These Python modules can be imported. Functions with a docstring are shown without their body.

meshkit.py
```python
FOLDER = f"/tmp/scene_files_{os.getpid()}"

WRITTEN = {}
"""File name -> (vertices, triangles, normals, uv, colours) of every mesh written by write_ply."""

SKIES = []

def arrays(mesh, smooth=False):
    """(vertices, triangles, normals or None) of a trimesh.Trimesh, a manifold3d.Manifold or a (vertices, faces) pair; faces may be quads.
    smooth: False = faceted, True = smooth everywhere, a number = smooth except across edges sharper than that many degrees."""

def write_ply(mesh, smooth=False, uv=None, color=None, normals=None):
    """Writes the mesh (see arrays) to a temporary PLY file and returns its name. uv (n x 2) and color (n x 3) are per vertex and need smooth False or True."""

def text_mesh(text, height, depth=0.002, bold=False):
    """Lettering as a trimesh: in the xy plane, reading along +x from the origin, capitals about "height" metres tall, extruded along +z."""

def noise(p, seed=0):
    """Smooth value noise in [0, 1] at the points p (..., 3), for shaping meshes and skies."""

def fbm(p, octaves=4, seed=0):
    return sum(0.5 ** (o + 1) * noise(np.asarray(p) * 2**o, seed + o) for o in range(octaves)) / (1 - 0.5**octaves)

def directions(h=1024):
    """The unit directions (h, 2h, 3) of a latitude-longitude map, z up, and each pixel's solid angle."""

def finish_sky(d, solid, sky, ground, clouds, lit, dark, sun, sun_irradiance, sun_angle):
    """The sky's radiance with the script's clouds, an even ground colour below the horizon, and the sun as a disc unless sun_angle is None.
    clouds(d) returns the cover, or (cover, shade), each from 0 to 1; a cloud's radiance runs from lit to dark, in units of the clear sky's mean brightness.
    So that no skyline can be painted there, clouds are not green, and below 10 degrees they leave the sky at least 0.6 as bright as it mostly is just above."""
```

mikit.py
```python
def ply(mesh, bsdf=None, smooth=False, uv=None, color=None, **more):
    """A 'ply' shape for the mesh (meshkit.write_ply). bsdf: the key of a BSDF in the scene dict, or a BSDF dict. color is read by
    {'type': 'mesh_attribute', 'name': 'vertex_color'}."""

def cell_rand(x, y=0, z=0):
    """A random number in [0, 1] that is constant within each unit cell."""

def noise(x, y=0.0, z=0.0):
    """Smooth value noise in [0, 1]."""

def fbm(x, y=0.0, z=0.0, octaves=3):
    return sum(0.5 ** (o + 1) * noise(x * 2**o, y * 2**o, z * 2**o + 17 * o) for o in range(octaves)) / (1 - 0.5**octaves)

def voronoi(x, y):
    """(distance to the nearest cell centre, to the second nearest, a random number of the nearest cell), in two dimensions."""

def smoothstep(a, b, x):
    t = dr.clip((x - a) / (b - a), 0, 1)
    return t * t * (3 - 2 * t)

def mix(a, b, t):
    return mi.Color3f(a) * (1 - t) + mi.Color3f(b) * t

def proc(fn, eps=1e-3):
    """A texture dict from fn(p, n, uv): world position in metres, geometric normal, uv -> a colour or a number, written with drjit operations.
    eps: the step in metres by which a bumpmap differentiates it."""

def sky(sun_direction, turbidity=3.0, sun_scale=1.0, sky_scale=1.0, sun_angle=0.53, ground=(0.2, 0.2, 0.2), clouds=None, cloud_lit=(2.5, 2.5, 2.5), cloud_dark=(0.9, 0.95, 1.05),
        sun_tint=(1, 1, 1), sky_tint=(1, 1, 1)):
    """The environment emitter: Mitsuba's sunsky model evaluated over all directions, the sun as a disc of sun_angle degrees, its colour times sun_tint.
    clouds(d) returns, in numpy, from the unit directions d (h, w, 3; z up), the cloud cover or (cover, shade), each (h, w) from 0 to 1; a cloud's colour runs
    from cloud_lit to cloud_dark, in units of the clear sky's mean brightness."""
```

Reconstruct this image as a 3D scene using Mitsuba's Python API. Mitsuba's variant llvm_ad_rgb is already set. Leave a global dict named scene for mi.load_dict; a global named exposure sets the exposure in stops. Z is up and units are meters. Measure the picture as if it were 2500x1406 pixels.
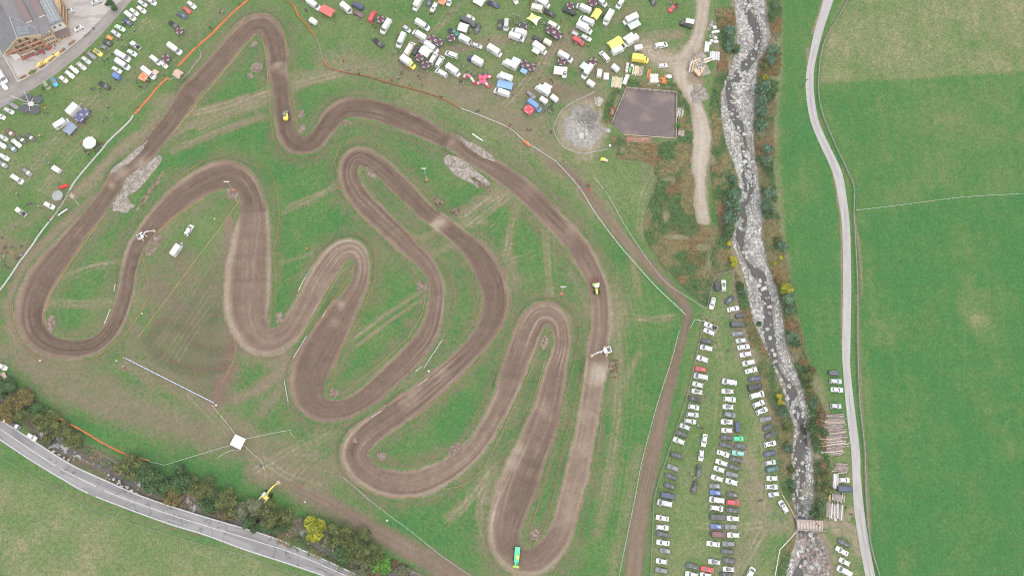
import math, random
import numpy as np, trimesh, mitsuba as mi, drjit as dr, mikit, meshkit
from scipy.spatial import cKDTree
import scipy.ndimage as ndi
import shapely, shapely.geometry as sg

T = mi.ScalarTransform4f
scene, labels = {}, {}

# ---------------------------------------------------------------- camera, sky, exposure
FPX, TILT, H = 2200.0, math.radians(14.7), 334.0        # lens in photo pixels, tilt off the plumb line, height of the drone
CT, ST = math.cos(TILT), math.sin(TILT)
scene['camera'] = {'type': 'perspective', 'fov': 2 * math.degrees(math.atan(1250 / FPX)), 'fov_axis': 'x', 'near_clip': 1.0, 'far_clip': 9000.0,
                   'to_world': T().look_at(origin=[0, 0, H], target=[0, ST * 100, H - CT * 100], up=[0, CT, ST])}
scene['sky'] = mikit.sky((0.35, -0.35, 0.85), turbidity=4, sun_scale=0.2, sun_angle=20, clouds=lambda d: (1.0, 1.0 - np.clip(d[..., 2], 0, 1)), cloud_lit=(2.95, 3.0, 3.08), cloud_dark=(1.15, 1.2, 1.26))
exposure = 2.5

def at(px, py, z=0.0):
    """The point of the level z that the survey photograph shows at (px, py)."""
    u, v = (np.asarray(px, float) - 1250) / FPX, (703 - np.asarray(py, float)) / FPX
    k = (H - z) / (CT - v * ST)
    return np.stack([u * k, (v * CT + ST) * k], -1)

def pts(s):
    """'x y  x y ...' in survey pixels -> points on the ground."""
    a = np.array(s.split(), float).reshape(-1, 2)
    return at(a[:, 0], a[:, 1])

def rnd(seed):
    return np.random.default_rng(seed)

def lin(r, g, b, F=1.75):
    """Base colour of a surface that this daylight shows as (r, g, b)."""
    x = np.array([r, g, b]) / 255.0
    return (np.where(x < 0.04045, x / 12.92, ((x + 0.055) / 1.055) ** 2.4) / F).tolist()

def dense(p, step=0.5, closed=False, smooth=True):
    """A polyline through p, resampled every step metres (Catmull-Rom when smooth)."""
    p = np.asarray(p, float)
    if closed:
        p = np.vstack([p[-1:], p, p[:2]])
    else:
        p = np.vstack([2 * p[:1] - p[1:2], p, 2 * p[-1:] - p[-2:-1]])
    out = []
    for i in range(1, len(p) - 2):
        a, b, c, d = p[i - 1:i + 3]
        n = max(2, int(np.linalg.norm((c - b)[:2]) / step))
        t = np.linspace(0, 1, n, endpoint=False)[:, None]
        out.append(0.5 * (2 * b + (c - a) * t + (2 * a - 5 * b + 4 * c - d) * t**2 + (3 * b - a - 3 * c + d) * t**3) if smooth else b + (c - b) * t)
    if not closed:
        out.append(p[-2:-1])
    return np.vstack(out)

# ---------------------------------------------------------------- materials of the land
def ramp(stops, q):
    """Piecewise linear colour ramp; stops = [(position, colour), ...]."""
    out = mi.Color3f(stops[0][1])
    for (a, _), (b, col) in zip(stops, stops[1:]):
        out = mikit.mix(out, col, dr.clip((q - a) / (b - a), 0, 1))
    return out

GRASS = [(0.0, lin(80, 138, 81)), (0.25, lin(98, 142, 82)), (0.5, lin(119, 145, 93)), (0.75, lin(142, 152, 110)), (1.0, lin(176, 166, 132))]
EARTH = [(0.0, lin(112, 94, 84)), (0.3, lin(138, 119, 108)), (0.55, lin(162, 143, 129)), (0.8, lin(188, 174, 158)), (1.0, lin(212, 204, 192))]

def terrain(p, n, uv):
    c, q = uv.x, uv.y
    n1 = mikit.fbm(p.x * 1.1, p.y * 1.1, 3.0, 4)
    n2 = mikit.fbm(p.x * 0.12, p.y * 0.12, 9.0, 3)
    n3 = mikit.noise(p.x * 2.6, p.y * 2.6, 1.0)
    n4 = mikit.noise(p.x * 6.5, p.y * 6.5, 5.0)
    bare = dr.clip(c + (n1 - 0.5) * 3.2 * c * (1 - c) + (n3 - 0.5) * 0.5 * c * (1 - c), 0, 1)
    g = ramp(GRASS, q + (n2 - 0.5) * 0.5 + (n1 - 0.5) * 0.45) * (0.60 + 0.38 * n3 + 0.42 * n4)
    e = ramp(EARTH, q + (n1 - 0.5) * 0.16) * (0.84 + 0.16 * n3 + 0.16 * n4)
    return mikit.mix(g, e, bare)

def gravel(p, n, uv):
    """uv.x: 0 brown sandy .. 1 grey stone; uv.y: brightness."""
    a, b, r = mikit.voronoi(p.x * 1.7, p.y * 1.7)
    n1 = mikit.fbm(p.x * 0.9, p.y * 0.9, 2.0, 3)
    n4 = mikit.noise(p.x * 6, p.y * 6, 5.0)
    base = mikit.mix(lin(186, 168, 146), lin(178, 177, 174), uv.x)
    return base * (0.42 + 0.66 * uv.y) * (0.66 + 0.4 * r + 0.4 * (n1 - 0.3) + 0.2 * n4)

def asphalt(p, n, uv):
    """uv.x: metres along the road, uv.y: -1..1 across it."""
    n1 = mikit.fbm(p.x * 0.5, p.y * 0.5, 2.0, 4)
    lanes = 0.5 + 0.5 * dr.cos(uv.y * 2 * 2 * math.pi)
    patch = mikit.smoothstep(0.55, 0.62, mikit.noise(uv.x * 0.09, uv.y * 1.6, 4.0))
    crack = mikit.smoothstep(0.035, 0.0, dr.abs(mikit.fbm(p.x * 0.22, p.y * 0.22, 7.0, 4) - 0.5)) * mikit.smoothstep(0.45, 0.6, mikit.noise(p.x * 0.06, p.y * 0.06, 8.0))
    v = 0.9 + 0.14 * (n1 - 0.5) + 0.05 * lanes - 0.14 * patch - 0.30 * crack - 0.10 * mikit.smoothstep(0.5, 0.75, mikit.fbm(uv.x * 0.05, uv.y * 2.2, 9.0, 3)) + 0.05 * mikit.noise(p.x * 7, p.y * 7, 1.0)
    return mi.Color3f(lin(182, 181, 185)) * v

def concrete(p, n, uv):
    n1 = mikit.fbm(p.x * 0.35, p.y * 0.35, 2.0, 4)
    stain = mikit.smoothstep(0.56, 0.75, mikit.fbm(p.x * 0.16, p.y * 0.5, 6.0, 4))
    return mi.Color3f(lin(222, 217, 217)) * (0.94 + 0.2 * (n1 - 0.5) - 0.22 * stain + 0.05 * mikit.noise(p.x * 5, p.y * 5, 1.0))

def oldroad(p, n, uv):
    n1 = mikit.fbm(p.x * 0.5, p.y * 0.5, 2.0, 4)
    wear = mikit.fbm(uv.x * 0.16, uv.y * 3.5, 3.0, 4)
    return mi.Color3f(lin(184, 178, 176)) * (0.78 + 0.42 * (wear - 0.2) + 0.2 * (n1 - 0.5))

def lane(p, n, uv):
    wear = mikit.fbm(uv.x * 0.2, uv.y * 2.5, 3.0, 4)
    mid = mikit.smoothstep(0.32, 0.05, dr.abs(uv.y)) * mikit.smoothstep(0.45, 0.62, mikit.noise(uv.x * 0.07, 3.0, 1.0))
    return mi.Color3f(lin(214, 212, 213)) * (0.86 + 0.26 * (wear - 0.25) - 0.16 * mid)

def pit_floor(p, n, uv):
    n1 = mikit.fbm(p.x * 0.13, p.y * 0.13, 2.0, 4)
    n2 = mikit.fbm(p.x * 1.5, p.y * 1.5, 4.0, 3)
    c = mikit.mix(lin(138, 126, 129), lin(166, 152, 147), mikit.smoothstep(0.35, 0.7, n1))
    return c * (0.86 + 0.28 * n2)

def water(p, n, uv):
    foam = mikit.smoothstep(0.57, 0.68, mikit.fbm(p.x * 0.8, p.y * 0.5, 2.0, 4)) * mikit.smoothstep(0.45, 0.7, mikit.noise(p.x * 0.12, p.y * 0.12, 6.0))
    return mikit.mix(lin(92, 88, 87), lin(186, 192, 195), foam)

def stone(lo, hi):
    def fn(p, n, uv):
        n1 = mikit.fbm(p.x * 1.3, p.y * 1.3, p.z * 1.3, 3)
        return mikit.mix(lo, hi, mikit.smoothstep(0.2, 0.8, n1)) * (0.85 + 0.3 * mikit.cell_rand(p.x * 0.6, p.y * 0.6, 1.0))
    return fn

def diffuse(fn):
    return {'type': 'twosided', 'b': {'type': 'diffuse', 'reflectance': mikit.proc(fn) if callable(fn) else {'type': 'rgb', 'value': fn}}}

def gloss(col, rough=0.35, metal=0.0, coat=0.0, spec=0.5):
    return {'type': 'twosided', 'b': {'type': 'principled', 'base_color': mikit.proc(col) if callable(col) else {'type': 'rgb', 'value': col}, 'roughness': rough, 'metallic': metal, 'clearcoat': coat, 'clearcoat_gloss': 0.9, 'specular': spec}}

for k, fn in dict(terrain=terrain, gravel=gravel, asphalt=asphalt, concrete=concrete, oldroad=oldroad, lane=lane, pit_floor=pit_floor).items():
    scene['m_' + k] = diffuse(fn)
HAZE = 7.5e-5
scene['m_water'] = gloss(water, 0.12)
scene['m_paint'] = diffuse(lin(236, 236, 238))

# ---------------------------------------------------------------- helpers that make entries of the scene
used = {}
def numbered(name):
    used[name] = used.get(name, -1) + 1
    return name if used[name] == 0 else f'{name}_{used[name]:03d}'

def put(key, mesh, bsdf, smooth=False, uv=None, to=None, color=None):
    """One shape entry; mesh may be a finished ply dict, which then is shared."""
    d = dict(mesh) if isinstance(mesh, dict) else mikit.ply(mesh, None, smooth, uv, color)
    d['bsdf'] = {'type': 'ref', 'id': bsdf}
    if to is not None:
        d['to_world'] = to
    scene[key] = d
    return key

def thing(name, label, cat, group=None):
    key = numbered(name)
    labels[key] = {'label': label, 'category': cat}
    if group:
        labels[key]['group'] = group
    return key

partno = {}
def part(root, name, mesh, bsdf, smooth=False, to=None, uv=None, label=None):
    k = root + '__' + name
    partno[k] = partno.get(k, -1) + 1
    if partno[k]:
        k = f'{k}_{partno[k]:03d}'
    if label:
        labels[k] = {'label': label}
    return put(k, mesh, bsdf, smooth, uv, to)

def struct(name, mesh, bsdf, smooth=False, uv=None):
    key = numbered(name)
    labels[key] = {'kind': 'structure'}
    return put(key, mesh, bsdf, smooth, uv)

def pose(x, y, z=0.0, deg=0.0, s=1.0):
    m = T().translate([float(x), float(y), float(z)])
    if deg:
        m = m.rotate([0, 0, 1], float(deg))
    return m.scale(s) if s != 1.0 else m

def box(x0, x1, y0, y1, z0, z1):
    b = trimesh.creation.box((x1 - x0, y1 - y0, z1 - z0))
    b.apply_translation(((x0 + x1) / 2, (y0 + y1) / 2, (z0 + z1) / 2))
    return b

def cat(ms):
    return trimesh.util.concatenate(list(ms))

def rod(a, b, r, n=6):
    return trimesh.creation.cylinder(r, segment=[np.asarray(a, float), np.asarray(b, float)], sections=n)

def strip(left, right, z=0.0, cols=2):
    """A sheet between two polylines of equal length; uv = (metres along, -1..1 across)."""
    left, right = np.asarray(left), np.asarray(right)
    n, t = len(left), np.linspace(0, 1, cols)
    v = (left[:, None] * (1 - t)[None, :, None] + right[:, None] * t[None, :, None])
    mid = (left + right) / 2
    s = np.concatenate([[0], np.cumsum(np.linalg.norm(np.diff(mid[:, :2], axis=0), axis=1))])
    uv = np.stack(np.broadcast_arrays(s[:, None], (2 * t - 1)[None]), -1).reshape(-1, 2)
    zz = np.broadcast_to(np.asarray(z, float).reshape(-1, 1) if np.ndim(z) else z, (n, cols))
    v = np.concatenate([v[..., :2], zz[..., None]], -1).reshape(-1, 3)
    i = (np.arange(n - 1)[:, None] * cols + np.arange(cols - 1)[None]).ravel()
    f = np.stack([i, i + cols, i + cols + 1, i + 1], 1)
    m = trimesh.Trimesh(v, np.vstack([f[:, [0, 1, 2]], f[:, [0, 2, 3]]]), process=False)
    if len(m.faces) and m.face_normals[:, 2].mean() < 0:
        m.faces = m.faces[:, ::-1]
    return m, uv

def offset(p, d):
    t = np.gradient(p[:, :2], axis=0)
    t /= np.linalg.norm(t, axis=1, keepdims=True) + 1e-9
    return p[:, :2] + np.stack([-t[:, 1], t[:, 0]], 1) * np.asarray(d).reshape(-1, 1)

def sheet(poly, z):
    """A flat sheet from a shapely polygon."""
    v, f = trimesh.creation.triangulate_polygon(poly, engine='earcut')
    m = trimesh.Trimesh(np.column_stack([v, np.full(len(v), z)]), f, process=False)
    if m.face_normals[:, 2].mean() < 0:
        m.faces = m.faces[:, ::-1]
    return m
# ---------------------------------------------------------------- the land: one height field, cut into ground, race track, paths and river bed
STEP = 0.45
gx = np.concatenate([[-4000, -1500, -600, -320], np.arange(-232, 232.1, STEP), [320, 600, 1500, 4000]])
gy = np.concatenate([[-4000, -1500, -500, -120], np.arange(-34, 232.1, STEP), [320, 600, 1500, 4000]])
NX, NY = len(gx), len(gy)
X, Y = np.meshgrid(gx, gy)
P = np.stack([X.ravel(), Y.ravel()], 1)
inner = (np.abs(P[:, 0]) < 233) & (P[:, 1] > -35) & (P[:, 1] < 233)

def field(scale, seed, octaves=4):
    q = np.stack([P[:, 0] * scale, P[:, 1] * scale, np.full(len(P), seed * 7.3)], 1)
    return sum(0.5 ** (o + 1) * meshkit.noise(q * 2**o, seed + o) for o in range(octaves)) / (1 - 0.5**octaves)

F1, F2 = field(0.35, 1), field(0.05, 2)
def near(line, reach=1e9):
    d, i = cKDTree(line).query(P, distance_upper_bound=reach, workers=-1)
    return d, np.minimum(i, len(line) - 1)

def ss(a, b, x):
    t = np.clip((x - a) / (b - a), 0, 1)
    return t * t * (3 - 2 * t)

def inside(poly):
    m = np.zeros(len(P), bool)
    x0, y0, x1, y1 = poly.bounds
    k = np.nonzero((P[:, 0] > x0) & (P[:, 0] < x1) & (P[:, 1] > y0) & (P[:, 1] < y1))[0]
    m[k] = shapely.contains_xy(poly, P[k, 0], P[k, 1])
    return m

def soft(poly, w):
    """1 inside, falling to 0 over about w metres."""
    m = inside(poly).astype(np.float32).reshape(NY, NX)
    return np.clip(ndi.gaussian_filter(m, w / STEP / 2), 0, 1).ravel()

def poly(s):
    return sg.Polygon(pts(s)).buffer(0)

M = 1 / 6.4       # metres per survey pixel, about
c = 0.04 + 0.0 * X.ravel()
q = np.full(len(P), 0.24)
z = np.zeros(len(P))
kind = np.zeros(len(P), np.int8)

# how dry the grass is
for s, w, val in [
    ('-200 -300 1760 -300 1740 560 1500 560 1300 380 1120 270 780 150 700 0 600 0 330 280 170 470 -200 760', 10, 0.50),
    ('-300 1090 60 1150 220 1240 500 1330 760 1430 760 1600 -300 1600', 5, 0.60),
    ('2075 -60 2010 110 2000 205 2140 203 2330 188 2700 165 2700 -200', 1.6, 0.66),
    ('2000 205 2330 188 2700 165 2700 465 2350 483 2088 515 2060 400 2010 280', 1.2, 0.24),
    ('2088 515 2350 483 2700 465 2700 1700 2150 1500 2120 1300 2092 700', 2, 0.04),
    ('1905 -60 2010 -60 1968 200 2050 470 2056 850 2075 1060 2000 1000 1940 760 1890 500 1905 200', 3, 0.12),
    ('1880 -100 1908 -100 1912 200 1905 300 1915 520 1935 740 1990 960 2030 1040 1980 1040 1920 900 1880 600 1870 300', 2, 0.66),
    ('1700 780 1745 690 1790 680 1850 880 1930 1120 1950 1300 1910 1500 1580 1500 1600 1200 1680 900', 3, 0.58),
    ('2030 1040 2075 1030 2120 1300 2140 1500 2000 1500 1980 1290 2010 1240', 3, 0.55),
    ('400 -60 1300 -60 1000 200 790 150 700 20 640 0 560 50', 6, 0.46),
    ('60 1010 140 1020 300 1110 420 1150 700 1290 850 1310 700 1250 560 1180 400 1130 150 960 30 900', 2.5, 0.22),
    ('0 1100 200 1205 480 1300 700 1380 760 1420 820 1420 560 1310 300 1230 0 1050', 1.5, 0.36)]:
    a = soft(poly(s), w)
    q = q * (1 - a) + val * a
a = soft(poly('340 560 600 500 640 800 560 1000 300 900'), 4)      # around the start straight
q = q * (1 - a) + 0.42 * a
q += (F2 - 0.5) * 0.30
# straw coloured patches of the right meadow and the strip beside the lane
for x, y, rx, ry, val in [(2385, 760, 34, 50, .62), (2400, 700, 34, 60, .5), (2370, 620, 40, 22, .45), (2150, 790, 45, 40, .5), (2110, 620, 18, 90, .5), (2230, 1060, 50, 60, .4), (2120, 1000, 12, 200, .4), (2460, 1040, 40, 60, .35),
                          (2205, 1370, 14, 30, .5), (2330, 330, 80, 50, .45), (2200, 90, 140, 70, .72), (1960, 470, 30, 40, .4), (1960, 120, 20, 50, .3), (1130, 230, 180, 40, .62), (1190, 320, 60, 30, .74), (150, 1330, 130, 60, .7), (520, 1390, 120, 40, .7), (960, 640, 60, 40, .3)]:
    ctr = at(x, y)
    g = np.exp(-(((P[:, 0] - ctr[0]) / (rx * M * 1.3)) ** 2 + ((P[:, 1] - ctr[1]) / (ry * M * 1.3)) ** 2)) * ss(.30, .62, F1 * .5 + F2 * .5) * 1.1
    g = np.clip(g, 0, 1)
    q = q * (1 - g) + val * g

# worn and bare places: survey polyline, half width, strength, tone (pixels of the survey)
wear = '''
1290 350 1400 430 1470 520;26;.55;.72|800 150 900 165 1010 200 1120 240 1230 300 1330 380 1380 420;40;.42;.66|1100 200 1200 230 1290 280 1360 350;55;.40;.66|1240 250 1300 180 1360 110 1420 60;10;.55;.6|1060 125 1140 110 1240 90 1330 110;7;.62;.62|1060 135 1150 122 1240 103;6;.5;.62
1380 120 1460 170 1530 160;30;.5;.66|1340 210 1390 230 1440 240;34;.66;.48|1420 200 1460 215;20;.5;.5|1560 110 1640 150 1690 130;34;.72;.84|1590 90 1660 85;16;.55;.74|1670 170 1700 200;18;.85;.86|1480 60 1560 20;14;.38;.6
1120 10 1080 60 1000 110 960 150 860 180;10;.4;.62|700 190 860 172;22;.30;.66|400 300 520 262 640 228 720 205 830 182 900 160;9;.50;.70|410 330 540 285 660 245;8;.5;.70|420 370 540 320 640 285;12;.52;.62|640 255 560 280 490 310;16;.4;.6
560 265 470 300 420 330;8;.4;.7|200 260 300 200 420 120 560 20;20;.24;.6|40 440 160 330 300 220;26;.25;.62|20 560 100 520 140 430;22;.30;.6|0 600 40 620;40;.55;.56|330 350 370 320 400 250;26;.5;.72|180 480 240 420 300 360 360 320;15;.62;.74
120 500 210 460 260 410;15;.5;.66|60 640 140 560 230 480;13;.66;.6|30 800 20 740 60 640;14;.6;.6|60 880 120 930 250 990 420 1040 560 1080 680 1130;34;.60;.50|0 860 60 880 160 960 320 1010;26;.52;.5|120 880 60 850 20 800;14;.62;.66|380 700 450 760 520 860 530 930;60;.62;.36|440 640 500 760 540 860;50;.55;.40|330 820 420 900 520 970;40;.55;.44|100 900 240 950 400 1020 560 1080;50;.55;.48|560 1040 660 1110 780 1180;44;.55;.50|700 880 690 940 640 1000;26;.5;.56|1120 230 1230 290 1330 360;50;.55;.62|1290 250 1330 150 1400 80;16;.6;.60|960 160 1100 215 1250 230 1350 200;26;.55;.60|1240 100 1140 118 1060 140;9;.66;.58|860 160 760 200 640 240 480 280;12;.5;.68
230 960 420 1010 560 1060;30;.42;.5|580 1080 660 1090 760 1120 850 1160;30;.5;.52|620 1150 720 1190 800 1230 900 1290;26;.66;.50|660 1150 740 1100 800 1060;18;.42;.6|600 1070 560 1060 500 1050 450 1030;26;.5;.5|600 1090 700 1130 760 1170;22;.55;.52
560 970 600 965 660 930 690 890;18;.66;.62|520 990 540 940 560 900;22;.92;.5|600 860 660 880 700 880;16;.62;.62|540 900 570 830 575 760;20;.9;.5|310 880 420 930 520 985;18;.60;.5|300 890 420 950 520 1010;18;.50;.5
360 830 440 810 520 830 560 850;24;.58;.42|380 790 400 780 430 800 470 840 530 860;10;.72;.25|365 850 420 880 480 900 540 900;12;.72;.34|560 600 500 700 420 790;40;.52;.52|580 560 540 640 500 740;24;.55;.46|525 770 535 760;16;.62;.05|560 540 560 640 550 760;16;.8;.5
1120 530 1180 490 1240 470;22;.5;.66|1130 560 1200 510 1250 480;10;.45;.66|1230 620 1245 560 1265 500;10;.4;.6|1100 560 1140 545 1180 540;14;.4;.6|1000 590 1080 560;12;.35;.7|1060 620 1100 600;8;.35;.7|1330 560 1335 640 1345 720;7;.34;.6
1250 650 1240 600;16;.46;.56|1255 700 1260 680;14;.40;.56|1390 660 1420 720 1440 760;6;.36;.6|1480 500 1540 620 1560 720;10;.38;.6|1500 720 1510 900 1500 1100 1460 1300;18;.34;.6|1560 780 1640 772;6;.42;.6|1500 980 1560 860;8;.3;.6
860 830 940 770 1030 710;5;.5;.7|870 845 950 785 1040 725;5;.5;.7|690 520 760 490 820 450;5;.45;.66|700 505 770 475 830 455;5;.42;.66|690 640 760 620;8;.3;.6|130 735 200 738 270 735;6;.45;.6|140 680 220 650 290 640;6;.40;.7|120 745 210 750 275 745;5;.4;.6
1200 1140 1160 1200 1100 1260;14;.38;.66|1180 1180 1175 1260 1190 1340;16;.5;.58|1240 1120 1190 1220;12;.42;.6|1340 1370 1300 1395 1260 1395;20;.5;.66|1500 1400 1560 1100;16;.22;.6
1785 1060 1840 1150 1860 1230 1850 1290 1900 1285 1950 1282;18;.50;.74|1840 1180 1850 1300 1800 1380;26;.42;.70|1680 960 1720 975;12;.36;.66|1780 1390 1810 1340 1850 1300;16;.45;.7|1985 1280 2040 1278 2090 1290;9;.66;.86|2040 1290 2085 1310 2100 1350;14;.55;.84|2060 1265 2090 1240;10;.5;.84|1720 790 1745 800;14;.4;.6
1990 930 2010 1000;20;.25;.7|2045 480 2055 560 2057 850;5;.5;.8|2085 530 2100 620 2105 720;4;.5;.76|2092 720 2100 900 2112 1100 2125 1300;4;.45;.7|2000 300 2030 400 2056 520;5;.5;.86|1972 120 1975 200;5;.6;.84|2010 0 1985 80;4;.6;.84
1600 420 1640 560;40;.35;.55|1580 560 1640 620 1680 660;24;.42;.72|1640 640 1690 690;20;.55;.74|1735 440 1745 330 1760 260 1760 120;16;.6;.5|1760 330 1775 420;12;.6;.56|1745 560 1790 620 1800 700 1815 800 1870 960 1925 1160;12;.68;.74|1800 760 1815 860;20;.62;.76|1890 1000 1915 1130;12;.6;.72
260 1150 350 1195 480 1240;8;.55;.72|120 1060 190 1110 300 1165;7;.6;.74|730 1300 800 1340 870 1390;8;.55;.66|120 1180 320 1260 500 1310;2;.7;.4'''
for item in wear.replace('\n', '|').split('|'):
    if not item.strip():
        continue
    s, hw, amt, tone = item.split(';')
    d, _ = near(dense(pts(s), 0.5), 60 * M * 1.6)
    hw = float(hw) * M
    a = ss(1.7 * hw, 0.1 * hw, d + (F1 - 0.5) * hw * 1.3)
    add = float(amt) * a
    tone = .36 + (float(tone) - .36) * .62
    q = np.where(add > 0.02, q * (1 - a) + (tone + (F1 - .5) * .2) * a, q)
    c = np.maximum(c, np.minimum(add * 1.22, .97))

# the churned fan behind the first bend, between start gate and track
for s, val, tn_, w in [('588 540 565 590 500 670 430 740 370 800 335 850 420 900 525 985 548 930 578 830 572 700 596 600', .66, .26, 7), ('596 560 570 640 545 760 530 900 520 990 560 1000 585 860 590 700', .82, .34, 3), ('520 740 545 750 548 775 520 800 505 780', .5, .04, 3)]:
    a = np.clip(soft(poly(s), w) * (.55 + .9 * F1), 0, 1)
    c, q = np.maximum(c, a * val), q * (1 - a) + (tn_ + (F1 - .5) * .2) * a
for s in ('362 835 385 800 425 790 455 810 480 845 520 858 560 850', '372 850 400 875 450 900 500 908 545 895'):
    dd = near(dense(pts(s), .4), 9)[0]
    a = ss(3.0, 1.2, np.where(np.isfinite(dd), dd, 99) + (F1 - .5) * 1.5) * .8
    c, q = np.maximum(c, a * .86), q * (1 - a) + .16 * a
# tyre marks of vans and tractors over the grass: pairs of thin lines
tm = rnd(8)
PAIRS = ['690 520 760 492 826 448', '700 690 760 660 800 640', '1130 540 1180 500 1235 465', '1120 575 1190 520 1240 480', '1140 600 1200 560 1250 500', '1240 620 1245 560 1262 500', '1230 640 1250 570 1275 505', '1200 650 1240 640 1300 620', '1330 560 1336 640 1345 740', '1345 570 1350 650 1358 730', '1100 560 1150 540 1210 545', '1060 590 1100 610 1130 600', '840 830 940 770 1030 705', '1180 1180 1130 1240 1080 1290', '1200 1150 1170 1230 1185 1320', '1210 1120 1150 1200 1120 1300',
         '1500 760 1510 900 1500 1060 1470 1220', '1520 740 1540 900 1530 1100 1500 1300', '1540 720 1570 850 1560 1000', '1480 500 1530 620 1545 720', '1500 770 1600 778 1660 772', '1470 520 1500 640 1500 760', '130 735 200 740 275 733', '150 690 220 655 300 645', '640 250 540 285 450 330', '660 215 540 260 430 285', '830 180 720 208 640 232', '400 350 460 340 560 300', '620 1150 720 1090 800 1050', '660 1170 760 1090 860 1040', '700 1190 760 1120 820 1080',
         '640 1120 700 1160 780 1190', '610 1110 640 1150 640 1190', '560 1060 500 1000 460 960', '430 880 480 800 530 740', '400 880 460 790 520 700', '370 860 440 760 500 660', '1740 800 1760 900 1750 1050', '1840 1000 1870 1120 1860 1250', '1700 1280 1780 1290 1860 1280', '1860 1300 1820 1370 1790 1420', '1600 420 1570 480 1560 560', '60 440 140 340 240 240', '100 470 180 370 280 280', '240 150 300 100 360 50', '320 240 400 180 460 120', '1100 20 1060 80 1010 130', '1330 120 1290 190 1230 260', '1380 60 1350 120 1320 190', '2200 540 2230 800 2210 1100 2230 1400', '2330 500 2350 800 2340 1100 2360 1400']
for s in PAIRS:
    ln = dense(pts(s), 0.4)
    dd = np.minimum(near(offset(ln, .9), 4)[0], near(offset(ln, -.9), 4)[0])
    big = float(s.split()[0]) > 2150
    a = ss(.62, .12, np.where(np.isfinite(dd), dd, 9)) * np.clip(.55 + 1.2 * (F1 - .35), 0, 1) * (.4 if big else 1)
    c = np.maximum(c, a * tm.uniform(.22, .5) * (0 if big else 1))
    q = q + a * (.24 - .1 * (tm.random() < .3))
# mowing swaths of the right meadow and far fields
big = P[:, 0] > float(at(1905, 700)[0])
q = q + big * (np.sin(P[:, 0] * 2 * math.pi / 5.5 + 2.2 * F2) * .035 + (field(.018, 12, 3) - .5) * .20)

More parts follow.
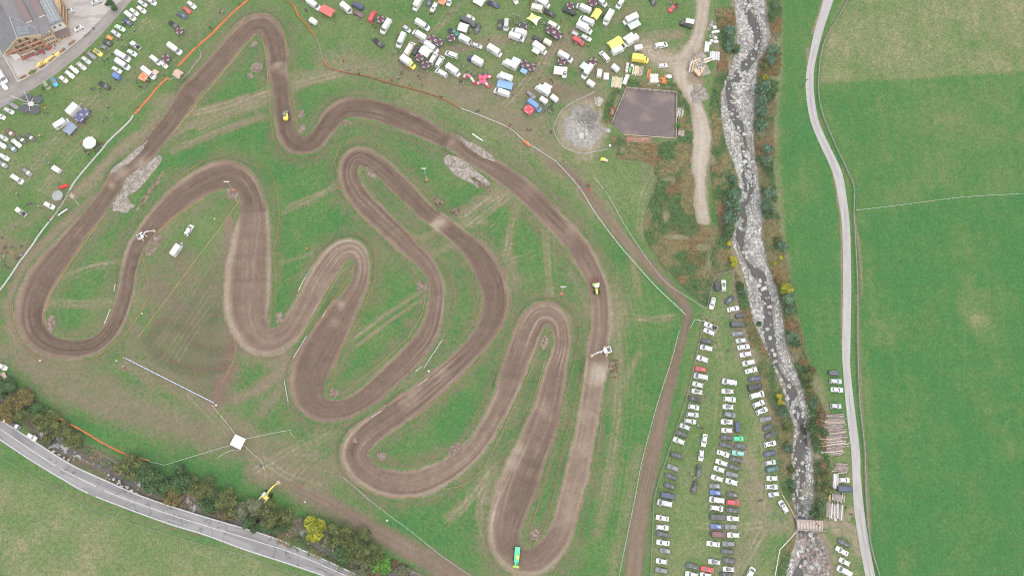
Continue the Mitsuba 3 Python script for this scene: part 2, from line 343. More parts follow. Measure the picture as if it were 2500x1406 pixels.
# ---- the race track: survey pixels and half width, one closed lap
LAP = '''620 520 37 | 612 600 50 | 606 690 58 | 604 765 54 | 625 822 38 | 660 836 33 | 700 818 32 | 735 765 30 | 768 702 31 | 797 655 31 | 830 616 28 | 864 610 25 | 884 640 20 | 878 692 24 | 850 742 31 | 812 803 44 | 782 855 50 | 754 918 50 | 754 966 40 | 778 997 30 | 825 1003 26 | 880 981 27
938 932 30 | 1000 872 30 | 1040 825 27 | 1060 770 23 | 1067 700 19 | 1045 650 21 | 1005 610 25 | 968 575 28 | 915 522 28 | 870 475 27 | 850 430 25 | 857 395 24 | 882 382 23 | 925 405 23 | 970 448 26 | 1002 478 25 | 1036 515 23 | 1074 545 24 | 1122 580 25 | 1172 628 33 | 1206 695 37 | 1211 750 34
1192 800 30 | 1157 848 26 | 1108 898 28 | 1050 948 31 | 990 996 34 | 925 1037 34 | 876 1080 36 | 866 1115 34 | 890 1152 32 | 940 1178 33 | 1010 1182 34 | 1072 1160 31 | 1120 1130 27 | 1155 1098 25 | 1189 1050 25 | 1228 975 28 | 1254 905 34 | 1274 850 34 | 1290 806 33 | 1312 772 31 | 1342 766 30 | 1367 790 26 | 1372 845 21
1358 900 28 | 1347 950 31 | 1336 1000 35 | 1318 1050 41 | 1297 1100 43 | 1276 1151 47 | 1257 1202 50 | 1240 1252 46 | 1230 1303 40 | 1240 1344 36 | 1270 1370 32 | 1310 1371 33 | 1345 1340 34 | 1367 1303 32 | 1383 1252 29 | 1398 1202 30 | 1410 1151 31 | 1420 1100 29 | 1430 1050 27 | 1439 1000 27 | 1450 938 27 | 1455 900 29
1460 860 28 | 1469 775 24 | 1461 700 25 | 1438 650 28 | 1409 600 28 | 1366 550 28 | 1316 500 28 | 1262 450 28 | 1205 412 24 | 1150 382 21 | 1095 346 21 | 1040 318 27 | 985 292 30 | 930 272 28 | 880 264 26 | 845 266 25 | 816 284 26 | 792 318 27 | 772 346 26 | 745 358 25 | 716 350 26 | 700 325 25 | 692 275 24 | 687 225 23
681 175 26 | 675 125 29 | 664 84 29 | 641 60 26 | 606 70 26 | 570 108 27 | 535 150 27 | 490 200 27 | 448 252 27 | 415 302 27 | 372 352 26 | 326 405 26 | 280 452 24 | 250 494 25 | 218 535 26 | 184 575 29 | 148 622 35 | 110 670 40 | 84 722 40 | 74 768 36 | 86 812 32 | 120 842 28 | 172 853 26 | 225 846 25 | 262 820 24 | 288 776 23
305 722 23 | 316 670 22 | 326 622 21 | 348 582 24 | 388 532 29 | 425 496 32 | 462 466 36 | 505 442 39 | 548 428 36 | 588 438 32 | 612 470 27'''
lap = np.array([w.split() for w in LAP.replace('\n', '|').split('|')], float)
ctr = at(lap[:, 0], lap[:, 1])
k = 2200 * (CT - (703 - lap[:, 1]) / 2200 * ST) / H        # survey pixels per metre there
line = dense(np.column_stack([ctr, lap[:, 2] / k]), 0.25, closed=True)
track_xy, track_hw = line[:, :2], ndi.gaussian_filter1d(line[:, 2], 12, mode='wrap')
tang = np.roll(track_xy, -1, 0) - np.roll(track_xy, 1, 0)
tang /= np.linalg.norm(tang, axis=1, keepdims=True)
arc = np.concatenate([[0], np.cumsum(np.linalg.norm(np.diff(track_xy, axis=0), axis=1))])
ang = np.unwrap(np.arctan2(tang[:, 1], tang[:, 0]))
turn = ndi.gaussian_filter1d(np.gradient(ang, arc), 16, mode='wrap')     # + = left hand bend
d, i = near(track_xy, 24)
ok = np.isfinite(d)
d = np.where(ok, d, 99)
side = np.sign(tang[i, 0] * (P[:, 1] - track_xy[i, 1]) - tang[i, 1] * (P[:, 0] - track_xy[i, 0])) * d   # + = left
s_, hw = arc[i], track_hw[i]
edge = d - hw + (F1 - 0.5) * 2.0
on = ss(1.1, -0.9, edge)                       # on the track
t = np.clip(side / hw, -1.4, 1.4)
st = np.stack([s_ * 0.055, side * 1.9, s_ * 0], 1)
streak = meshkit.noise(st, 3) * 0.6 + meshkit.noise(st * 2.3, 5) * 0.4
st = np.stack([s_ * 0.012, side * 0.10, s_ * 0 + 4], 1)
slow = meshkit.noise(st, 8)
core = ss(0.92, 0.60, np.abs(t - np.sign(turn[i]) * 0.20 * np.minimum(1, np.abs(turn[i]) * 12)))
damp = np.interp(s_, np.linspace(0, arc[-1], 24), rnd(5).uniform(-0.05, 0.09, 24))
tone = 0.56 - 0.34 * core + damp + (streak - 0.5) * (0.12 + 0.22 * ss(0.45, 0.75, meshkit.noise(np.stack([s_ * 0.02, s_ * 0, s_ * 0 + 9], 1), 2))) + (slow - 0.5) * 0.26
# ruts: long lines that wander a little across the track, dark or pale
rt = rnd(21)
sel = np.nonzero(on > 0.2)[0]
rut = np.zeros(len(sel))
for _ in range(420):
    a0, ln_ = rt.uniform(0, arc[-1]), rt.uniform(10, 55)
    t0, t1, cv = rt.uniform(-.85, .85), rt.normal(0, .18), rt.normal(0, .12)
    x_ = ((s_[sel] - a0 + arc[-1] / 2) % arc[-1] - arc[-1] / 2) / ln_
    w_ = rt.uniform(.18, .42)
    near_ = np.abs(x_) < 1
    lat = (t0 + t1 * x_[near_] + cv * (x_[near_] ** 2)) * hw[sel][near_]
    rut[near_] += rt.choice([-.26, -.18, .22, .30]) * np.exp(-((side[sel][near_] - lat) / w_) ** 2) * (1 - x_[near_] ** 2)
    for dx in ((1.7,) if rt.random() < .35 else ()):
        rut[near_] += .16 * np.exp(-((side[sel][near_] - lat - dx) / w_) ** 2) * (1 - x_[near_] ** 2)
zone = np.full(len(sel), .30)
for x, y, r in [(850, 640, 60), (790, 700, 40), (1330, 800, 60), (1372, 870, 40), (1240, 1230, 90), (1250, 1340, 50), (1300, 1130, 50), (690, 250, 40), (700, 330, 30), (1080, 900, 60), (1000, 970, 50), (660, 140, 40), (930, 280, 50), (1230, 700, 40), (1340, 520, 60), (110, 780, 50), (880, 1100, 40)]:
    o = at(x, y)
    zone = np.maximum(zone, 1.1 * np.exp(-((P[sel, 0] - o[0]) ** 2 + (P[sel, 1] - o[1]) ** 2) / (r * M) ** 2))
tone[sel] += np.clip(rut * zone, -.30, .34)
tone += (F1 - .5) * .30 * on
# pale hard places (jump faces, graded pads) and freshly watered dark ones: pixel, radius, tone
for x, y, r, v in [(1455, 905, 26, .92), (1460, 920, 24, .95), (1072, 545, 22, .94), (1060, 556, 18, .9), (300, 428, 26, .82), (350, 400, 24, .80), (272, 452, 10, .86), (1100, 352, 14, .72), (683, 160, 12, .8), (675, 168, 14, .74), (835, 745, 12, .8), (820, 790, 12, .62), (1250, 1130, 22, .8), (1265, 1095, 22, .78), (1330, 1000, 24, .68),
                   (1420, 1100, 40, .70), (1400, 1200, 40, .68), (1385, 1260, 34, .68), (1430, 1020, 34, .70), (640, 1075, 2, .6), (1400, 560, 22, .64), (1300, 455, 22, .60), (1080, 910, 16, .7), (1000, 960, 26, .62), (1225, 900, 16, .8), (700, 180, 18, .62), (850, 640, 22, .52), (790, 690, 26, .58),
                   (690, 225, 24, .12), (690, 265, 24, .14), (560, 420, 30, .22), (1080, 345, 20, .12), (960, 285, 34, .10), (890, 262, 30, .14), (430, 490, 30, .22), (395, 525, 26, .2), (225, 525, 30, .22), (150, 640, 34, .24), (380, 340, 26, .22), (1250, 440, 30, .22), (1320, 500, 34, .20), (1410, 610, 24, .20), (800, 830, 34, .24), (770, 930, 30, .26),
                   (1240, 900, 34, .24), (1180, 680, 34, .24), (1200, 760, 30, .24), (1300, 1130, 22, .10), (1290, 1180, 24, .12), (1270, 1215, 22, .10), (1262, 1250, 20, .12), (1150, 600, 24, .24), (600, 520, 26, .28), (1230, 1330, 24, .24), (1300, 1345, 20, .22), (1355, 1000, 12, .2)]:
    o = at(x, y)
    g = np.exp(-((P[:, 0] - o[0]) ** 2 + (P[:, 1] - o[1]) ** 2) / (r * M) ** 2 * 1.1) * np.clip(0.55 + 0.9 * (F1 - 0.3), 0, 1)
    tone = tone * (1 - g) + (v + (streak - 0.5) * 0.12) * g
far = 4.0 + 9.0 * np.clip((F2 - .3) * 2.2, 0, 1) + 3 * np.minimum(1, np.abs(turn[i]) * 14) * (-np.sign(turn[i]) * side > 0)
dust = ss(1.0, 0.0, (d - hw) / far + (F1 - 0.5) * .7) * 0.50 + ss(2.6, 0.0, d - hw + (F1 - 0.5) * 3) * 0.30      # dirt thrown out beside it
c = np.where(on > 0, np.maximum(c, on), np.maximum(c, dust))
q = q * (1 - np.maximum(on, dust * 0.8)) + np.where(on > 0.3, tone, 0.50) * np.maximum(on, dust * 0.8)
kind[(d < hw + 0.4) & ok] = 1
# relief: berms on the outside of bends, low shoulders, and jumps across the lap
outside = -np.sign(turn[i]) * side / np.maximum(hw, 0.1)
bank = np.minimum(1, np.abs(turn[i]) * 14)
rel = bank * 1.0 * ss(0.35, 0.95, outside) * ss(2.2, 0.0, d - hw) + 0.22 * ss(0.75, 1.0, np.abs(t)) * ss(1.6, 0, d - hw)
JUMPS = [(300, 430, 5.0, 2.0), (683, 172, 4.5, 1.7), (1110, 358, 5.0, 2.0), (1073, 546, 4.0, 1.6), (1456, 905, 5.0, 2.0), (830, 755, 4.0, 1.3), (606, 640, 3.0, .7), (606, 700, 3, .7), (1220, 930, 4, 1.3), (1318, 1050, 5, 1.4), (1262, 1140, 4, 1.2), (990, 996, 3.5, 1.1), (1410, 1150, 4, 1.1), (470, 225, 4, 1.1), (968, 575, 4, 1.2), (316, 670, 3, .9)]
for x, y, w, hgt in JUMPS:
    j = cKDTree(track_xy).query(at(x, y))[1]
    ds = (s_ - arc[j] + arc[-1] / 2) % arc[-1] - arc[-1] / 2
    rel += hgt * ss(w * 1.25, w * 0.35, np.abs(ds)) * ss(2.5, -0.5, d - hw)
z += np.where(ok, rel, 0)

# ---- brown riding paths (the old oval), the sandy yard and the gravel way
def way(s, hw, k_, tone, soft_=1.2, cc=0.95):
    global c, q
    a = np.array(s.split(), float).reshape(-1, 2)
    ln = dense(at(a[:, 0], a[:, 1]), 0.3)
    d, i = near(ln, 20)
    d = np.where(np.isfinite(d), d, 99)
    w = np.interp(i, np.linspace(0, len(ln), len(hw)), hw) * M if np.ndim(hw) else hw * M
    e = d - w + (F1 - 0.5) * 1.6
    a = ss(soft_, -soft_, e)
    st = meshkit.noise(np.stack([i * 0.3 * 0.05, d * 1.6, d * 0], 1), 4)
    c = np.maximum(c, a * cc)
    q = q * (1 - a) + (tone + (st - 0.5) * 0.22 + (F1 - 0.5) * 0.18) * a
    kind[(a > 0.5) & (kind == 0)] = k_
    return ln
way('1345 400 1400 430 1450 490 1520 580 1590 655 1640 705 1676 752 1680 775 1668 820 1644 905 1620 1000 1594 1110 1568 1230 1556 1300 1546 1420', [13, 13, 14, 14, 14, 14, 10, 11, 15, 17, 19, 20, 22, 22], 2, 0.40)
way('720 1185 800 1225 880 1275 960 1320 1040 1362 1130 1420', [14, 18, 21, 24, 24, 25], 2, 0.42, 1.8)
way('1719 -20 1716 20 1706 80 1690 120 1664 160 1664 205 1676 260', [17, 17, 17, 19, 24, 16, 18], 3, 0.90, 1.0, 0.98)
way('1684 215 1694 260 1706 320 1702 400 1700 470 1712 535', [14, 26, 34, 26, 26, 24], 3, 0.97, 1.2, 0.98)
way('1590 128 1640 150 1690 140', 28, 3, 0.84, 4.0, 0.9)

# ---- the mountain river and the brook beside the road
RL = pts('1790 -90 1793 0 1800 75 1792 140 1774 178 1760 225 1760 280 1772 350 1792 400 1806 450 1804 515 1788 580 1806 640 1824 695 1830 745 1842 790 1868 845 1880 870 1893 905 1911 950 1926 1000 1938 1050 1934 1110 1934 1170 1936 1225 1946 1275 1944 1310 1932 1350 1918 1406 1900 1500')
RR = pts('1866 -90 1871 0 1872 50 1884 85 1872 118 1852 150 1848 200 1843 260 1841 320 1846 380 1856 440 1860 500 1866 590 1878 650 1898 705 1910 750 1918 800 1925 850 1946 905 1962 950 1980 1000 1980 1050 1986 1100 1990 1170 1988 1225 1984 1275 2000 1310 2020 1345 2028 1406 2034 1500')
bed = sg.Polygon(np.vstack([dense(RL, 1.0), dense(RR, 1.0)[::-1]])).buffer(0)
CH = dense(pts('1838 -90 1830 0 1838 40 1852 75 1852 105 1838 135 1812 170 1790 192 1782 222 1786 252 1800 285 1822 337 1826 380 1829 434 1829 467 1818 497 1813 526 1811 573 1818 619 1834 645 1858 673 1869 713 1878 745 1879 797 1888 850 1897 880 1912 910 1936 948 1937 983 1957 1018 1966 1058 1957 1102 1957 1144 1953 1192 1956 1223 1957 1260 1968 1300 1976 1345 1954 1396 1940 1500'), 0.4)
near_bed = soft(bed, 5.0)
z -= 1.7 * ss(0.12, 0.75, near_bed) * inner
dch, _ = near(CH, 30)
dch = np.where(np.isfinite(dch), dch, 99) + (F1 - 0.5) * 3.0
z -= 0.75 * ss(3.2, 0.8, dch) * (near_bed > 0.4)
in_bed = near_bed > 0.5
z += np.where(in_bed, (F1 - 0.5) * 0.5, 0)
kind[in_bed] = 4
BK = dense(pts('-60 930 0 962 40 985 78 1012 92 1040 118 1066 150 1090 205 1112 260 1138 300 1168 350 1190 420 1215 500 1245 580 1268 650 1288 715 1290 760 1312 800 1335 860 1366 940 1392 990 1406 1060 1450'), 0.4)
dbk, _ = near(BK, 30)
dbk = np.where(np.isfinite(dbk), dbk, 99) + (F1 - 0.5) * 2.2
z -= 1.7 * ss(4.6, 1.6, dbk)
kind[(dbk < 2.6)] = 5
a = ss(6.0, 2.5, dbk)
c, q = np.maximum(c, a * 0.75), q * (1 - a) + 0.30 * a
a = ss(0.04, 0.4, near_bed) * (1 - in_bed)
c, q = np.maximum(c, a * 0.66), q * (1 - a) + 0.66 * a

for s, val, w in [('1500 345 1600 350 1690 345 1700 550 1745 556 1788 600 1788 655 1735 690 1725 745 1660 690 1610 640 1572 560 1590 480 1604 440 1590 395 1510 385', .62, 4), ('1742 20 1790 20 1796 75 1772 140 1760 225 1770 350 1800 470 1780 590 1742 480 1735 400 1742 260 1748 190', .62, 2), ('1874 -10 1908 -10 1900 220 1888 420 1900 520 1940 740 1985 950 2030 1040 2030 1180 2015 1260 1992 1262 1984 1050 1948 905 1912 750 1880 650 1858 440 1845 250 1874 118', .6, 2), ('1495 195 1650 205 1690 260 1690 340 1655 340 1655 226 1528 215 1490 300 1470 300', .4, 3)]:
    a = soft(poly(s), w) * (0.4 + 1.2 * F1)
    c, q = np.maximum(c, np.clip(a, 0, 1) * val), q * (1 - np.clip(a, 0, 1)) + (.58 + (F2 - .5) * .5) * np.clip(a, 0, 1)
# the dug rubble pit beside the arena
o = at(1421, 314)
dp = np.hypot((P[:, 0] - o[0]) / 7.6, (P[:, 1] - o[1]) / 9.6) + (F1 - 0.5) * 0.75
kind[dp < 1.0] = 6
halo = ss(1.7, .9, dp)
c, q = np.maximum(c, halo * .85), q * (1 - halo) + .78 * halo
z += np.where(dp < 1.25, 1.5 * ss(1.2, 0.75, dp) * (1 + 1.1 * (F1 - 0.5)) - 1.9 * np.exp(-(((P[:, 0] - o[0] - 3.0) / 4.0) ** 2 + ((P[:, 1] - o[1] - 4.0) / 4.5) ** 2)), 0)
z += (F1 - 0.5) * 0.10 * (kind == 0)
z[~inner] = 0
Z = z.reshape(NY, NX)

def zat(x, y):
    """Height of the land."""
    ix, iy = np.clip(np.searchsorted(gx, x) - 1, 0, NX - 2), np.clip(np.searchsorted(gy, y) - 1, 0, NY - 2)
    tx, ty = (x - gx[ix]) / (gx[ix + 1] - gx[ix]), (y - gy[iy]) / (gy[iy + 1] - gy[iy])
    return (Z[iy, ix] * (1 - tx) + Z[iy, ix + 1] * tx) * (1 - ty) + (Z[iy + 1, ix] * (1 - tx) + Z[iy + 1, ix + 1] * tx) * ty

V3 = np.column_stack([P, z])
idx = np.arange(NX * NY).reshape(NY, NX)
A, B, C, D = idx[:-1, :-1].ravel(), idx[:-1, 1:].ravel(), idx[1:, 1:].ravel(), idx[1:, :-1].ravel()
kk = kind[A]
UV = np.column_stack([np.clip(c, 0, 1), np.clip(q, 0, 1)])
GUV = np.column_stack([np.clip(np.where(kind == 5, 0.35, 0.9) - 0.3 * (F1 < 0.45), 0, 1), np.clip(0.62 + (F1 - 0.5) * 0.7 - 0.35 * (kind == 5), 0, 1)])
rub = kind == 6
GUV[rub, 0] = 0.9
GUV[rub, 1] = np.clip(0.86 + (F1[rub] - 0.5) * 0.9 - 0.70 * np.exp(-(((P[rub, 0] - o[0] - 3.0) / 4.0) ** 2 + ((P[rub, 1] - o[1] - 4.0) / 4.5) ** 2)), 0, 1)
for kd, name, mat in [(0, 'ground', 'm_terrain'), (1, 'dirt_track', 'm_terrain'), (2, 'dirt_path', 'm_terrain'), (3, 'gravel_yard', 'm_terrain'), (4, 'riverbed', 'm_gravel'), (5, 'brook_bed', 'm_gravel'), (6, 'rubble_pit', 'm_gravel')]:
    sel = kk == kd
    f = np.vstack([np.column_stack([A, B, C])[sel], np.column_stack([A, C, D])[sel]])
    u, inv = np.unique(f, return_inverse=True)
    struct(name, (V3[u], inv.reshape(-1, 3)), mat, True, (GUV if kd > 3 else UV)[u])

# water: flat sheets a little above the channel floor
def ribbon(ln, w, zz):
    return strip(offset(ln, w), offset(ln, -np.asarray(w)), zz)
ww = 1.7 + 0.9 * np.sin(np.arange(len(CH)) * 0.11) + 0.7 * np.sin(np.arange(len(CH)) * 0.047 + 2)
m, uv = ribbon(CH, ww, -1.98)
struct('river_water', m, 'm_water', False, uv)
m, uv = ribbon(BK, 1.9 + 0.6 * np.sin(np.arange(len(BK)) * 0.09), -1.42)
struct('brook_water', m, 'm_water', False, uv)

# ---- roads and hard yards: crisp sheets
def two(s1, s2, name, mat, zz, n=None):
    a, b = dense(pts(s1), 1.0), dense(pts(s2), 1.0)
    n = max(len(a), len(b))
    ra = lambda p: np.column_stack([np.interp(np.linspace(0, 1, n), np.linspace(0, 1, len(p)), p[:, j]) for j in (0, 1)])
    a, b = ra(a), ra(b)
    m, uv = strip(a, b, zz, 3)
    struct(name, m, mat, False, uv)
    return a, b
RU = '-60 980 0 1024 15 1031 87 1077 175 1132 250 1167 350 1210 480 1253 648 1303 744 1342 885 1406 960 1442'
RD = '-60 1032 0 1075 75 1125 150 1170 225 1210 400 1276 500 1307 600 1344 696 1375 787 1406 860 1436'
RC = '-60 1004 0 1046 75 1097 142 1140 220 1180 287 1210 400 1250 480 1276 624 1320 720 1351 816 1392 900 1430'
two(RU, RD, 'road', 'm_asphalt', 0.06)
def marking(name, s, w, zz, d0=0.0, gaps=()):
    ln = dense(pts(s), 0.6)
    ln = np.column_stack([offset(ln, d0)])
    keep = np.ones(len(ln), bool)
    for a, b in gaps:
        g = at(a, b)
        keep &= np.linalg.norm(ln - g, axis=1) > 0.9
    runs = np.split(np.arange(len(ln)), np.nonzero(~keep)[0])
    ms = [strip(offset(ln[r[1:]], w / 2), offset(ln[r[1:]], -w / 2), zz)[0] for r in runs if len(r) > 4]
    struct(name, cat(ms), 'm_paint')
marking('edge_line', RU, 0.30, 0.068, -0.35)
marking('edge_line', RD, 0.30, 0.068, 0.35, [(227, 1210), (222, 1207)])
marking('centre_line', RC, 0.24, 0.068, 0, [(142, 1141), (240, 1191), (247, 1195)])
two('2012 -60 2010 0 1989 75 1973 150 1967 200 1970 250 1980 300 2000 350 2030 415 2044 470 2056 560 2058 700 2056 850 2058 900 2066 1000 2078 1100 2081 1160 2085 1240 2097 1320 2113 1406 2130 1480',
    '2055 -60 2035 0 2010 75 1991 150 1986 200 1990 250 2000 300 2022 350 2053 415 2065 470 2075 560 2078 700 2076 850 2076 900 2087 1000 2099 1100 2101 1160 2109 1240 2121 1320 2137 1406 2158 1480', 'lane', 'm_lane', 0.06)
two('-80 268 -40 250 0 228 45 203 112 166 160 130 197 99 230 66 265 30 300 0 340 -50', '-80 316 -40 292 0 266 75 222 150 172 212 120 245 88 275 55 322 0 365 -55', 'hotel_road', 'm_oldroad', 0.05)
yard = sg.Polygon(pts('-90 -90 130 -70 300 -20 300 0 265 29 230 65 197 98 112 165 45 202 20 160 -5 120 -90 130')).buffer(0)
struct('forecourt', sheet(yard, 0.056), 'm_concrete')
yard = sg.Polygon(pts('-90 130 -5 120 20 160 45 203 0 229 -90 275')).buffer(0).difference(yard)
m = sheet(yard, 0.05)
struct('side_yard', m, 'm_oldroad', False, np.asarray(m.vertices)[:, :2] * [1, 0.2])
# ---------------------------------------------------------------- paints, glass, cloth and other materials of the objects
PAINT = dict(w=('white', (0.60, 0.61, 0.62)), i=('cream', (0.60, 0.58, 0.48)), S=('silver', (0.42, 0.44, 0.46)), g=('grey', (0.17, 0.18, 0.19)), d=('dark grey', (0.060, 0.064, 0.072)), k=('black', (0.028, 0.029, 0.033)),
             b=('blue', (0.10, 0.16, 0.42)), n=('dark blue', (0.045, 0.06, 0.13)), B=('bright blue', (0.05, 0.33, 0.62)), r=('red', (0.55, 0.055, 0.07)), R=('dark red', (0.15, 0.06, 0.07)), G=('green', (0.05, 0.20, 0.15)),
             T=('turquoise', (0.20, 0.48, 0.44)), t=('dark green', (0.06, 0.14, 0.15)), y=('yellow', (0.75, 0.60, 0.10)), l=('pale green', (0.45, 0.62, 0.46)), o=('orange', (0.72, 0.25, 0.10)), O=('olive green', (0.19, 0.24, 0.14)), p=('pale red', (0.55, 0.20, 0.18)), s=('steel blue', (0.12, 0.24, 0.46)), m=('mint white', (0.50, 0.62, 0.58)), a=('tan', (0.42, 0.34, 0.27)), e=('bright green', (0.06, 0.62, 0.26)))
for k, (_, col) in PAINT.items():
    scene['m_car_' + k] = gloss(list(col), 0.32, 0.0, 0.6)
scene['m_glass'] = gloss([0.10, 0.11, 0.12], 0.12, 0.0, 1.0, 0.9)
scene['m_tyre'] = diffuse([0.03, 0.03, 0.03])
scene['m_black'] = gloss([0.03, 0.03, 0.034], 0.5)
scene['m_dark'] = diffuse([0.05, 0.05, 0.055])
scene['m_steel'] = gloss([0.42, 0.43, 0.45], 0.4, 0.3)
scene['m_alu'] = gloss([0.62, 0.63, 0.65], 0.35, 0.3)
scene['m_chrome'] = gloss([0.7, 0.7, 0.72], 0.25, 0.6)
def cloth(a, b):
    return lambda p, n, uv: mikit.mix(a, b, mikit.fbm(p.x * 0.9, p.y * 0.9, p.z * 0.9, 3))
CLOTH = dict(w=(0.70, 0.70, 0.70), i=(0.64, 0.62, 0.56), k=(0.085, 0.078, 0.092), r=(0.62, 0.10, 0.13), p=(0.62, 0.17, 0.17), o=(0.72, 0.24, 0.13), y=(0.85, 0.62, 0.20), Y=(0.80, 0.80, 0.22), b=(0.24, 0.40, 0.66), P=(0.52, 0.66, 0.70), n=(0.12, 0.13, 0.24), g=(0.32, 0.34, 0.36), s=(0.25, 0.30, 0.40), a=(0.55, 0.40, 0.33), S=(0.60, 0.61, 0.62))
for k, col in CLOTH.items():
    scene['m_cloth_' + k] = diffuse(cloth([x * 0.86 for x in col], [min(0.88, x * 1.08) for x in col]))
for k, col in dict(mesh_orange=(0.55, 0.18, 0.085), banner=(0.55, 0.56, 0.58), tape_orange=(0.50, 0.24, 0.11), tape_yellow=(0.45, 0.34, 0.14), rope=(0.55, 0.58, 0.60), red=(0.60, 0.06, 0.06), flat_white=(0.62, 0.62, 0.62), skin=(0.48, 0.30, 0.22), hair=(0.06, 0.045, 0.035), logo=(0.34, 0.09, 0.12), green=(0.16, 0.50, 0.14), foil=(0.10, 0.10, 0.11)).items():
    scene['m_' + k] = diffuse(list(col))
def woody(a, b):
    return lambda p, n, uv: mikit.mix(a, b, mikit.fbm(p.x * 2.1, p.y * 2.1, p.z * 2.1, 3)) * (0.72 + 0.5 * mikit.noise(p.x * 6, p.y * 1.2, p.z * 3))
for k, (a_, b_) in dict(wood=((0.30, 0.24, 0.19), (0.48, 0.41, 0.34)), log=((0.22, 0.17, 0.16), (0.46, 0.40, 0.38)), board=((0.50, 0.38, 0.24), (0.66, 0.54, 0.38)), brown=((0.20, 0.12, 0.09), (0.34, 0.22, 0.16)), greywood=((0.17, 0.17, 0.155), (0.30, 0.30, 0.275)), bark=((0.10, 0.08, 0.06), (0.2, 0.16, 0.12))).items():
    scene['m_' + k] = diffuse(woody(list(a_), list(b_)))
for k, (a_, b_) in dict(rock=((0.22, 0.22, 0.225), (0.44, 0.435, 0.43)), rock_pale=((0.30, 0.30, 0.305), (0.54, 0.54, 0.535)), rock_red=((0.18, 0.15, 0.145), (0.32, 0.265, 0.255)), rubble=((0.20, 0.16, 0.14), (0.40, 0.34, 0.30))).items():
    scene['m_' + k] = diffuse(stone(list(a_), list(b_)))

# ---------------------------------------------------------------- vehicles
def loft(rings, caps=True):
    r = np.asarray(rings, float)
    n, m = r.shape[:2]
    i = (np.arange(n - 1)[:, None] * m + np.arange(m)[None]).ravel()
    j = (np.arange(n - 1)[:, None] * m + (np.arange(m)[None] + 1) % m).ravel()
    f = [np.stack([i, j, j + m], 1), np.stack([i, j + m, i + m], 1)]
    v = r.reshape(-1, 3)
    if caps:
        v = np.vstack([v, r[0].mean(0), r[-1].mean(0)])
        a = np.arange(m)
        f += [np.stack([(a + 1) % m, a, a * 0 + n * m], 1), np.stack([(n - 1) * m + a, (n - 1) * m + (a + 1) % m, a * 0 + n * m + 1], 1)]
    t = trimesh.Trimesh(v, np.vstack(f), process=False)
    if t.volume < 0:
        t.faces = t.faces[:, ::-1]
    return t

def pane(q, shrink=0.1, lift=0.02):
    """A thin pane on the quad q (4 x 3), drawn in and lifted outwards along +normal, with a rim."""
    q = np.asarray(q, float)
    ctr = q.mean(0)
    n = np.cross(q[2] - q[0], q[3] - q[1])
    n /= np.linalg.norm(n) + 1e-9
    a = ctr + (q - ctr) * (1 - shrink) + n * lift
    b = a - n * 0.05
    v = np.vstack([a, b])
    f = [[0, 1, 2], [0, 2, 3], [4, 6, 5], [4, 7, 6]]
    for k in range(4):
        l = (k + 1) % 4
        f += [[k, k + 4, l + 4], [k, l + 4, l]]
    return trimesh.Trimesh(v, f, process=False)

def wheel(r, w):
    t = trimesh.creation.cylinder(r, w, sections=10)
    t.apply_transform(trimesh.transformations.rotation_matrix(math.pi / 2, [1, 0, 0]))
    return t

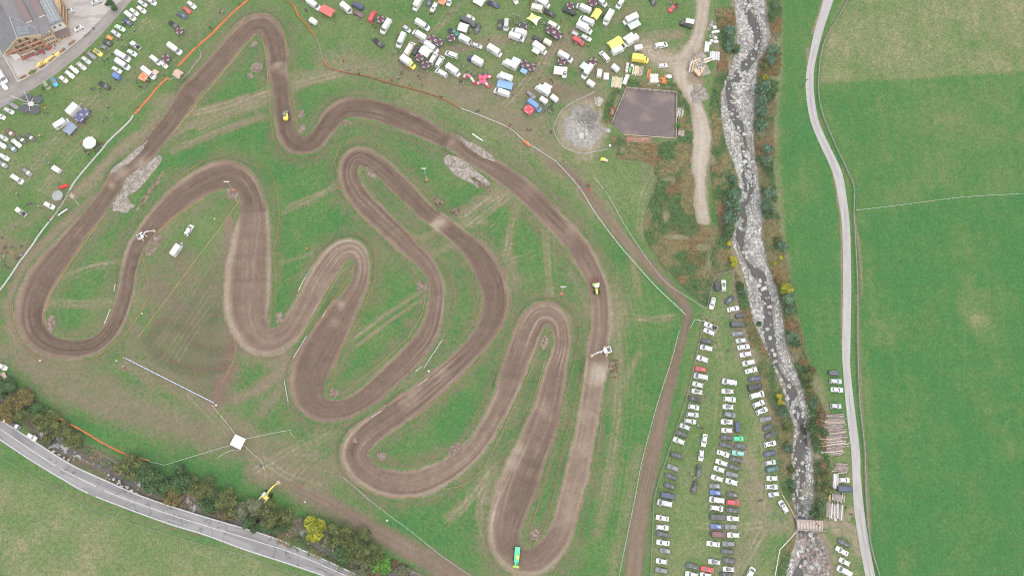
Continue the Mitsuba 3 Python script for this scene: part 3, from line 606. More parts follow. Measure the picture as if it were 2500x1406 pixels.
# station: share of the length from the front, belt height, width factor, roof width factor, roof height
N, HD = (0, .52, .80, .84, .60), (.035, .66, .94, .86, .73)
SPEC = {
 'h': (4.05, 1.76, [N, HD, (.25, .90, 1, .86, .96), (.42, .94, 1, .70, 1.43), (.62, .96, 1, .70, 1.50), (.87, .98, .98, .67, 1.42), (.965, .96, .94, .80, 1.02), (1, .60, .86, .86, .66)], 'hatchback'),
 'e': (4.65, 1.82, [N, HD, (.27, .90, 1, .86, .95), (.42, .93, 1, .70, 1.39), (.62, .95, 1, .70, 1.47), (.90, .96, .98, .67, 1.40), (.975, .95, .94, .80, 1.00), (1, .60, .86, .86, .66)], 'estate car'),
 's': (4.6, 1.8, [N, HD, (.27, .88, 1, .86, .94), (.43, .92, 1, .68, 1.36), (.62, .94, 1, .68, 1.42), (.78, .95, .98, .64, 1.32), (.89, .96, .96, .82, 1.00), (1, .74, .86, .86, .90)], 'saloon car'),
 'u': (4.5, 1.9, [(0, .62, .82, .86, .72), (.035, .80, .95, .88, .90), (.25, 1.02, 1, .86, 1.10), (.40, 1.06, 1, .72, 1.60), (.62, 1.08, 1, .72, 1.68), (.90, 1.08, .98, .70, 1.60), (.975, 1.06, .95, .82, 1.12), (1, .70, .88, .88, .78)], 'off-road car'),
 'm': (4.75, 1.88, [(0, .60, .82, .84, .70), (.035, .80, .94, .86, .90), (.17, 1.00, 1, .86, 1.06), (.36, 1.06, 1, .72, 1.70), (.60, 1.08, 1, .72, 1.78), (.92, 1.08, .98, .70, 1.70), (.98, 1.05, .95, .82, 1.12), (1, .70, .88, .88, .78)], 'people carrier'),
 'v': (5.1, 1.95, [(0, .66, .82, .86, .78), (.03, .92, .95, .88, 1.02), (.13, 1.14, 1, .88, 1.20), (.29, 1.18, 1, .78, 1.90), (.55, 1.2, 1, .80, 1.97), (.96, 1.2, .99, .78, 1.93), (.985, 1.16, .97, .84, 1.30), (1, .70, .92, .92, .78)], 'minibus van'),
 'V': (6.1, 2.05, [(0, .70, .82, .86, .82), (.025, .98, .95, .88, 1.10), (.12, 1.24, 1, .88, 1.32), (.25, 1.30, 1, .80, 2.30), (.32, 1.35, 1, .82, 2.56), (.97, 1.35, .99, .82, 2.58), (.99, 1.3, .98, .86, 2.2), (1, .70, .94, .94, .78)], 'panel van'),
 'p': (5.2, 1.86, [(0, .66, .82, .86, .76), (.03, .84, .95, .88, .94), (.27, 1.00, 1, .86, 1.06), (.39, 1.04, 1, .74, 1.70), (.56, 1.06, 1, .74, 1.76), (.625, 1.06, .99, .80, 1.12), (.63, .90, .99, .98, 1.02), (1, .90, .98, .98, 1.00)], 'pickup'),
 'j': (4.0, 1.75, [(0, .80, .90, .92, .90), (.03, 1.02, .98, .90, 1.08), (.27, 1.10, 1, .90, 1.16), (.33, 1.14, 1, .80, 1.80), (.6, 1.15, 1, .80, 1.86), (.95, 1.15, 1, .80, 1.84), (.97, 1.12, .98, .84, 1.2), (1, .70, .92, .92, .78)], 'jeep'),
 'k': (4.2, 1.78, [N, HD, (.30, .84, 1, .84, .90), (.45, .88, 1, .66, 1.24), (.60, .90, 1, .66, 1.28), (.76, .90, .98, .64, 1.18), (.88, .92, .96, .8, .95), (1, .70, .86, .86, .84)], 'coupe')}
SPEC['H'] = (5.0, 2.05, None, 'compact motorhome')
def build_car(kind):
    L, W, st, _ = SPEC[kind]
    z0 = 0.26 if kind not in 'ujp' else 0.36
    rings, w = [], W / 2
    for xf, zb, wf, tf, zt in st:
        x = L / 2 - xf * L
        a, b = w * wf, w * wf * tf
        rings.append([(x, -a * .92, z0), (x, -a, z0 + .2), (x, -a, zb), (x, -b, zt), (x, b, zt), (x, a, zb), (x, a, z0 + .2), (x, a * .92, z0)])
    r = np.array(rings)
    body = [loft(r)]
    for s in (-1, 1):                                       # mirrors
        m_ = box(-.09, .09, -.11, .11, -.08, .08)
        m_.apply_translation((r[3, 3, 0] + (r[2, 3, 0] - r[3, 3, 0]) * .75, s * (w + .10), r[2, 2, 2] + .06))
        body.append(m_)
    P_ = {'body': [cat(body)]}
    P_['windscreen'] = [pane([r[2, 3], r[2, 4], r[3, 4], r[3, 3]], 0.04)]
    if kind != 'V':
        a, b = (4, 5) if kind == 'p' else (5, 6)
        P_['rear_window'] = [pane([r[a, 3], r[a, 4], r[b, 4], r[b, 3]], 0.10)]
    last = {'V': 3, 'p': 4}.get(kind, 5)
    P_['side_window'] = []
    for s in (0, 1):
        lo, hi = (2, 3) if s == 0 else (5, 4)
        q = [r[3, lo], r[last, lo], r[last, hi], r[3, hi]] if kind != 'V' else [r[2, lo] * .7 + r[3, lo] * .3, r[4, lo], r[4, lo] * .4 + r[4, hi] * .6, r[3, lo] * .3 + r[3, hi] * .7]
        P_['side_window'].append(pane(q if s == 1 else q[::-1], 0.16))
    if kind == 'p':
        x0, x1 = -L / 2 + .10, -L / 2 + .36 * L
        P_['load_bed'] = [box(x0, x1, -w * .86, w * .86, .80, 1.026)]
    R = 0.31 if kind in 'hesk' else 0.36
    wb = (0.18, 0.81) if kind not in 'vV' else (0.16, 0.80)
    P_['wheel'] = [wheel(R, .2)]
    pos = [(L / 2 - f * L, s * (w - .10), R) for f in wb for s in (-1, 1)]
    return {k: [mikit.ply(m_, None, 38) for m_ in v] for k, v in P_.items()}, pos

def rbox(L, W, z0, z1, r=0.25, nose=0.0, tail=0.0):
    """A box of a body with rounded upper edges; nose/tail pull the ends in towards the top."""
    rings = []
    for x, s in ((L / 2, .0), (L / 2 - .12, 1.0), (-L / 2 + .12, 1.0), (-L / 2, .0)):
        k = 1 if s else .93
        zt = z1 if s else z1 - .22
        w = W / 2 * k
        sx = -nose if x > 0 else tail
        rings.append([(x, -w, z0), (x + sx * .5, -w, (z0 + zt) / 2), (x + sx, -w, zt - r), (x + sx, -w + r * .5, zt), (x + sx, w - r * .5, zt), (x + sx, w, zt - r), (x + sx * .5, w, (z0 + zt) / 2), (x, w, z0)])
    return loft(rings)

def flat(x, y, z, l, w, t=0.06):
    return box(x - l / 2, x + l / 2, y - w / 2, y + w / 2, z, z + t)

CARS, WH = {}, {}
for k_ in 'hesumvVpjk':
    CARS[k_] = build_car(k_)
V_ = CARS['V'][0]
SH = {  # bodies that are boxes: parts, wheel spots, noun
 'r': ({'cabin': [rbox(5.0, 2.3, .45, 2.95, .3, 0.1, 0)], 'cab': [loft([[(x, -w, .35), (x, -w, zz * .6), (x, -w * .8, zz), (x, w * .8, zz), (x, w, zz * .6), (x, w, .35)] for x, w, zz in ((3.45, .82, .85), (3.3, .96, 1.15), (2.75, 1.0, 1.42), (2.2, 1.0, 2.2), (1.6, 1.05, 2.3))])],
        'windscreen': [pane([(2.76, .82, 1.44), (2.22, .82, 2.2), (2.22, -.82, 2.2), (2.76, -.82, 1.44)][::-1], .08, .03)], 'roof_hatch': [flat(0.6, .1, 2.93, .7, .6), flat(-1.4, .2, 2.93, .5, .5)], 'side_window': [pane([(-1.6, -1.155, 1.6), (.2, -1.155, 1.6), (.2, -1.155, 2.2), (-1.6, -1.155, 2.2)], .05), pane([(-1.6, 1.155, 1.6), (-1.6, 1.155, 2.2), (.2, 1.155, 2.2), (.2, 1.155, 1.6)], .05)]},
       [(2.4, -.92, .36), (2.4, .92, .36), (-1.5, -.98, .36), (-1.5, .98, .36)], 'motorhome'),
 'c': ({'body': [rbox(5.0, 2.25, .45, 2.6, .35, .55, .2)], 'roof_hatch': [flat(.5, .1, 2.58, .6, .6), flat(-1.3, .1, 2.58, .4, .4)], 'window': [pane([(-1.2, -1.13, 1.4), (.6, -1.13, 1.4), (.6, -1.13, 2.0), (-1.2, -1.13, 2.0)], .05), pane([(2.42, -.8, 1.2), (2.42, .8, 1.2), (2.1, .8, 2.0), (2.1, -.8, 2.0)], .05, .06)],
        'drawbar': [cat([rod((2.4, -.6, .5), (3.6, 0, .5), .06), rod((2.4, .6, .5), (3.6, 0, .5), .06), flat(2.95, 0, .5, .5, .7, .3)])]}, [(-.3, -1.0, .34), (-.3, 1.0, .34)], 'caravan'),
 'x': ({'box': [rbox(2.7, 1.6, .5, 1.9, .12)], 'drawbar': [rod((1.3, 0, .5), (2.5, 0, .5), .05)]}, [(-.1, -.82, .3), (-.1, .82, .3)], 'box trailer'),
 'f': ({'load_bed': [cat([flat(0, 0, .5, 2.6, 1.5, .08), box(-1.3, 1.3, -.78, -.72, .5, .95), box(-1.3, 1.3, .72, .78, .5, .95), box(-1.33, -1.27, -.78, .78, .5, .95), box(1.27, 1.33, -.78, .78, .5, .95)])], 'drawbar': [cat([rod((1.3, -.5, .5), (2.5, 0, .5), .05), rod((1.3, .5, .5), (2.5, 0, .5), .05)])]}, [(-.1, -.9, .3), (-.1, .9, .3)], 'open trailer'),
 'b': ({'box': [rbox(4.2, 2.25, .8, 3.1, .1)], 'cab': [loft([[(x, -w, .4), (x, -w, zz * .6), (x, -w * .84, zz), (x, w * .84, zz), (x, w, zz * .6), (x, w, .4)] for x, w, zz in ((4.1, .85, 1.0), (3.95, .98, 1.25), (3.4, 1.02, 1.5), (2.9, 1.02, 2.25), (2.2, 1.04, 2.35))])],
        'windscreen': [pane([(3.41, .84, 1.52), (2.92, .84, 2.24), (2.92, -.84, 2.24), (3.41, -.84, 1.52)][::-1], .08, .03)]}, [(3.2, -.95, .38), (3.2, .95, .38), (-1.0, -1.0, .38), (-1.0, 1.0, .38)], 'box truck')}
for k_, (parts_, pos_, noun_) in SH.items():
    CARS[k_] = ({n: [mikit.ply(m_, None, 30) for m_ in ms] for n, ms in parts_.items()} | {'wheel': [mikit.ply(wheel(.34, .22), None, 40)]}, pos_)
    SPEC[k_] = (0, 0, None, noun_)
HALF = dict(h=.8, e=.8, s=.75, u=.9, m=.95, v=1.1, V=1.4, p=.9, j=1.0, k=.7, r=1.6, c=1.4, x=1.1, f=.6, b=1.7)
SUN, RAIL = mikit.ply(flat(-.25, 0, 1.455, 1.3, .95, .03)), mikit.ply(cat([rod((-1.6, s * .60, 1.52), (.4, s * .60, 1.52), .03, 5) for s in (-1, 1)]))

REG = []          # everything that still needs its place said: (key, x, y, noun phrase)
def place_px(px, py, deg, h=0.0):
    """Point and world heading for something seen at a survey pixel with its middle h above the land."""
    a = at(px, py, h)
    zz = float(zat(*a)) if abs(a[0]) < 230 and -30 < a[1] < 230 else 0.0
    a = at(px, py, h + zz)
    b = at(px + 8 * math.cos(math.radians(deg)), py - 8 * math.sin(math.radians(deg)), h + zz)
    return float(a[0]), float(a[1]), zz, math.degrees(math.atan2(b[1] - a[1], b[0] - a[0]))

def vehicle(px, py, deg, kind, col, extra='', row=None, group=None, scale=1.0):
    noun = SPEC[kind][3]
    x, y, zz, d = place_px(px, py, deg, HALF[kind])
    name = {'h': 'parked_car', 'e': 'parked_car', 's': 'parked_car', 'u': 'parked_car', 'm': 'parked_car', 'k': 'parked_car', 'v': 'parked_van', 'V': 'parked_van', 'p': 'pickup_truck', 'j': 'jeep', 'r': 'motorhome', 'c': 'caravan', 'x': 'box_trailer', 'f': 'open_trailer', 'b': 'box_truck'}[kind]
    catg = {'parked_car': 'car', 'parked_van': 'van', 'pickup_truck': 'pickup', 'jeep': 'jeep', 'motorhome': 'motorhome', 'caravan': 'caravan', 'box_trailer': 'trailer', 'open_trailer': 'trailer', 'box_truck': 'truck'}[name]
    key = thing(name, '', catg, group)
    to = pose(x, y, zz, d, scale)
    meshes, pos = CARS[kind]
    for pn, ms in meshes.items():
        if pn == 'wheel':
            for p_ in pos:
                part(key, 'wheel', ms[0], 'm_tyre', to=to.translate(list(map(float, p_))))
            continue
        for m_ in ms:
            mat = 'm_car_' + col
            if 'win' in pn:
                mat = 'm_glass'
            elif pn == 'load_bed':
                mat = 'm_dark' if kind == 'p' else mat
            elif pn == 'drawbar':
                mat = 'm_steel'
            elif pn == 'roof_hatch':
                mat = 'm_cloth_S'
            elif pn == 'cab' and 'cab:' in extra:
                mat = 'm_car_' + extra.split('cab:')[1][0]
            part(key, pn, m_, mat, to=to)
    rise = {'u': .19, 'm': .27, 'v': .49, 'h': .02}.get(kind, 0.0)
    if 'sun' in extra:
        part(key, 'sunroof', SUN, 'm_glass', to=to.translate([0, 0, rise]))
    if 'rail' in extra:
        part(key, 'roof_rail', RAIL, 'm_alu', to=to.translate([0, 0, rise]))
    desc = f'{PAINT[col][0]} {noun}' + (' with dark sunroof' if 'sun' in extra else ' with roof rails' if 'rail' in extra else '')
    if 'cab:' in extra:
        desc = f'{PAINT[col][0]} {noun} with {PAINT[extra.split("cab:")[1][0]][0]} cab'
    REG.append(dict(key=key, x=px, y=py, desc=desc, row=row))
    return key
# ---- where the survey shows each vehicle: x y heading kind paint [details], row by row from the top
FLEET = '''
=the wooden fence row|top|cars along the wooden fence of the lower car park
1750 698 100 j k|1767 697 92 e w sun|1739.5 740.6 -105 s w|1735 796 156 p w|1732 810 156 e w|1726 833 -8 e d|1724.7 849.7 167 m w|1715.4 876 160 u w|1711 901 170 h r|1711 919.4 168 v S|1704 938.5 166 h w|1702 955.7 168 h w sun|1695.6 974.4 163 e k|1693.7 993.5 -10 h w|1691 1012 -5 e S|1685 1028 -8 e S rail|1672.5 1041.5 158 h S|1663.7 1058.7 158 e d|1657.4 1075.6 158 e w|1652.7 1111.5 -15 e d|1643.6 1142 158 e g rail|1638 1163 160 e d|1634.5 1186 162 h d|1630.9 1210 -10 v n|1622.7 1228 168 v S|1617 1264 170 s w|1617 1287 -5 e w rail|1617.7 1303.6 166 e d|1618.4 1324 172 s w|1624.4 1344 173 h g|1615.5 1369.6 172 h w|1615.5 1392 170 e g
=the row on the river bank|top|cars in the row on the river bank
1782 732 45 h n sun|1790 754 12 s w|1808.6 770 10 h d|1801.5 792 0 v d|1801.5 814.5 185 e g|1809.5 831 187 h S|1815.5 847 8 s w|1821 864.5 190 e w|1828 885 192 m w|1834 904 15 s w|1842.6 924 188 s n|1843.7 944.7 12 v k|1848.6 964 14 v w|1852.5 985.4 22 u w|1860 1002.6 24 u w sun|1870 1023 190 e g|1874.5 1043 25 h d|1880.7 1061 28 e d|1880 1083 12 u w sun|1880 1107 192 e n|1881 1129 10 h S|1886 1145 12 m t|1885.5 1167 182 h w|1883.6 1188 0 e w sun|1889.6 1206 190 h S|1913 1236 122 m w sun
=the loose row beside the fence row|top|cars in the loose row next to the fence row
1719.4 1074.5 -100 s w|1712 1111 -95 h w|1706 1149 -93 e k|1695.7 1189 -105 e k|1690 1381.6 165 s d|1727 1389 170 s r|1689 1402 168 e w|1723 1404 172 h w
=the left middle car park row|top|cars in the left middle row of the lower car park
1781 932.6 170 v w|1777 955 178 e w sun|1781.7 974.4 -5 u w|1778 993 175 h w sun|1781.5 1012 -10 u g|1775 1029.4 178 u w sun|1775 1050 178 h w|1774 1068.6 172 e d|1772 1087 166 e d|1765.6 1107 -18 s w|1762 1129 160 e w|1756 1145 162 h w|1751 1167 162 e w|1745.6 1186 177 h g|1747 1202 175 h b|1750 1220 172 v w|1750 1240 -8 m w|1751.6 1262 177 v d|1749 1284.4 178 h b|1755 1304 -3 v R|1741 1327 172 s w|1744.4 1371 172 e S sun
=the right middle car park row|top|cars in the right middle row of the lower car park
1800.4 1042 92 j n|1802 1070.6 2 h e|1808.5 1089 172 e d rail|1802.6 1106 172 e T|1796.5 1122 165 e d|1791 1140 165 s d|1788 1158 168 e g|1786.4 1176 163 u w|1787.6 1207 175 h d|1789 1226 -3 m r|1788 1245 174 s d|1790 1265 176 e w|1785 1285.6 177 e g rail|1790.7 1305.5 178 e w|1779 1327 178 e g|1776 1345.6 172 e d|1779.7 1367.7 173 s d|1779 1388.8 177 h w sun|1773 1402.7 175 e k|1830.8 1401 60 v w
=the cars beside the pale lane|top|cars beside the pale lane
2037 910.6 -3 e d rail|2040.6 930.4 -3 e S rail|2043.5 951 -3 s w|2041 991 -2 h S|2061 1171.6 2 h w|2063.5 1193 -2 v n|2060 1324.7 155 s d|2055.6 1344.4 150 s w|2062.3 1371 152 h w|2062 1393.6 152 v w
=the row along the hotel road|right end|cars in the row along the hotel road
369 4 -30 m w|347.5 9 -33 e S|345 24 -35 e w|327 29.5 -37 e w|317.5 39.5 -38 v w|311 54 -35 e n|293 69 -27 s l|282 82 -33 e S rail|268 93 -30 f o|262 105 -28 h k|253 115.5 -25 f g|239 129 -35 k y sun|223 136 -35 e g|210 147.5 -35 e S|199 162 -38 s S|180 170 -38 e w|170 182 -38 e w|154.5 194 -33 h w|132.5 201 -58 k B sun|114.5 210 -50 j O|32.5 258 -30 s g|21.5 271 -25 e S|1.5 284 -30 h w
=the second row from the hotel road|right end|vehicles in the second row from the hotel road
467.5 12.5 -38 e w|456 25 -35 h r|444.5 38 -25 e n|425 62 -35 p k|426 119.5 -35 V w|380 147.5 -38 v w|399 158 -38 h w|362.5 178 -38 V w|330 111 143 p w|322 129.5 -28 e w|299.5 137.5 -30 V w|299 157 -33 V w|285 171 -30 e w|285 188 -30 x b|255 209 -30 p k
=the hotel forecourt|top|vehicles on the hotel forecourt
234 5 200 s S|169 27 198 h w sun|192 69 208 h w sun
=the side yard of the hotel|top|vehicles in the side yard of the hotel
4 186 -60 V w|9.5 210 -52 h w
=the grass car park at the left edge|top|cars parked on the grass at the left edge
24 324 -38 e R|8 337 -30 h S|52 340 -40 e d|73 335 -35 e d|40 350 -38 s w|4 354 -35 h w|30 362 -38 h t|10 384 -30 e w|6 401 -35 e g|66 420 -40 e g|42 437.5 -33 v w|139 415 -33 x w|120 502 -25 u w|50 517 145 p w
=the lower left corner|top|vehicles in the lower left corner
5 895 -25 h w|10 917 -60 f a|10 1022 -33 s R|37.5 1038 -33 s d|77 1066 -30 h w
=||campers inside the race track
461 562 58 m w|430 610 55 c w
=paddock||vehicles in the riders' paddock
873 15 155 v n|875 35 -27 e R|844 19 -40 c w|909 40 65 v r|942 65 -122 V w|924 105.5 -42 p k|979 98.5 -115 V m|993 71 -40 h S|1031 61 -32 V w|1024 86 148 V w|1029 102.5 -30 f g|1000 119.5 60 V i|1016 123 62 m k|1021 6 -120 r w|1048 6 -110 h n|991 149 -35 b w cab:y|1058 143.5 62 v w|1074 150.5 60 v w|1102 134 160 v w|1104 170.6 -35 r w|1077 178.5 150 v w|1053 116 -35 V w|1107.6 78.7 -28 p G|1134.7 97 -28 c w|1164.5 112 -18 e S|1148 43.7 -28 h w|1143.5 54 -25 V d|1166 71 -115 s d|1204 11 -22 p n|1059.5 18 -122 u w|1098 2 -110 m w|1205 123 -32 r w|1166 151 150 b w cab:n|1220.5 60 -95 e k|1236 61 -95 v S|1267 79 163 V w|1261 91 -17 V w|1311.6 21 -15 c i|1322.5 5 -28 r w|1341.5 33 -25 p k|1352 63 -30 v i|1311.6 95.6 150 e k|1336.5 105.5 -28 x i|1315.6 116.5 -35 r w|1257 0 -60 h w|1389.5 28 155 v k|1425 20.5 155 V w|1468.6 5 -40 v w|1432 51 155 V w|1421 66 -28 b w|1404 82.6 -30 f S|1431 93 -25 e w|1412 100.5 -30 v r|1486.5 41 -120 r w|1515 8.5 -125 v w|1542 46 205 r w|1543 99 -150 r w|1558.5 118.5 10 x w|1508 124 25 c w|1476 138 130 v w|1614 111 10 v w|1618 161 8 h w|1675 60 160 v k|1644 19 -140 p r|1593 3 -60 h k|1380 139 -30 V w|1379 176.8 -100 m w sun|1434 175 -125 V w|1463 181 80 x w|1442 205.6 -35 x w|1502 168 -40 x w|1247 159 155 r w|1235 190 160 r w|1225 226 160 V w|1327 222 150 r w|1327 246.7 -33 x w|1353 242 -38 x w|1295.7 231.7 -38 e g|1305 258 -38 V s|1556.5 143.5 -8 b y|765 11 -35 V w|765 54 -32 x w'''
for block in FLEET.strip().split('\n='):
    head, rows = block.lstrip('=').split('\n')
    row, end, grp = head.split('|')
    for item in rows.split('|'):
        w_ = item.split()
        vehicle(float(w_[0]), float(w_[1]), float(w_[2]), w_[3], w_[4], ' '.join(w_[5:]), (row, end) if end else (row or None), grp, {'x': 1.25, 'e': 0.97, 'V': 1.1, 'r': 1.1, 'c': 1.08, 'v': 1.06, 'b': 1.12}.get(w_[3], 1.0))
# ---------------------------------------------------------------- tents and awnings
def tent(px, py, deg, L, W, col, label, kind='peak', logo='', name='canopy_tent', catg='tent', group=None, h=2.2, lean=0.0):
    x, y, zz, d = place_px(px, py, deg, h + .3)
    key = thing(name, label, catg, group)
    to = pose(x, y, zz, d)
    a, b = L / 2, W / 2
    cc = [(-a, -b, h), (a, -b, h), (a, b, h + lean), (-a, b, h + lean)]
    if kind == 'peak':
        n = max(1, round(L / W))
        roofs = []
        for i in range(n):
            x0, x1 = -a + L * i / n, -a + L * (i + 1) / n
            v = [(x0, -b, h), (x1, -b, h), (x1, b, h), (x0, b, h), ((x0 + x1) / 2, 0, h + .75)]
            roofs.append(trimesh.Trimesh(v, [[0, 1, 4], [1, 2, 4], [2, 3, 4], [3, 0, 4]], process=False))
            if logo:
                c0 = np.array([(x0 + x1) / 2, 0, h + .75])
                for e0, e1 in ((0, 1), (1, 2), (2, 3), (3, 0)):
                    m0 = (np.array(v[e0]) + v[e1]) / 2
                    ed = np.array(v[e1], float) - v[e0]
                    ed /= np.linalg.norm(ed)
                    up = c0 - m0
                    nn = np.cross(ed, up)
                    nn /= np.linalg.norm(nn)
                    def quad(u0, w0, w1, t0, t1):
                        return [m0 + up * t0 + ed * w0 + nn * u0, m0 + up * t0 + ed * w1 + nn * u0, m0 + up * t1 + ed * w1 + nn * u0, m0 + up * t1 + ed * w0 + nn * u0]
                    if 'r' in logo:
                        part(key, 'emblem', pane(quad(.03, -.34, .34, .30, .60), 0, .0), 'm_logo', to=to)
                    part(key, 'lettering', pane(quad(.03, -.62, .62, .09, .21), 0, .0), 'm_flat_white', to=to)
        part(key, 'roof', cat(roofs), 'm_cloth_' + col, to=to)
    elif kind == 'flat':
        part(key, 'roof', trimesh.Trimesh(cc + [(0, 0, h + lean / 2 + .12)], [[0, 1, 4], [1, 2, 4], [2, 3, 4], [3, 0, 4]], process=False), 'm_cloth_' + col, to=to)
    elif kind == 'oct':
        r = [(a * math.cos(t), a * math.sin(t), h) for t in np.arange(8) * math.pi / 4 + .39]
        part(key, 'roof', trimesh.Trimesh(r + [(0, 0, h + .9)], [[i, (i + 1) % 8, 8] for i in range(8)], process=False), 'm_cloth_' + col, to=to)
        cc = r[::2]
    elif kind == 'gable':
        v = [(-a, -b, h), (a, -b, h), (a, 0, h + .9), (-a, 0, h + .9), (-a, b, h), (a, b, h)]
        part(key, 'roof', trimesh.Trimesh(v, [[0, 1, 2], [0, 2, 3], [3, 2, 5], [3, 5, 4]], process=False), 'm_cloth_' + col, to=to)
    elif kind == 'sail':
        g = np.linspace(-1, 1, 9)
        v = [(a * u * (1 - .22 * (1 - w * w)), b * w * (1 - .22 * (1 - u * u)), h + .5 * u * w) for u in g for w in g]
        f = [[i * 9 + j, i * 9 + 9 + j, i * 9 + 10 + j, i * 9 + 1 + j] for i in range(8) for j in range(8)]
        part(key, 'roof', (v, f), 'm_sail', True, to=to)
    if kind in ('peak', 'gable', 'oct'):
        n = len(cc)
        ring = [[cc[i], cc[(i + 1) % n]] for i in range(n)] if kind != 'oct' else [[r[i], r[(i + 1) % 8]] for i in range(8)]
        part(key, 'valance', cat([trimesh.Trimesh([(p[0], p[1], p[2] - .26), (q_[0], q_[1], q_[2] - .26), q_, p], [[0, 1, 2], [0, 2, 3]], process=False) for p, q_ in ring]), 'm_cloth_' + col, to=to)
    for p in cc:
        part(key, 'leg', rod((p[0] * .97, p[1] * .97, 0), (p[0] * .97, p[1] * .97, p[2]), .035, 5), 'm_alu', to=to)
    REG.append(dict(key=key, x=px, y=py, desc=label if group is None else '', fixed=group is None, row=None, tent=True))
    if group is not None:
        REG[-1].update(desc=label)
    return key
def sail(p, n, uv):
    return mikit.mix([0.80, 0.79, 0.76], [0.85, 0.80, 0.28], mikit.smoothstep(0.35, 0.42, mikit.noise(p.x * .4, p.y * .25, 3.0)))
scene['m_sail'] = diffuse(sail)
BT = 'black pop-up tent with red emblems and white lettering'
for s in '437.5 75 -35 3|404 142.5 -35 3.2|929 47 -35 3.2|1024 140 -30 3.4|1039 158 -30 3.4|1101.5 92.7 -15 3.4|1371 151 -15 3.2|1393 14 -20 3.2|1447.7 6 -25 3.6|1448 151 -50 3.2'.split('|'):
    a_ = list(map(float, s.split()))
    tent(a_[0], a_[1], a_[2], a_[3], a_[3], 'k', BT, logo='rw', group='black pop-up tents of the riders')
for x, y, d_, L in [(1063, 99, -28, 6.4), (1353, 79, -33, 7.4), (1289, 160, -27, 6.4)]:
    tent(x, y, d_, L, L / 2, 'k', 'long black double tent with red emblems and white lettering', logo='rw', group='black pop-up tents of the riders')
tent(1277, 63, -18, 3.4, 3.2, 'k', 'black tent with white lettering only, behind the white panel vans', logo='w')
tent(198, 280, 48, 6.0, 4.0, 'n', 'large dark blue tent with white lettering attached to a white trailer', logo='w')
for x, y, d_, L, W, c_, lab, kd in [
    (1131, 66.5, -18, 4, 3.7, 'w', 'square white tent beside the black and white vans in the paddock', 'gable'), (1039, 125, -35, 4.6, 3.8, 'w', 'white tent between black emblem tents at the left paddock edge', 'gable'), (1171, 1, -30, 4.4, 4, 'w', 'white tent at the top photo edge left of a dark pickup', 'gable'),
    (1259.5, 148.5, -25, 3.6, 2.8, 'P', 'pale awning joining a white motorhome to the black double tent', 'flat'), (1549, 60, 28, 5, 2.8, 'P', 'pale blue awning along the white motorhome nearest the yard', 'flat'), (1427, 161, -35, 3.0, 3.0, 'P', 'pale blue-green awning left of the van near the white boxes', 'flat'),
    (1335, 212.5, -30, 3.6, 3.0, 'w', 'white awning on the motorhome above the blue van', 'flat'), (1685, 51, -12, 3.5, 2.2, 'S', 'grey awning on the black van beside the gravel track', 'flat'), (1534, 88, 32, 4.6, 1.5, 'S', 'narrow light grey awning on the white camper above the box trailer', 'flat'), (1309, 123, -30, 3.2, 2.4, 'w', 'white awning on the motorhome with the green windscreen blind', 'flat'),
    (1364, 171.5, -8, 3.8, 3.6, 'w', 'tall white square tent with grey writing below a black tent', 'gable'), (799, 26, -28, 5.8, 3.7, 'p', 'large faded red tent standing alone left of the paddock', 'gable'), (1291, 267, -35, 3.5, 3.4, 'r', 'bright red tent with white logos beside the blue van', 'peak'),
    (349, 187, -28, 3.4, 3.2, 'o', 'orange tent with pale logos next to a white van', 'peak'), (1079.6, 2, -25, 3, 3, 'o', 'orange tent at the top photo edge between white cars', 'peak'), (1456, 34, 57, 4.7, 3.1, 'y', 'yellow-orange tent behind a long white panel van', 'gable'),
    (1502.5, 104, 31, 6.0, 3.8, 'Y', 'big lemon yellow tent against a white caravan', 'gable'), (1233, 206.5, -13, 6.3, 3.1, 'b', 'long light blue tent between two white campers', 'gable'), (1303.6, 45, -30, 5.2, 4.0, 'w', 'white and yellow shade sail in the paddock', 'sail'), (1278.7, 173, -25, 2.7, 2.0, 'b', 'small blue canopy below the black double tent', 'flat'),
    (217, 348, 0, 5.4, 5.4, 'w', 'white octagonal parasol tent with a crowd of spectators beside it', 'oct'), (169.5, 313, 47, 4.6, 3.8, 's', 'grey-blue tent beside the white camper at the left', 'gable'), (580, 1078, -25, 4.4, 4.2, 'w', 'white tent where the rope lanes behind the start meet', 'flat'),
    (378, 176, -30, 2.4, 2.0, 'a', 'small tan awning beside a white panel van', 'flat'), (434, 180, -32, 3.4, 3.2, 'a', 'small tan hut-like tent on the orange mesh fence', 'gable'), (139, 477, 20, 4.4, 4.4, 'g', 'grey star shaped tent of the race speaker with red emblems', 'oct')]:
    tent(x, y, d_, L, W, c_, lab, kd, logo='w' if c_ in 'ro' and kd == 'peak' else '')
lx = vehicle(181, 271, 48, 'x', 'w', '', None, None, 1.9); REG[-1].update(desc='long white trailer behind the dark blue tent', fixed=True)
lx = vehicle(147, 303, 32, 'r', 'w', '', None, None); REG[-1].update(desc='white camper next to the grey-blue tent', fixed=True)

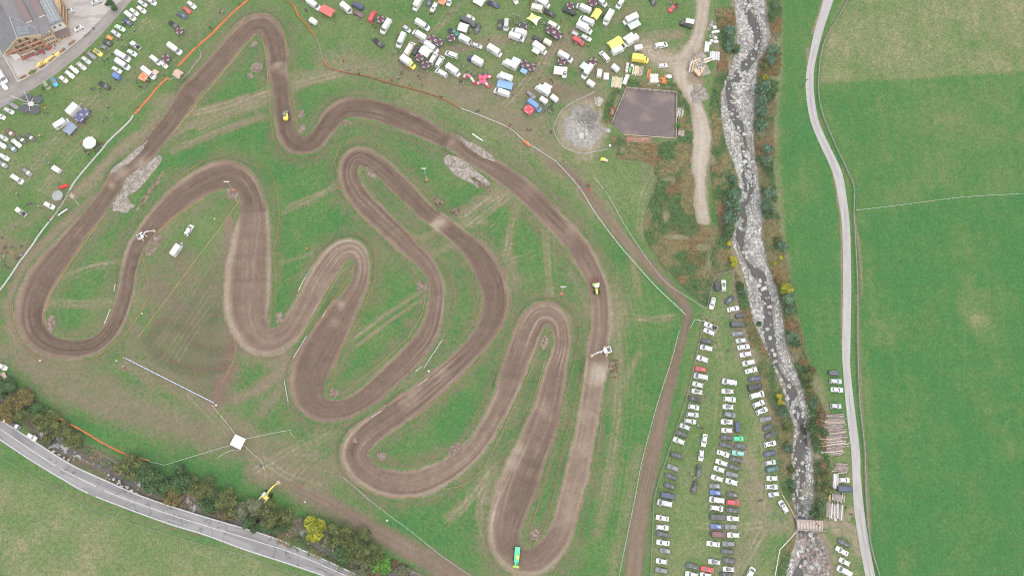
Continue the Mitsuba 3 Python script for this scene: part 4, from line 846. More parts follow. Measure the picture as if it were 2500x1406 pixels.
# ---------------------------------------------------------------- people and motorcycles
import manifold3d as m3
def chain(bones, ref=0.12):
    out = m3.Manifold()
    for (a, ra), (b, rb) in bones:
        s = lambda p, r_: m3.Manifold.sphere(r_, 8).translate([float(v) for v in p])
        out += m3.Manifold.batch_hull([s(a, ra), s(b, rb)])
    me = out.to_mesh()
    return trimesh.Trimesh(me.vert_properties[:, :3], me.tri_verts)
def person_meshes(step, armf, bend):
    hip, kn = .92, .50
    sh = np.array([bend, 0, 1.42])
    J = lambda *v: np.array(v, float)
    legs, arms, hands = [], [], []
    for s in (-1, 1):
        f = step * s
        h_, k_, a_ = J(0, s * .10, hip), J(f * .5 + .03, s * .11, kn), J(f, s * .12, .09)
        legs += [((h_, .105), (k_, .07)), ((k_, .07), (a_, .05)), ((a_, .05), (a_ + [.16, s * .02, -.04], .045))]
        S_, E_, W_ = sh + [0, s * .19, 0], sh + [-f * .5 * armf + .06 * armf, s * (.26 + .1 * armf), -.28], sh + [-f * armf + .24 * armf + .05, s * .24, -.50 + .18 * armf]
        arms += [((S_, .062), (E_, .048)), ((E_, .048), (W_, .038))]
        hands += [((W_, .034), (W_ + [.05, 0, -.07], .036)), ((W_ + [.05, 0, -.07], .03), (W_ + [.08, -s * .02, -.12], .016))]
    torso = [((J(0, 0, hip), .15), (J(bend * .5, 0, 1.15), .15)), ((J(bend * .5, -.06, 1.15), .13), (sh + [0, -.12, -.04], .10)), ((J(bend * .5, .06, 1.15), .13), (sh + [0, .12, -.04], .10))]
    hd = sh + [bend * .5 + .03, 0, .23]
    head = [((sh, .06), (hd - [0, 0, .1], .055)), ((hd, .098), (hd + [.015, 0, -.07], .07)), ((hd + [.09, 0, -.03], .02), (hd + [.1, 0, -.05], .018))]
    grow = lambda bs, g: [((a, r1 + g), (b, r2 + g)) for (a, r1), (b, r2) in bs]
    return {'body': chain(legs + torso + arms + hands + head), 'jacket': chain(grow(torso + arms, .022)), 'trousers': chain(grow([b for i, b in enumerate(legs) if i % 3 < 2], .018) + grow(torso[:1], .005)),
            'hair': chain([((hd + [-.03, 0, .045], .088), (hd + [-.05, 0, -.03], .075))])}
POSES = [{k: mikit.ply(m_, None, 50) for k, m_ in person_meshes(*a_).items()} for a_ in [(.0, .0, .0), (.26, .6, .04), (.06, 1.0, .10), (.16, .3, .02)]]
JAC = dict(k=('black', 'm_car_k'), d=('dark grey', 'm_car_d'), n=('dark blue', 'm_car_n'), b=('blue', 'm_car_b'), r=('red', 'm_red'), w=('white', 'm_flat_white'), g=('grey', 'm_car_g'), o=('orange', 'm_mesh_orange'), y=('yellow', 'm_car_y'), t=('turquoise', 'm_car_T'), G=('green', 'm_green'), p=('pale red', 'm_car_p'))
pr = rnd(77)
def person(px, py, col, where, grp):
    x, y, zz, _ = place_px(px, py, 0, .9)
    key = thing('person', '', 'person', grp)
    to = pose(x, y, zz, pr.uniform(0, 360), pr.uniform(.93, 1.04))
    mats = dict(body='m_skin', jacket=JAC[col][1], trousers=pr.choice(['m_car_n', 'm_car_k', 'm_car_d', 'm_car_g']), hair=pr.choice(['m_hair', 'm_hair', 'm_brown', 'm_car_k']))
    for k, m_ in POSES[int(pr.integers(4))].items():
        part(key, k, m_, str(mats[k]), to=to)
    labels[key]['label'] = f'person in {JAC[col][0]} jacket {where}'
PEOPLE = '''
standing in the crowd below the white octagonal tent;225 340 k 230 348 n 234 352 r 238 346 d 242 355 k 236 358 n 230 360 b 241 350 k 246 352 n 250 348 r 248 357 t 244 361 k 239 363 d 254 354 b 236 366 g 231 369 r 206 366 b 210 369 n 213 374 w 216 377 d 208 371 k 196 352 r
by the orange tent in the upper left;331 195 b 336 204 k 340 212 n 346 213 k 357 209 b 361 196 w 352 198 k 363 200 d
in front of the dark blue tent;196 298 d 201 299 b 205 297 n 210 292 k 216 283 w 221 272 d 206 301 r 192 300 k
by the grey-blue tent;163 328 k 170 332 G 176 329 k 181 322 r 184 318 n
standing alone on the grass of the left car park;249 300 G 252 295 d 262 260 w 264 263 k 256 287 b 261 290 d 113 395 b 119 399 w 97 332 w 101 330 p 107 259 r 111 265 y 108 275 k 116 276 d 98 233 d 106 219 k 103 214 k 222 217 d 226 219 b 230 216 n 243 215 G 245 217 d 325 68 y 328 74 w 300 56 w 303 62 d 296 96 p 293 93 w 227 70 k 274 133 d 262 145 k 254 149 k
in the dense crowd at the left photo edge;8 607 r 13 604 k 26 604 b 31 602 n 35 608 G 52 601 k 3 618 d 11 625 w 16 616 r 30 618 y 35 623 o 38 630 r 43 632 k 47 629 d 50 634 w 56 616 r 58 622 b 9 639 g 13 648 d 20 655 k 14 596 p 2 634 w 5 580 k
on the grass left of the white barrier;36 554 b 93 565 R 97 562 d 123 533 o 126 529 r 120 540 k 52 624 w 144 448 k 190 427 k 222 391 o 40 473 w 45 478 g 65 498 k 70 499 n 75 497 d 80 496 b 88 505 g 93 503 w
by the white barrier and orange mesh;334 262 r 341 270 w 480 113 d 401 184 k 511 66 r 515 70 k 540 26 k 543 29 w 586 10 d 535 32 d
left of the large red tent;734 5 n 745 22 b 748 27 k 742 0 k
walking along the orange mesh fence of the paddock;838 149 r 852 171 b 874 172 n 876 179 k 877 183 d 956 194 r 957 199 k 972 189 w 973 193 k 979 181 k 981 176 n 1001 207 k 1003 210 p 1032 209 k 1022 186 n 1027 190 G 1024 194 k 1033 186 p
standing about in the riders' paddock;963 25 r 966 28 w 1002 31 n 1006 14 k 1056 35 k 1096 34 r 1114 28 w 1193 98 k 1370 50 n 1371 54 o 1294 5 k 1292 8 r 1253 48 k 1246 52 b 1254 55 k 1258 57 w 1324 158 k 1317 192 k 1308 154 r 1260 102 w 1256 107 w 1344 191 p 1346 196 d 1349 201 k 1345 204 y 1274 268 k 1276 264 w 1253 232 d 1123 200 k 1128 199 d 1132 205 w 1125 196 n 974 149 k 979 153 g 984 157 b 986 164 p 992 166 g 1340 58 k 1467 27 w 1474 26 p 1470 40 g 1551 70 r 1542 74 k 1528 71 b 1438 113 k 1437 110 y 1640 4 r 1637 8 w 1691 60 k
on the trampled grass below the paddock;1075 235 d 1078 238 k 1162 272 k 1166 273 n 1169 270 n 1240 313 k 1243 307 o 1247 303 o 1245 298 w 1249 311 p 1288 316 k 1291 319 b 1295 317 n 1345 320 k 1347 324 k 1342 292 b
on the brown riding path;1376 394 k 1379 397 w 1435 455 k 1437 453 d 1477 463 k
beside the start gate and rope lanes;301 893 w 304 899 r 303 873 y 306 868 b 634 1135 b 638 1136 n 942 985 o 941 990 w 944 993 d 945 988 p 998 910 n
at the entrance of the lower car park;1711 772 d 1716 779 G 1719 782 w 1724 780 k 1742 789 r 1767 776 k 1777 858 k 1780 855 d 1786 776 w
on the grass of the lower car park;1722 969 n 1738 980 b 1706 1044 b 1713 1045 d 1719 1045 r 1704 1039 w 1857 1104 p 1684 1154 k 1688 1154 w 1698 1165 w 1702 1169 o 1857 1220 d 1860 1222 k 1853 1223 d 1894 1254 b 1911 1266 t
crossing the wooden bridge;1976 1276 b 1979 1278 n 1993 1277 d 1999 1282 r 1983 1287 G 1994 1288 t 2078 1255 k 2064 1238 k
on the hotel terrace;52 138 k 58 132 n 66 134 w 74 128 d 80 122 r 88 122 k 94 121 b 97 117 k 103 114 w 107 131 d 90 133 k 112 121 n 124 108 k 131 117 w 134 111 k 118 112 g 100 156 k 104 152 n 130 134 d 147 141 w 228 70 d'''
for blk in PEOPLE.strip().split('\n'):
    where, s = blk.split(';')
    w_ = s.split()
    for i in range(0, len(w_), 3):
        person(float(w_[i]), float(w_[i + 1]), w_[i + 2].replace('R', 'p'), where, 'people ' + where)

def bike_meshes():
    tor = lambda r_, w: trimesh.creation.torus(r_ - w, w, 12, 5)
    tw = tor(.33, .05)
    tw.apply_transform(trimesh.transformations.rotation_matrix(math.pi / 2, [1, 0, 0]))
    return {'wheel': tw, 'frame': chain([(((-.05, 0, .45), .14), ((.35, 0, .78), .13)), (((.35, 0, .78), .12), ((.10, 0, .86), .12)), (((.62, 0, .80), .05), ((.95, 0, .72), .09)), (((-.35, 0, .84), .08), ((-.85, 0, .92), .05))]),
            'seat': chain([(((.15, 0, .92), .10), ((-.55, 0, .94), .09))]), 'handlebar': chain([(((.45, -.38, 1.06), .03), ((.42, 0, 1.0), .03)), (((.42, 0, 1.0), .03), ((.45, .38, 1.06), .03)), (((.45, 0, 1.0), .045), ((.70, 0, .36), .035))])}
BK_ = {k: mikit.ply(m_, None, 45) for k, m_ in bike_meshes().items()}
bn = 0
def bike(px, py, deg, col, where):
    x, y, zz, d_ = place_px(px, py, deg, .5)
    key = thing('motocross_bike', f'{dict(w="white", o="orange", G="green", b="blue", r="red", k="black", y="yellow")[col]} motocross bike {where}', 'motorcycle', 'motocross bikes ' + where)
    to = pose(x, y, zz, d_).rotate([1, 0, 0], 8)
    part(key, 'frame', BK_['frame'], {'w': 'm_flat_white', 'o': 'm_mesh_orange', 'G': 'm_green', 'b': 'm_car_b', 'r': 'm_red', 'k': 'm_car_k', 'y': 'm_car_y'}[col], to=to)
    part(key, 'seat', BK_['seat'], 'm_black', to=to)
    part(key, 'handlebar', BK_['handlebar'], 'm_steel', to=to)
    for s in (-.68, .72):
        part(key, 'wheel', BK_['wheel'], 'm_tyre', to=to.translate([s, 0, .33]))
for where, s in {'parked among the vans at the left of the paddock': '879 53 -60 w 911 61 65 o 919 67 35 k 958 128 60 w 973 126 60 b 963 130 60 y 910 92 80 w 967 94 70 o 969 86 60 r', 'in front of the black tents at the left paddock edge': '1055 169 60 b 1041 180 70 w 1036 172 70 w 1024 172 55 G 1053 35 0 k',
    'beside the red inflatable figure': '1130 165 70 w 1141 173 65 G 1150 178 70 b 1158 186 70 b 1145 183 60 w', 'around the shade sail in the middle of the paddock': '1252 38 75 w 1260 43 75 G 1267 44 75 w 1275 55 60 w 1261 60 20 o 1301 70 65 w 1325 58 30 w 1330 62 60 k 1147 77 60 w 1144 80 60 b',
    'scattered at the upper right of the paddock': '1408 35 70 w 1389 46 -25 w 1394 48 -25 w 1484 20 55 w 1473 38 70 k 1476 42 65 w 1403 107 -15 w 1391 79 60 o 1515 92 -55 o', 'lying in the group beside the box trailers': '1334 264 60 w 1339 261 60 b 1346 268 65 r 1342 276 70 w 1350 262 60 w 1347 257 60 k 1331 269 60 b',
    'on the left car park grass': '315 115 60 k 305 113 50 w 258 127 60 o 218 127 30 o 207 131 30 r 420 132 -30 o 300 59 60 k 291 95 40 r 246 223 60 G 1350 268 60 k'}.items():
    w_ = s.split()
    for i in range(0, len(w_), 4):
        bike(float(w_[i]), float(w_[i + 1]), float(w_[i + 2]), w_[i + 3], where)

# ---------------------------------------------------------------- machines at work on the track
def tracks(L, W, w, h):
    return [loft([[(x, s * W - w / 2, z_) for x, z_ in ()] or [(L / 2 * cx, s * W + k * w / 2, h / 2 + h / 2 * cz) for cx, cz in [(1, 0), (.86, .9), (-.86, .9), (-1, 0), (-.86, -1), (.86, -1)]] for k in (-1, 1)]) for s in (-1, 1)]
def excavator(px, py, deg, boomdeg, col, label, s=1.0, colname='excavator'):
    x, y, zz, d_ = place_px(px, py, boomdeg, 1.5)
    key = thing('excavator', label, 'excavator')
    to, tr = pose(x, y, zz, d_, s), pose(x, y, zz, d_ + deg - boomdeg, s)
    for t_ in tracks(3.9, 1.15, .6, .85):
        part(key, 'track', t_, 'm_tyre' if col == 'y' else 'm_car_a', to=tr)
    part(key, 'house', rbox(2.9, 2.5, 1.0, 2.1, .2).apply_translation((-.75, 0, 0)), 'm_car_' + col, 30, to=to)
    part(key, 'engine_cover', flat(-1.2, 0, 2.1, 1.3, 1.7, .12), 'm_car_d', to=to)
    part(key, 'cab', rbox(1.5, 1.0, 1.1, 2.95, .15).apply_translation((.55, .7, 0)), 'm_car_S' if col == 'y' else 'm_car_d', 30, to=to)
    part(key, 'cab_roof', flat(.5, .7, 2.95, 1.2, .85, .05), 'm_car_' + ('S' if col == 'y' else col), to=to)
    boom = [box(0, 1, -.18, .18, -.25, .25)]
    def beam(a, b, w0, w1):
        a, b = np.array(a, float), np.array(b, float)
        r_ = lambda p, w: [(p[0], p[1] - .17, p[2] - w), (p[0], p[1] + .17, p[2] - w), (p[0], p[1] + .17, p[2] + w), (p[0], p[1] - .17, p[2] + w)]
        return loft([r_(a, w0), r_(b, w1)])
    part(key, 'boom', cat([beam((.5, -.1, 1.6), (2.3, -.1, 3.5), .25, .34), beam((2.3, -.1, 3.5), (4.4, -.1, 3.1), .34, .2)]), 'm_car_' + col, to=to)
    part(key, 'arm', beam((4.3, -.1, 3.2), (5.7, -.1, 1.2), .25, .16), 'm_car_' + col, to=to)
    part(key, 'bucket', loft([[(5.3, y_, .9), (5.8, y_, 1.3), (6.4, y_, .8), (6.2, y_, .35), (5.6, y_, .3)] for y_ in (-.75, .55)]), 'm_car_a', to=to)
    part(key, 'cylinder', rod((1.2, .15, 1.5), (2.6, .15, 3.0), .09), 'm_chrome', to=to)
    return key
excavator(648, 1213, 62, 50, 'y', 'yellow tracked excavator parked at the lower left beside the brook trees', 1.12)
excavator(345.5, 575, -40, 24, 'w', 'white excavator levelling the track near the white camper', .82)
excavator(1479, 856, 60, 200, 'w', 'white excavator on the pale jump at the right side of the track', .95)
def tractor(px, py, deg):
    x, y, zz, d_ = place_px(px, py, deg, 1.5)
    key, to = thing('tractor', 'lime green tractor with white roof on the right side of the track', 'tractor'), pose(x, y, zz, d_)
    part(key, 'bonnet', rbox(2.2, .9, .9, 1.7, .2).apply_translation((1.5, 0, 0)), 'm_car_lime', 30, to=to)
    part(key, 'chassis', box(-1.2, 2.2, -.35, .35, .6, 1.0), 'm_dark', to=to)
    part(key, 'cab', rbox(1.7, 1.6, 1.1, 2.7, .15).apply_translation((-.4, 0, 0)), 'm_glass', 30, to=to)
    part(key, 'cab_roof', rbox(1.8, 1.7, 2.7, 2.95, .08).apply_translation((-.4, 0, 0)), 'm_flat_white', 30, to=to)
    for s in (-1, 1):
        part(key, 'mudguard', box(-1.6, -.3, s * 1.1 - .25, s * 1.1 + .25, 1.62, 1.7), 'm_car_lime', to=to)
        part(key, 'rear_wheel', wheel(.85, .5), 'm_tyre', 30, to=to.translate([-.95, s * 1.1, .85]))
        part(key, 'front_wheel', wheel(.6, .4), 'm_tyre', 30, to=to.translate([1.9, s * .95, .6]))
    k2 = thing('harrow', 'rust red spring harrow hitched behind the lime green tractor', 'harrow')
    x0 = -2.0
    part(k2, 'frame', cat([rod((x0 - i * .75, -2.2, .6), (x0 - i * .75, 2.2, .6), .07) for i in range(4)] + [rod((x0, y_, .6), (x0 - 2.25, y_, .6), .06) for y_ in (-1.5, 0, 1.5)] + [rod((-1.2, 0, .7), (x0, 0, .6), .08)]), 'm_rust', to=to)
    for i in range(4):
        for j in range(9):
            part(k2, 'tine', rod((x0 - i * .75, -2.1 + j * .52, .6), (x0 - i * .75 - .3, -2.1 + j * .52, .05), .04, 4), 'm_rust', to=to)
scene['m_rust'] = diffuse([.34, .13, .10])
scene['m_car_lime'] = gloss([.46, .62, .10], .35, 0, .4)
tractor(1456, 701, -83)
def loader(px, py, deg, label, mat, mat2, name, L, s=1.0):
    x, y, zz, d_ = place_px(px, py, deg, 1.2)
    key, to = thing(name, label, 'construction machine'), pose(x, y, zz, d_, s)
    part(key, 'body', rbox(L, 1.9, .7, 1.7, .2).apply_translation((-.6, 0, 0)), mat, 30, to=to)
    part(key, 'cab', rbox(1.5, 1.2, 1.2, 2.5, .15).apply_translation((.2, .3, 0)), 'm_glass', 30, to=to)
    part(key, 'cab_roof', flat(.2, .3, 2.5, 1.4, 1.1, .06), mat2, to=to)
    for i in (-1, 1):
        for j in (-L * .28 - .6, L * .28 - .2):
            part(key, 'wheel', wheel(.6, .45), 'm_tyre', 30, to=to.translate([j, i * .95, .6]))
    for i in (-.45, .45):
        part(key, 'lift_arm', rod((-.2, i, 1.5), (L / 2 + .9, i, .6), .12), mat, to=to)
    part(key, 'bucket', loft([[(L / 2 + .7, y_, .1), (L / 2 + .7, y_, .9), (L / 2 + .95, y_, .95), (L / 2 + 1.5, y_, .15)] for y_ in (-1.15, 1.15)]), mat2, to=to)
    return key, to
loader(697.5, 283, 92, 'small yellow wheel loader on the track below the long left straight', 'm_car_y', 'm_car_g', 'wheel_loader', 2.6)
scene['m_car_lightgreen'] = gloss([.10, .62, .34], .35, 0, .4)
key, to = loader(1262, 1357, -95, 'bright green telescopic handler at the bottom hairpin', 'm_car_lightgreen', 'm_car_lime', 'telehandler', 5.2)
part(key, 'telescopic_boom', box(-3.2, 3.4, -.32, .02, 1.75, 2.2), 'm_car_lightgreen', to=to)
# ---------------------------------------------------------------- the hotel, in its own frame: u along the balcony front, v into the house
HO = at(37, 147)
HA = 25.17
hto = pose(HO[0], HO[1], 0, HA)
def shingle(p, n, uv):
    r = mikit.noise(p.x * .5, p.y * .5, p.z)
    return mi.Color3f(lin(150, 150, 156)) * (0.86 + .22 * r + .16 * mikit.noise(p.x * 5, p.y * 5, p.z * 9))
scene['m_shingle'] = diffuse(shingle)
scene['m_maroon'] = gloss([.16, .115, .125], .5)
scene['m_solar'] = gloss([.17, .20, .23], .15, 0, .6)
scene['m_plaster'] = diffuse([.72, .71, .69])
scene['m_tanwall'] = diffuse(woody([.50, .38, .25], [.64, .51, .36]))
hotel = thing('hotel', 'large alpine hotel with grey roof and flowered wooden balconies in the upper left corner', 'building')
def slab(q, th=.25):
    q = np.asarray(q, float)
    v = np.vstack([q, q - [0, 0, th]])
    n = len(q)
    f = [[0, i, i + 1] for i in range(1, n - 1)] + [[n, n + i + 1, n + i] for i in range(1, n - 1)]
    for k in range(n):
        l = (k + 1) % n
        f += [[k, k + n, l + n], [k, l + n, l]]
    t_ = trimesh.Trimesh(v, f, process=False)
    t_.fix_normals()
    return t_
def hp(name, mesh, mat, **kw):
    return part(hotel, name, mesh, mat, to=hto, **kw)
def wallpoly(uz, v0, v1):
    m_ = trimesh.creation.extrude_polygon(sg.Polygon(uz), v1 - v0, engine='earcut')
    m_.apply_transform([[1, 0, 0, 0], [0, 0, -1, v1], [0, 1, 0, 0], [0, 0, 0, 1]])
    return m_
hp('front_wall', wallpoly([(0, 0), (14.4, 0), (14.4, 9.4), (7.7, 12.6), (0, 7.6)], 0, .4), 'm_tanwall')
hp('plinth', wallpoly([(-.06, 0), (8.6, 0), (8.6, 2.6), (3.0, 3.1), (-.06, 4.4)], -.08, .0), 'm_plaster')
hp('side_wall', box(0, .4, .4, 34, 0, 7.5), 'm_plaster')
hp('wing_wall', box(14.4, 19.2, -.3, 12, 0, 8.6), 'm_tanwall')
hp('white_wall', box(19.2, 24.6, 3.0, 3.4, 2.6, 8.2), 'm_plaster')
hp('end_wall', box(24.2, 24.6, 3.4, 30, 0, 8.4), 'm_tanwall')
hp('annex', box(19.25, 24.7, .4, 3.0, 0, 2.6), 'm_tanwall')
hp('annex_roof', slab([(19.2, .1, 2.7), (25.0, .1, 2.7), (25.0, 3.0, 3.1), (19.2, 3.0, 3.1)], .15), 'm_maroon')
roof = hp('roof', cat([slab([(-2.0, -.9, 6.5), (7.7, -.9, 13.0), (7.7, 34, 13.0), (-2.0, 34, 6.5)]), slab([(7.7, -.9, 13.0), (15.6, -.5, 9.3), (15.3, 2.6, 9.4), (7.0, 11.0, 13.15), (7.7, 10, 13.0)]),
       slab([(15.3, 2.6, 8.85), (16, 2.2, 8.6), (25.6, 2.2, 8.6), (25.6, 24, 19.4), (7.0, 24, 19.4), (7.0, 11.0, 13.15)]), slab([(15.4, -.6, 8.7), (19.6, -.8, 8.5), (19.9, 2.0, 8.7), (17.6, 4.4, 9.8), (15.3, 2.7, 9.2)])]), 'm_shingle')
part(roof, 'ridge_cap', cat([rod((7.7, -.9, 13.03), (7.7, 9.5, 13.03), .14), rod((7.2, 10.6, 13.2), (15.3, 2.6, 9.45), .10)]), 'm_steel', to=hto)
part(roof, 'verge_board', cat([rod((-2.0, -.95, 6.4), (7.7, -.95, 12.95), .16), rod((7.7, -.95, 12.95), (15.6, -.6, 9.25), .16)]), 'm_board', to=hto)
for u0, u1, v0, v1 in ((12.2, 15.1, 5.7, 15.0), (17.4, 20.6, 6.0, 20.0)):
    k_ = part(roof, 'dormer', slab([(u0, v0, 11.4), (u1, v0, 11.4), (u1, v1, 15.6 + (v1 - 15) * .45), (u0, v1, 15.6 + (v1 - 15) * .45)], 1.0), 'm_maroon', to=hto)
    part(roof, 'dormer_window', pane([(u0 + .2, v0 - .02, 10.5), (u1 - .2, v0 - .02, 10.5), (u1 - .2, v0 - .02, 11.2), (u0 + .2, v0 - .02, 11.2)], .05, .03), 'm_plaster', to=hto)
pl = lambda u, v: 8.6 + .495 * (v - 2.2)
for i in range(3):
    for j in range(5):
        u0, v0 = 21.0 + i * 1.25, 2.9 + j * 1.65
        part(roof, 'solar_panel', slab([(u0, v0, pl(u0, v0) + .14), (u0 + 1.13, v0, pl(u0, v0) + .14), (u0 + 1.13, v0 + 1.56, pl(0, v0 + 1.56) + .14), (u0, v0 + 1.56, pl(0, v0 + 1.56) + .14)], .06), 'm_solar', to=hto)
part(roof, 'panel_rail', cat([rod((20.95 + i * 1.25, 2.8, pl(0, 2.8) + .15), (20.95 + i * 1.25, 11.2, pl(0, 11.2) + .15), .05) for i in range(4)]), 'm_alu', to=hto)
ps = lambda u: 13.0 - .468 * (u - 7.7)
for i in range(2):
    for j in range(3):
        u0, v0 = 8.4 + i * 2.1, .4 + j * 1.35
        part(roof, 'solar_panel', slab([(u0, v0, ps(u0) + .14), (u0 + 1.95, v0, ps(u0 + 1.95) + .14), (u0 + 1.95, v0 + 1.2, ps(u0 + 1.95) + .14), (u0, v0 + 1.2, ps(u0) + .14)], .06), 'm_solar', to=hto)
part(roof, 'chimney', box(4.0, 4.8, 16, 16.8, 9, 12.4), 'm_plaster', to=hto)
br = rnd(12)
scene['m_deck'] = diffuse([.40, .25, .20])
for lv, (u0, u1) in enumerate([(3.0, 14.2), (-.3, 14.4), (5.0, 10.6)]):
    zb = 3.3 + 2.6 * lv
    k_ = hp('balcony', box(u0, u1, -1.1, 0, zb - .16, zb), 'm_deck')
    part(k_, 'railing', cat([box(u0, u1, -1.16, -1.08, zb + .05, zb + .85), box(u0, u0 + .08, -1.08, 0, zb + .05, zb + .85), box(u1 - .08, u1, -1.08, 0, zb + .05, zb + .85)]), 'm_brown', to=hto)
    part(k_, 'handrail', box(u0 - .05, u1 + .05, -1.24, -1.02, zb + .86, zb + .98), 'm_board', to=hto)
    n = int((u1 - u0) / 1.9)
    for i in range(n):
        c_ = u0 + (i + .55) * (u1 - u0) / n
        if lv < 2 or i != 1:
            part(k_, 'flower_box', box(c_ - .5, c_ + .5, -1.46, -1.18, zb + .55, zb + .85), str(br.choice(['m_red', 'm_cloth_p', 'm_leafbox', 'm_rust'])), to=hto)
scene['m_leafbox'] = diffuse([.13, .16, .08])
for lv in range(4):
    for i in range(5):
        u0 = 1.0 + i * 2.7 + (lv % 2) * .3
        if lv == 3 and not 5 < u0 < 9.5:
            continue
        if lv == 2 and (u0 < 2.0 or u0 > 12.8):
            continue
        zb = .7 + lv * 2.6 if lv else .5
        hp('window', pane([(u0, -.03, zb + .2), (u0 + 1.2, -.03, zb + .2), (u0 + 1.2, -.03, zb + 1.9), (u0, -.03, zb + 1.9)], .03, .04), 'm_glass')
        if lv in (1, 2):
            hp('shutter', pane([(u0 - .7, -.03, zb + .2), (u0 - .1, -.03, zb + .2), (u0 - .1, -.03, zb + 1.9), (u0 - .7, -.03, zb + 1.9)], .05, .05), 'm_flat_white' if i % 2 else 'm_brown')
for lv in range(3):
    for i in range(4):
        hp('window', pane([(14.8 + i * 1.1, -.33, 1.0 + lv * 2.6), (15.6 + i * 1.1, -.33, 1.0 + lv * 2.6), (15.6 + i * 1.1, -.33, 2.3 + lv * 2.6), (14.8 + i * 1.1, -.33, 2.3 + lv * 2.6)], .03, .04), 'm_glass')
for u0 in (20.2, 22.6):
    hp('window', pane([(u0, 2.97, 5.0), (u0 + .9, 2.97, 5.0), (u0 + .9, 2.97, 6.3), (u0, 2.97, 6.3)], .03, .04), 'm_glass')
for i in range(3):
    hp('window', pane([(20.2 + i * 1.5, .37, .8), (21.3 + i * 1.5, .37, .8), (21.3 + i * 1.5, .37, 2.0), (20.2 + i * 1.5, .37, 2.0)], .03, .04), 'm_glass')
for lv in range(3):                                                # curved balconies of the end wall
    t_ = np.linspace(0, 1, 14)
    vv, uu = 4.5 + 17 * t_, 24.6 + 2.1 * np.sin(np.pi * np.clip(t_ * 1.05, 0, 1)) + .5
    a_ = np.column_stack([uu, vv])
    zb = 2.5 + 2.6 * lv
    m_, _ = strip(a_, np.column_stack([np.full(14, 24.6), vv]), zb)
    k_ = hp('balcony', m_, 'm_board')
    part(k_, 'handrail', cat([rod((*a_[i], zb + .95), (*a_[i + 1], zb + .95), .12, 5) for i in range(13)]), 'm_board', to=hto)
    part(k_, 'railing', cat([slab([(*a_[i], zb + .9), (*a_[i + 1], zb + .9), (a_[i + 1][0] - .06, a_[i + 1][1], zb + .9), (a_[i][0] - .06, a_[i][1], zb + .9)], .85) for i in range(13)]), 'm_brown', to=hto)
# terrace: low walls with planters, beer tables, red seats
scene['m_wallcap'] = diffuse([.46, .42, .41])
tw = thing('terrace_wall', 'low pale wall with planters along the edge of the hotel terrace', 'wall')
for s, nm in (('45 202 78 185 112 166 150 135', 'wall'), ('150 135 166 122 197 97', 'wall'), ('45 202 40 192 30 170 18 150', 'wall')):
    ln = dense(pts(s), 2.0, smooth=False)
    part(tw, nm, cat([slab([(*offset(ln, .2)[i], .75), (*offset(ln, .2)[i + 1], .75), (*offset(ln, -.2)[i + 1], .75), (*offset(ln, -.2)[i], .75)], .75) for i in range(len(ln) - 1)]), 'm_wallcap')
for s in ('52 196 66 189', '73 185 92 176', '100 170 112 163', '124 155 140 142', '150 133 162 122', '172 115 186 104'):
    p_ = pts(s)
    n_ = (p_[1] - p_[0]) / np.linalg.norm(p_[1] - p_[0])
    pz = [(*(p_[0] + [-n_[1] * k, n_[0] * k]), .95) for k in (.3, 1.0)] + [(*(p_[1] + [-n_[1] * k, n_[0] * k]), .95) for k in (1.0, .3)]
    part(tw, 'planter', slab(pz, .9), 'm_brown')
for i, (x, y) in enumerate([(93, 160), (98, 157), (103, 154), (111, 151), (115, 148.5), (119, 146), (123, 144), (127, 141), (131, 139), (135, 137), (139, 134), (143, 132)]):
    xx, yy, zz, d_ = place_px(x, y, 62, .6)
    k_ = thing('beer_table', f'{["first","second","third","fourth","fifth","sixth","seventh","eighth","ninth","tenth","11th","last"][i]} yellow beer table from the left on the hotel terrace', 'table', 'yellow tables on the hotel terrace')
    to = pose(xx, yy, .06, d_ + 90)
    part(k_, 'table_top', box(-.3, .3, -1.1, 1.1, .72, .77), 'm_cloth_y', to=to)
    for s in (-.62, .62):
        part(k_, 'bench', box(s - .13, s + .13, -1.1, 1.1, .42, .46), 'm_cloth_y', to=to)
    part(k_, 'leg', cat([box(-.25, .25, j - .04, j + .04, 0, .72) for j in (-.8, .8)]), 'm_dark', to=to)
for i, (x, y) in enumerate([(56, 141), (63, 139), (72, 134), (80, 131), (95, 126), (103, 122), (118, 118), (122, 113)]):
    xx, yy, zz, d_ = place_px(x, y, 25, .6)
    k_ = thing('terrace_seating', f'{["leftmost","second","third","fourth","fifth","sixth","seventh","rightmost"][i]} dark table with red chairs along the hotel front, counted from left', 'table', 'red seats along the hotel front')
    to = pose(xx, yy, .06, d_)
    part(k_, 'table_top', box(-.7, .7, -.4, .4, .70, .75), 'm_brown', to=to)
    part(k_, 'leg', box(-.08, .08, -.08, .08, 0, .7), 'm_dark', to=to)
    for s, u in ((-1, -.4), (-1, .4), (1, -.4), (1, .4)):
        part(k_, 'chair', cat([box(u - .22, u + .22, s * .75 - .22, s * .75 + .22, .42, .48), box(u - .22, u + .22, s * .97 - .03, s * .97 + .03, .48, .95), box(u - .2, u + .2, s * .75 - .2, s * .75 + .2, .1, .42)]), 'm_red', to=to)
for x, y, d_ in ((186, 82, 35),):
    xx, yy, zz, dd = place_px(212, 84, 35, .4)
    k_ = thing('bench', 'grey bench on the forecourt edge above the hotel road', 'bench')
    part(k_, 'seat', box(-1.6, 1.6, -.3, .3, .4, .5), 'm_greywood', to=pose(xx, yy, .06, dd)); part(k_, 'leg', cat([box(i - .1, i + .1, -.25, .25, 0, .4) for i in (-1.2, 1.2)]), 'm_dark', to=pose(xx, yy, .06, dd))
for s, nm in (('0 150 10 160 18 158 4 140', 'shed'),):
    pass

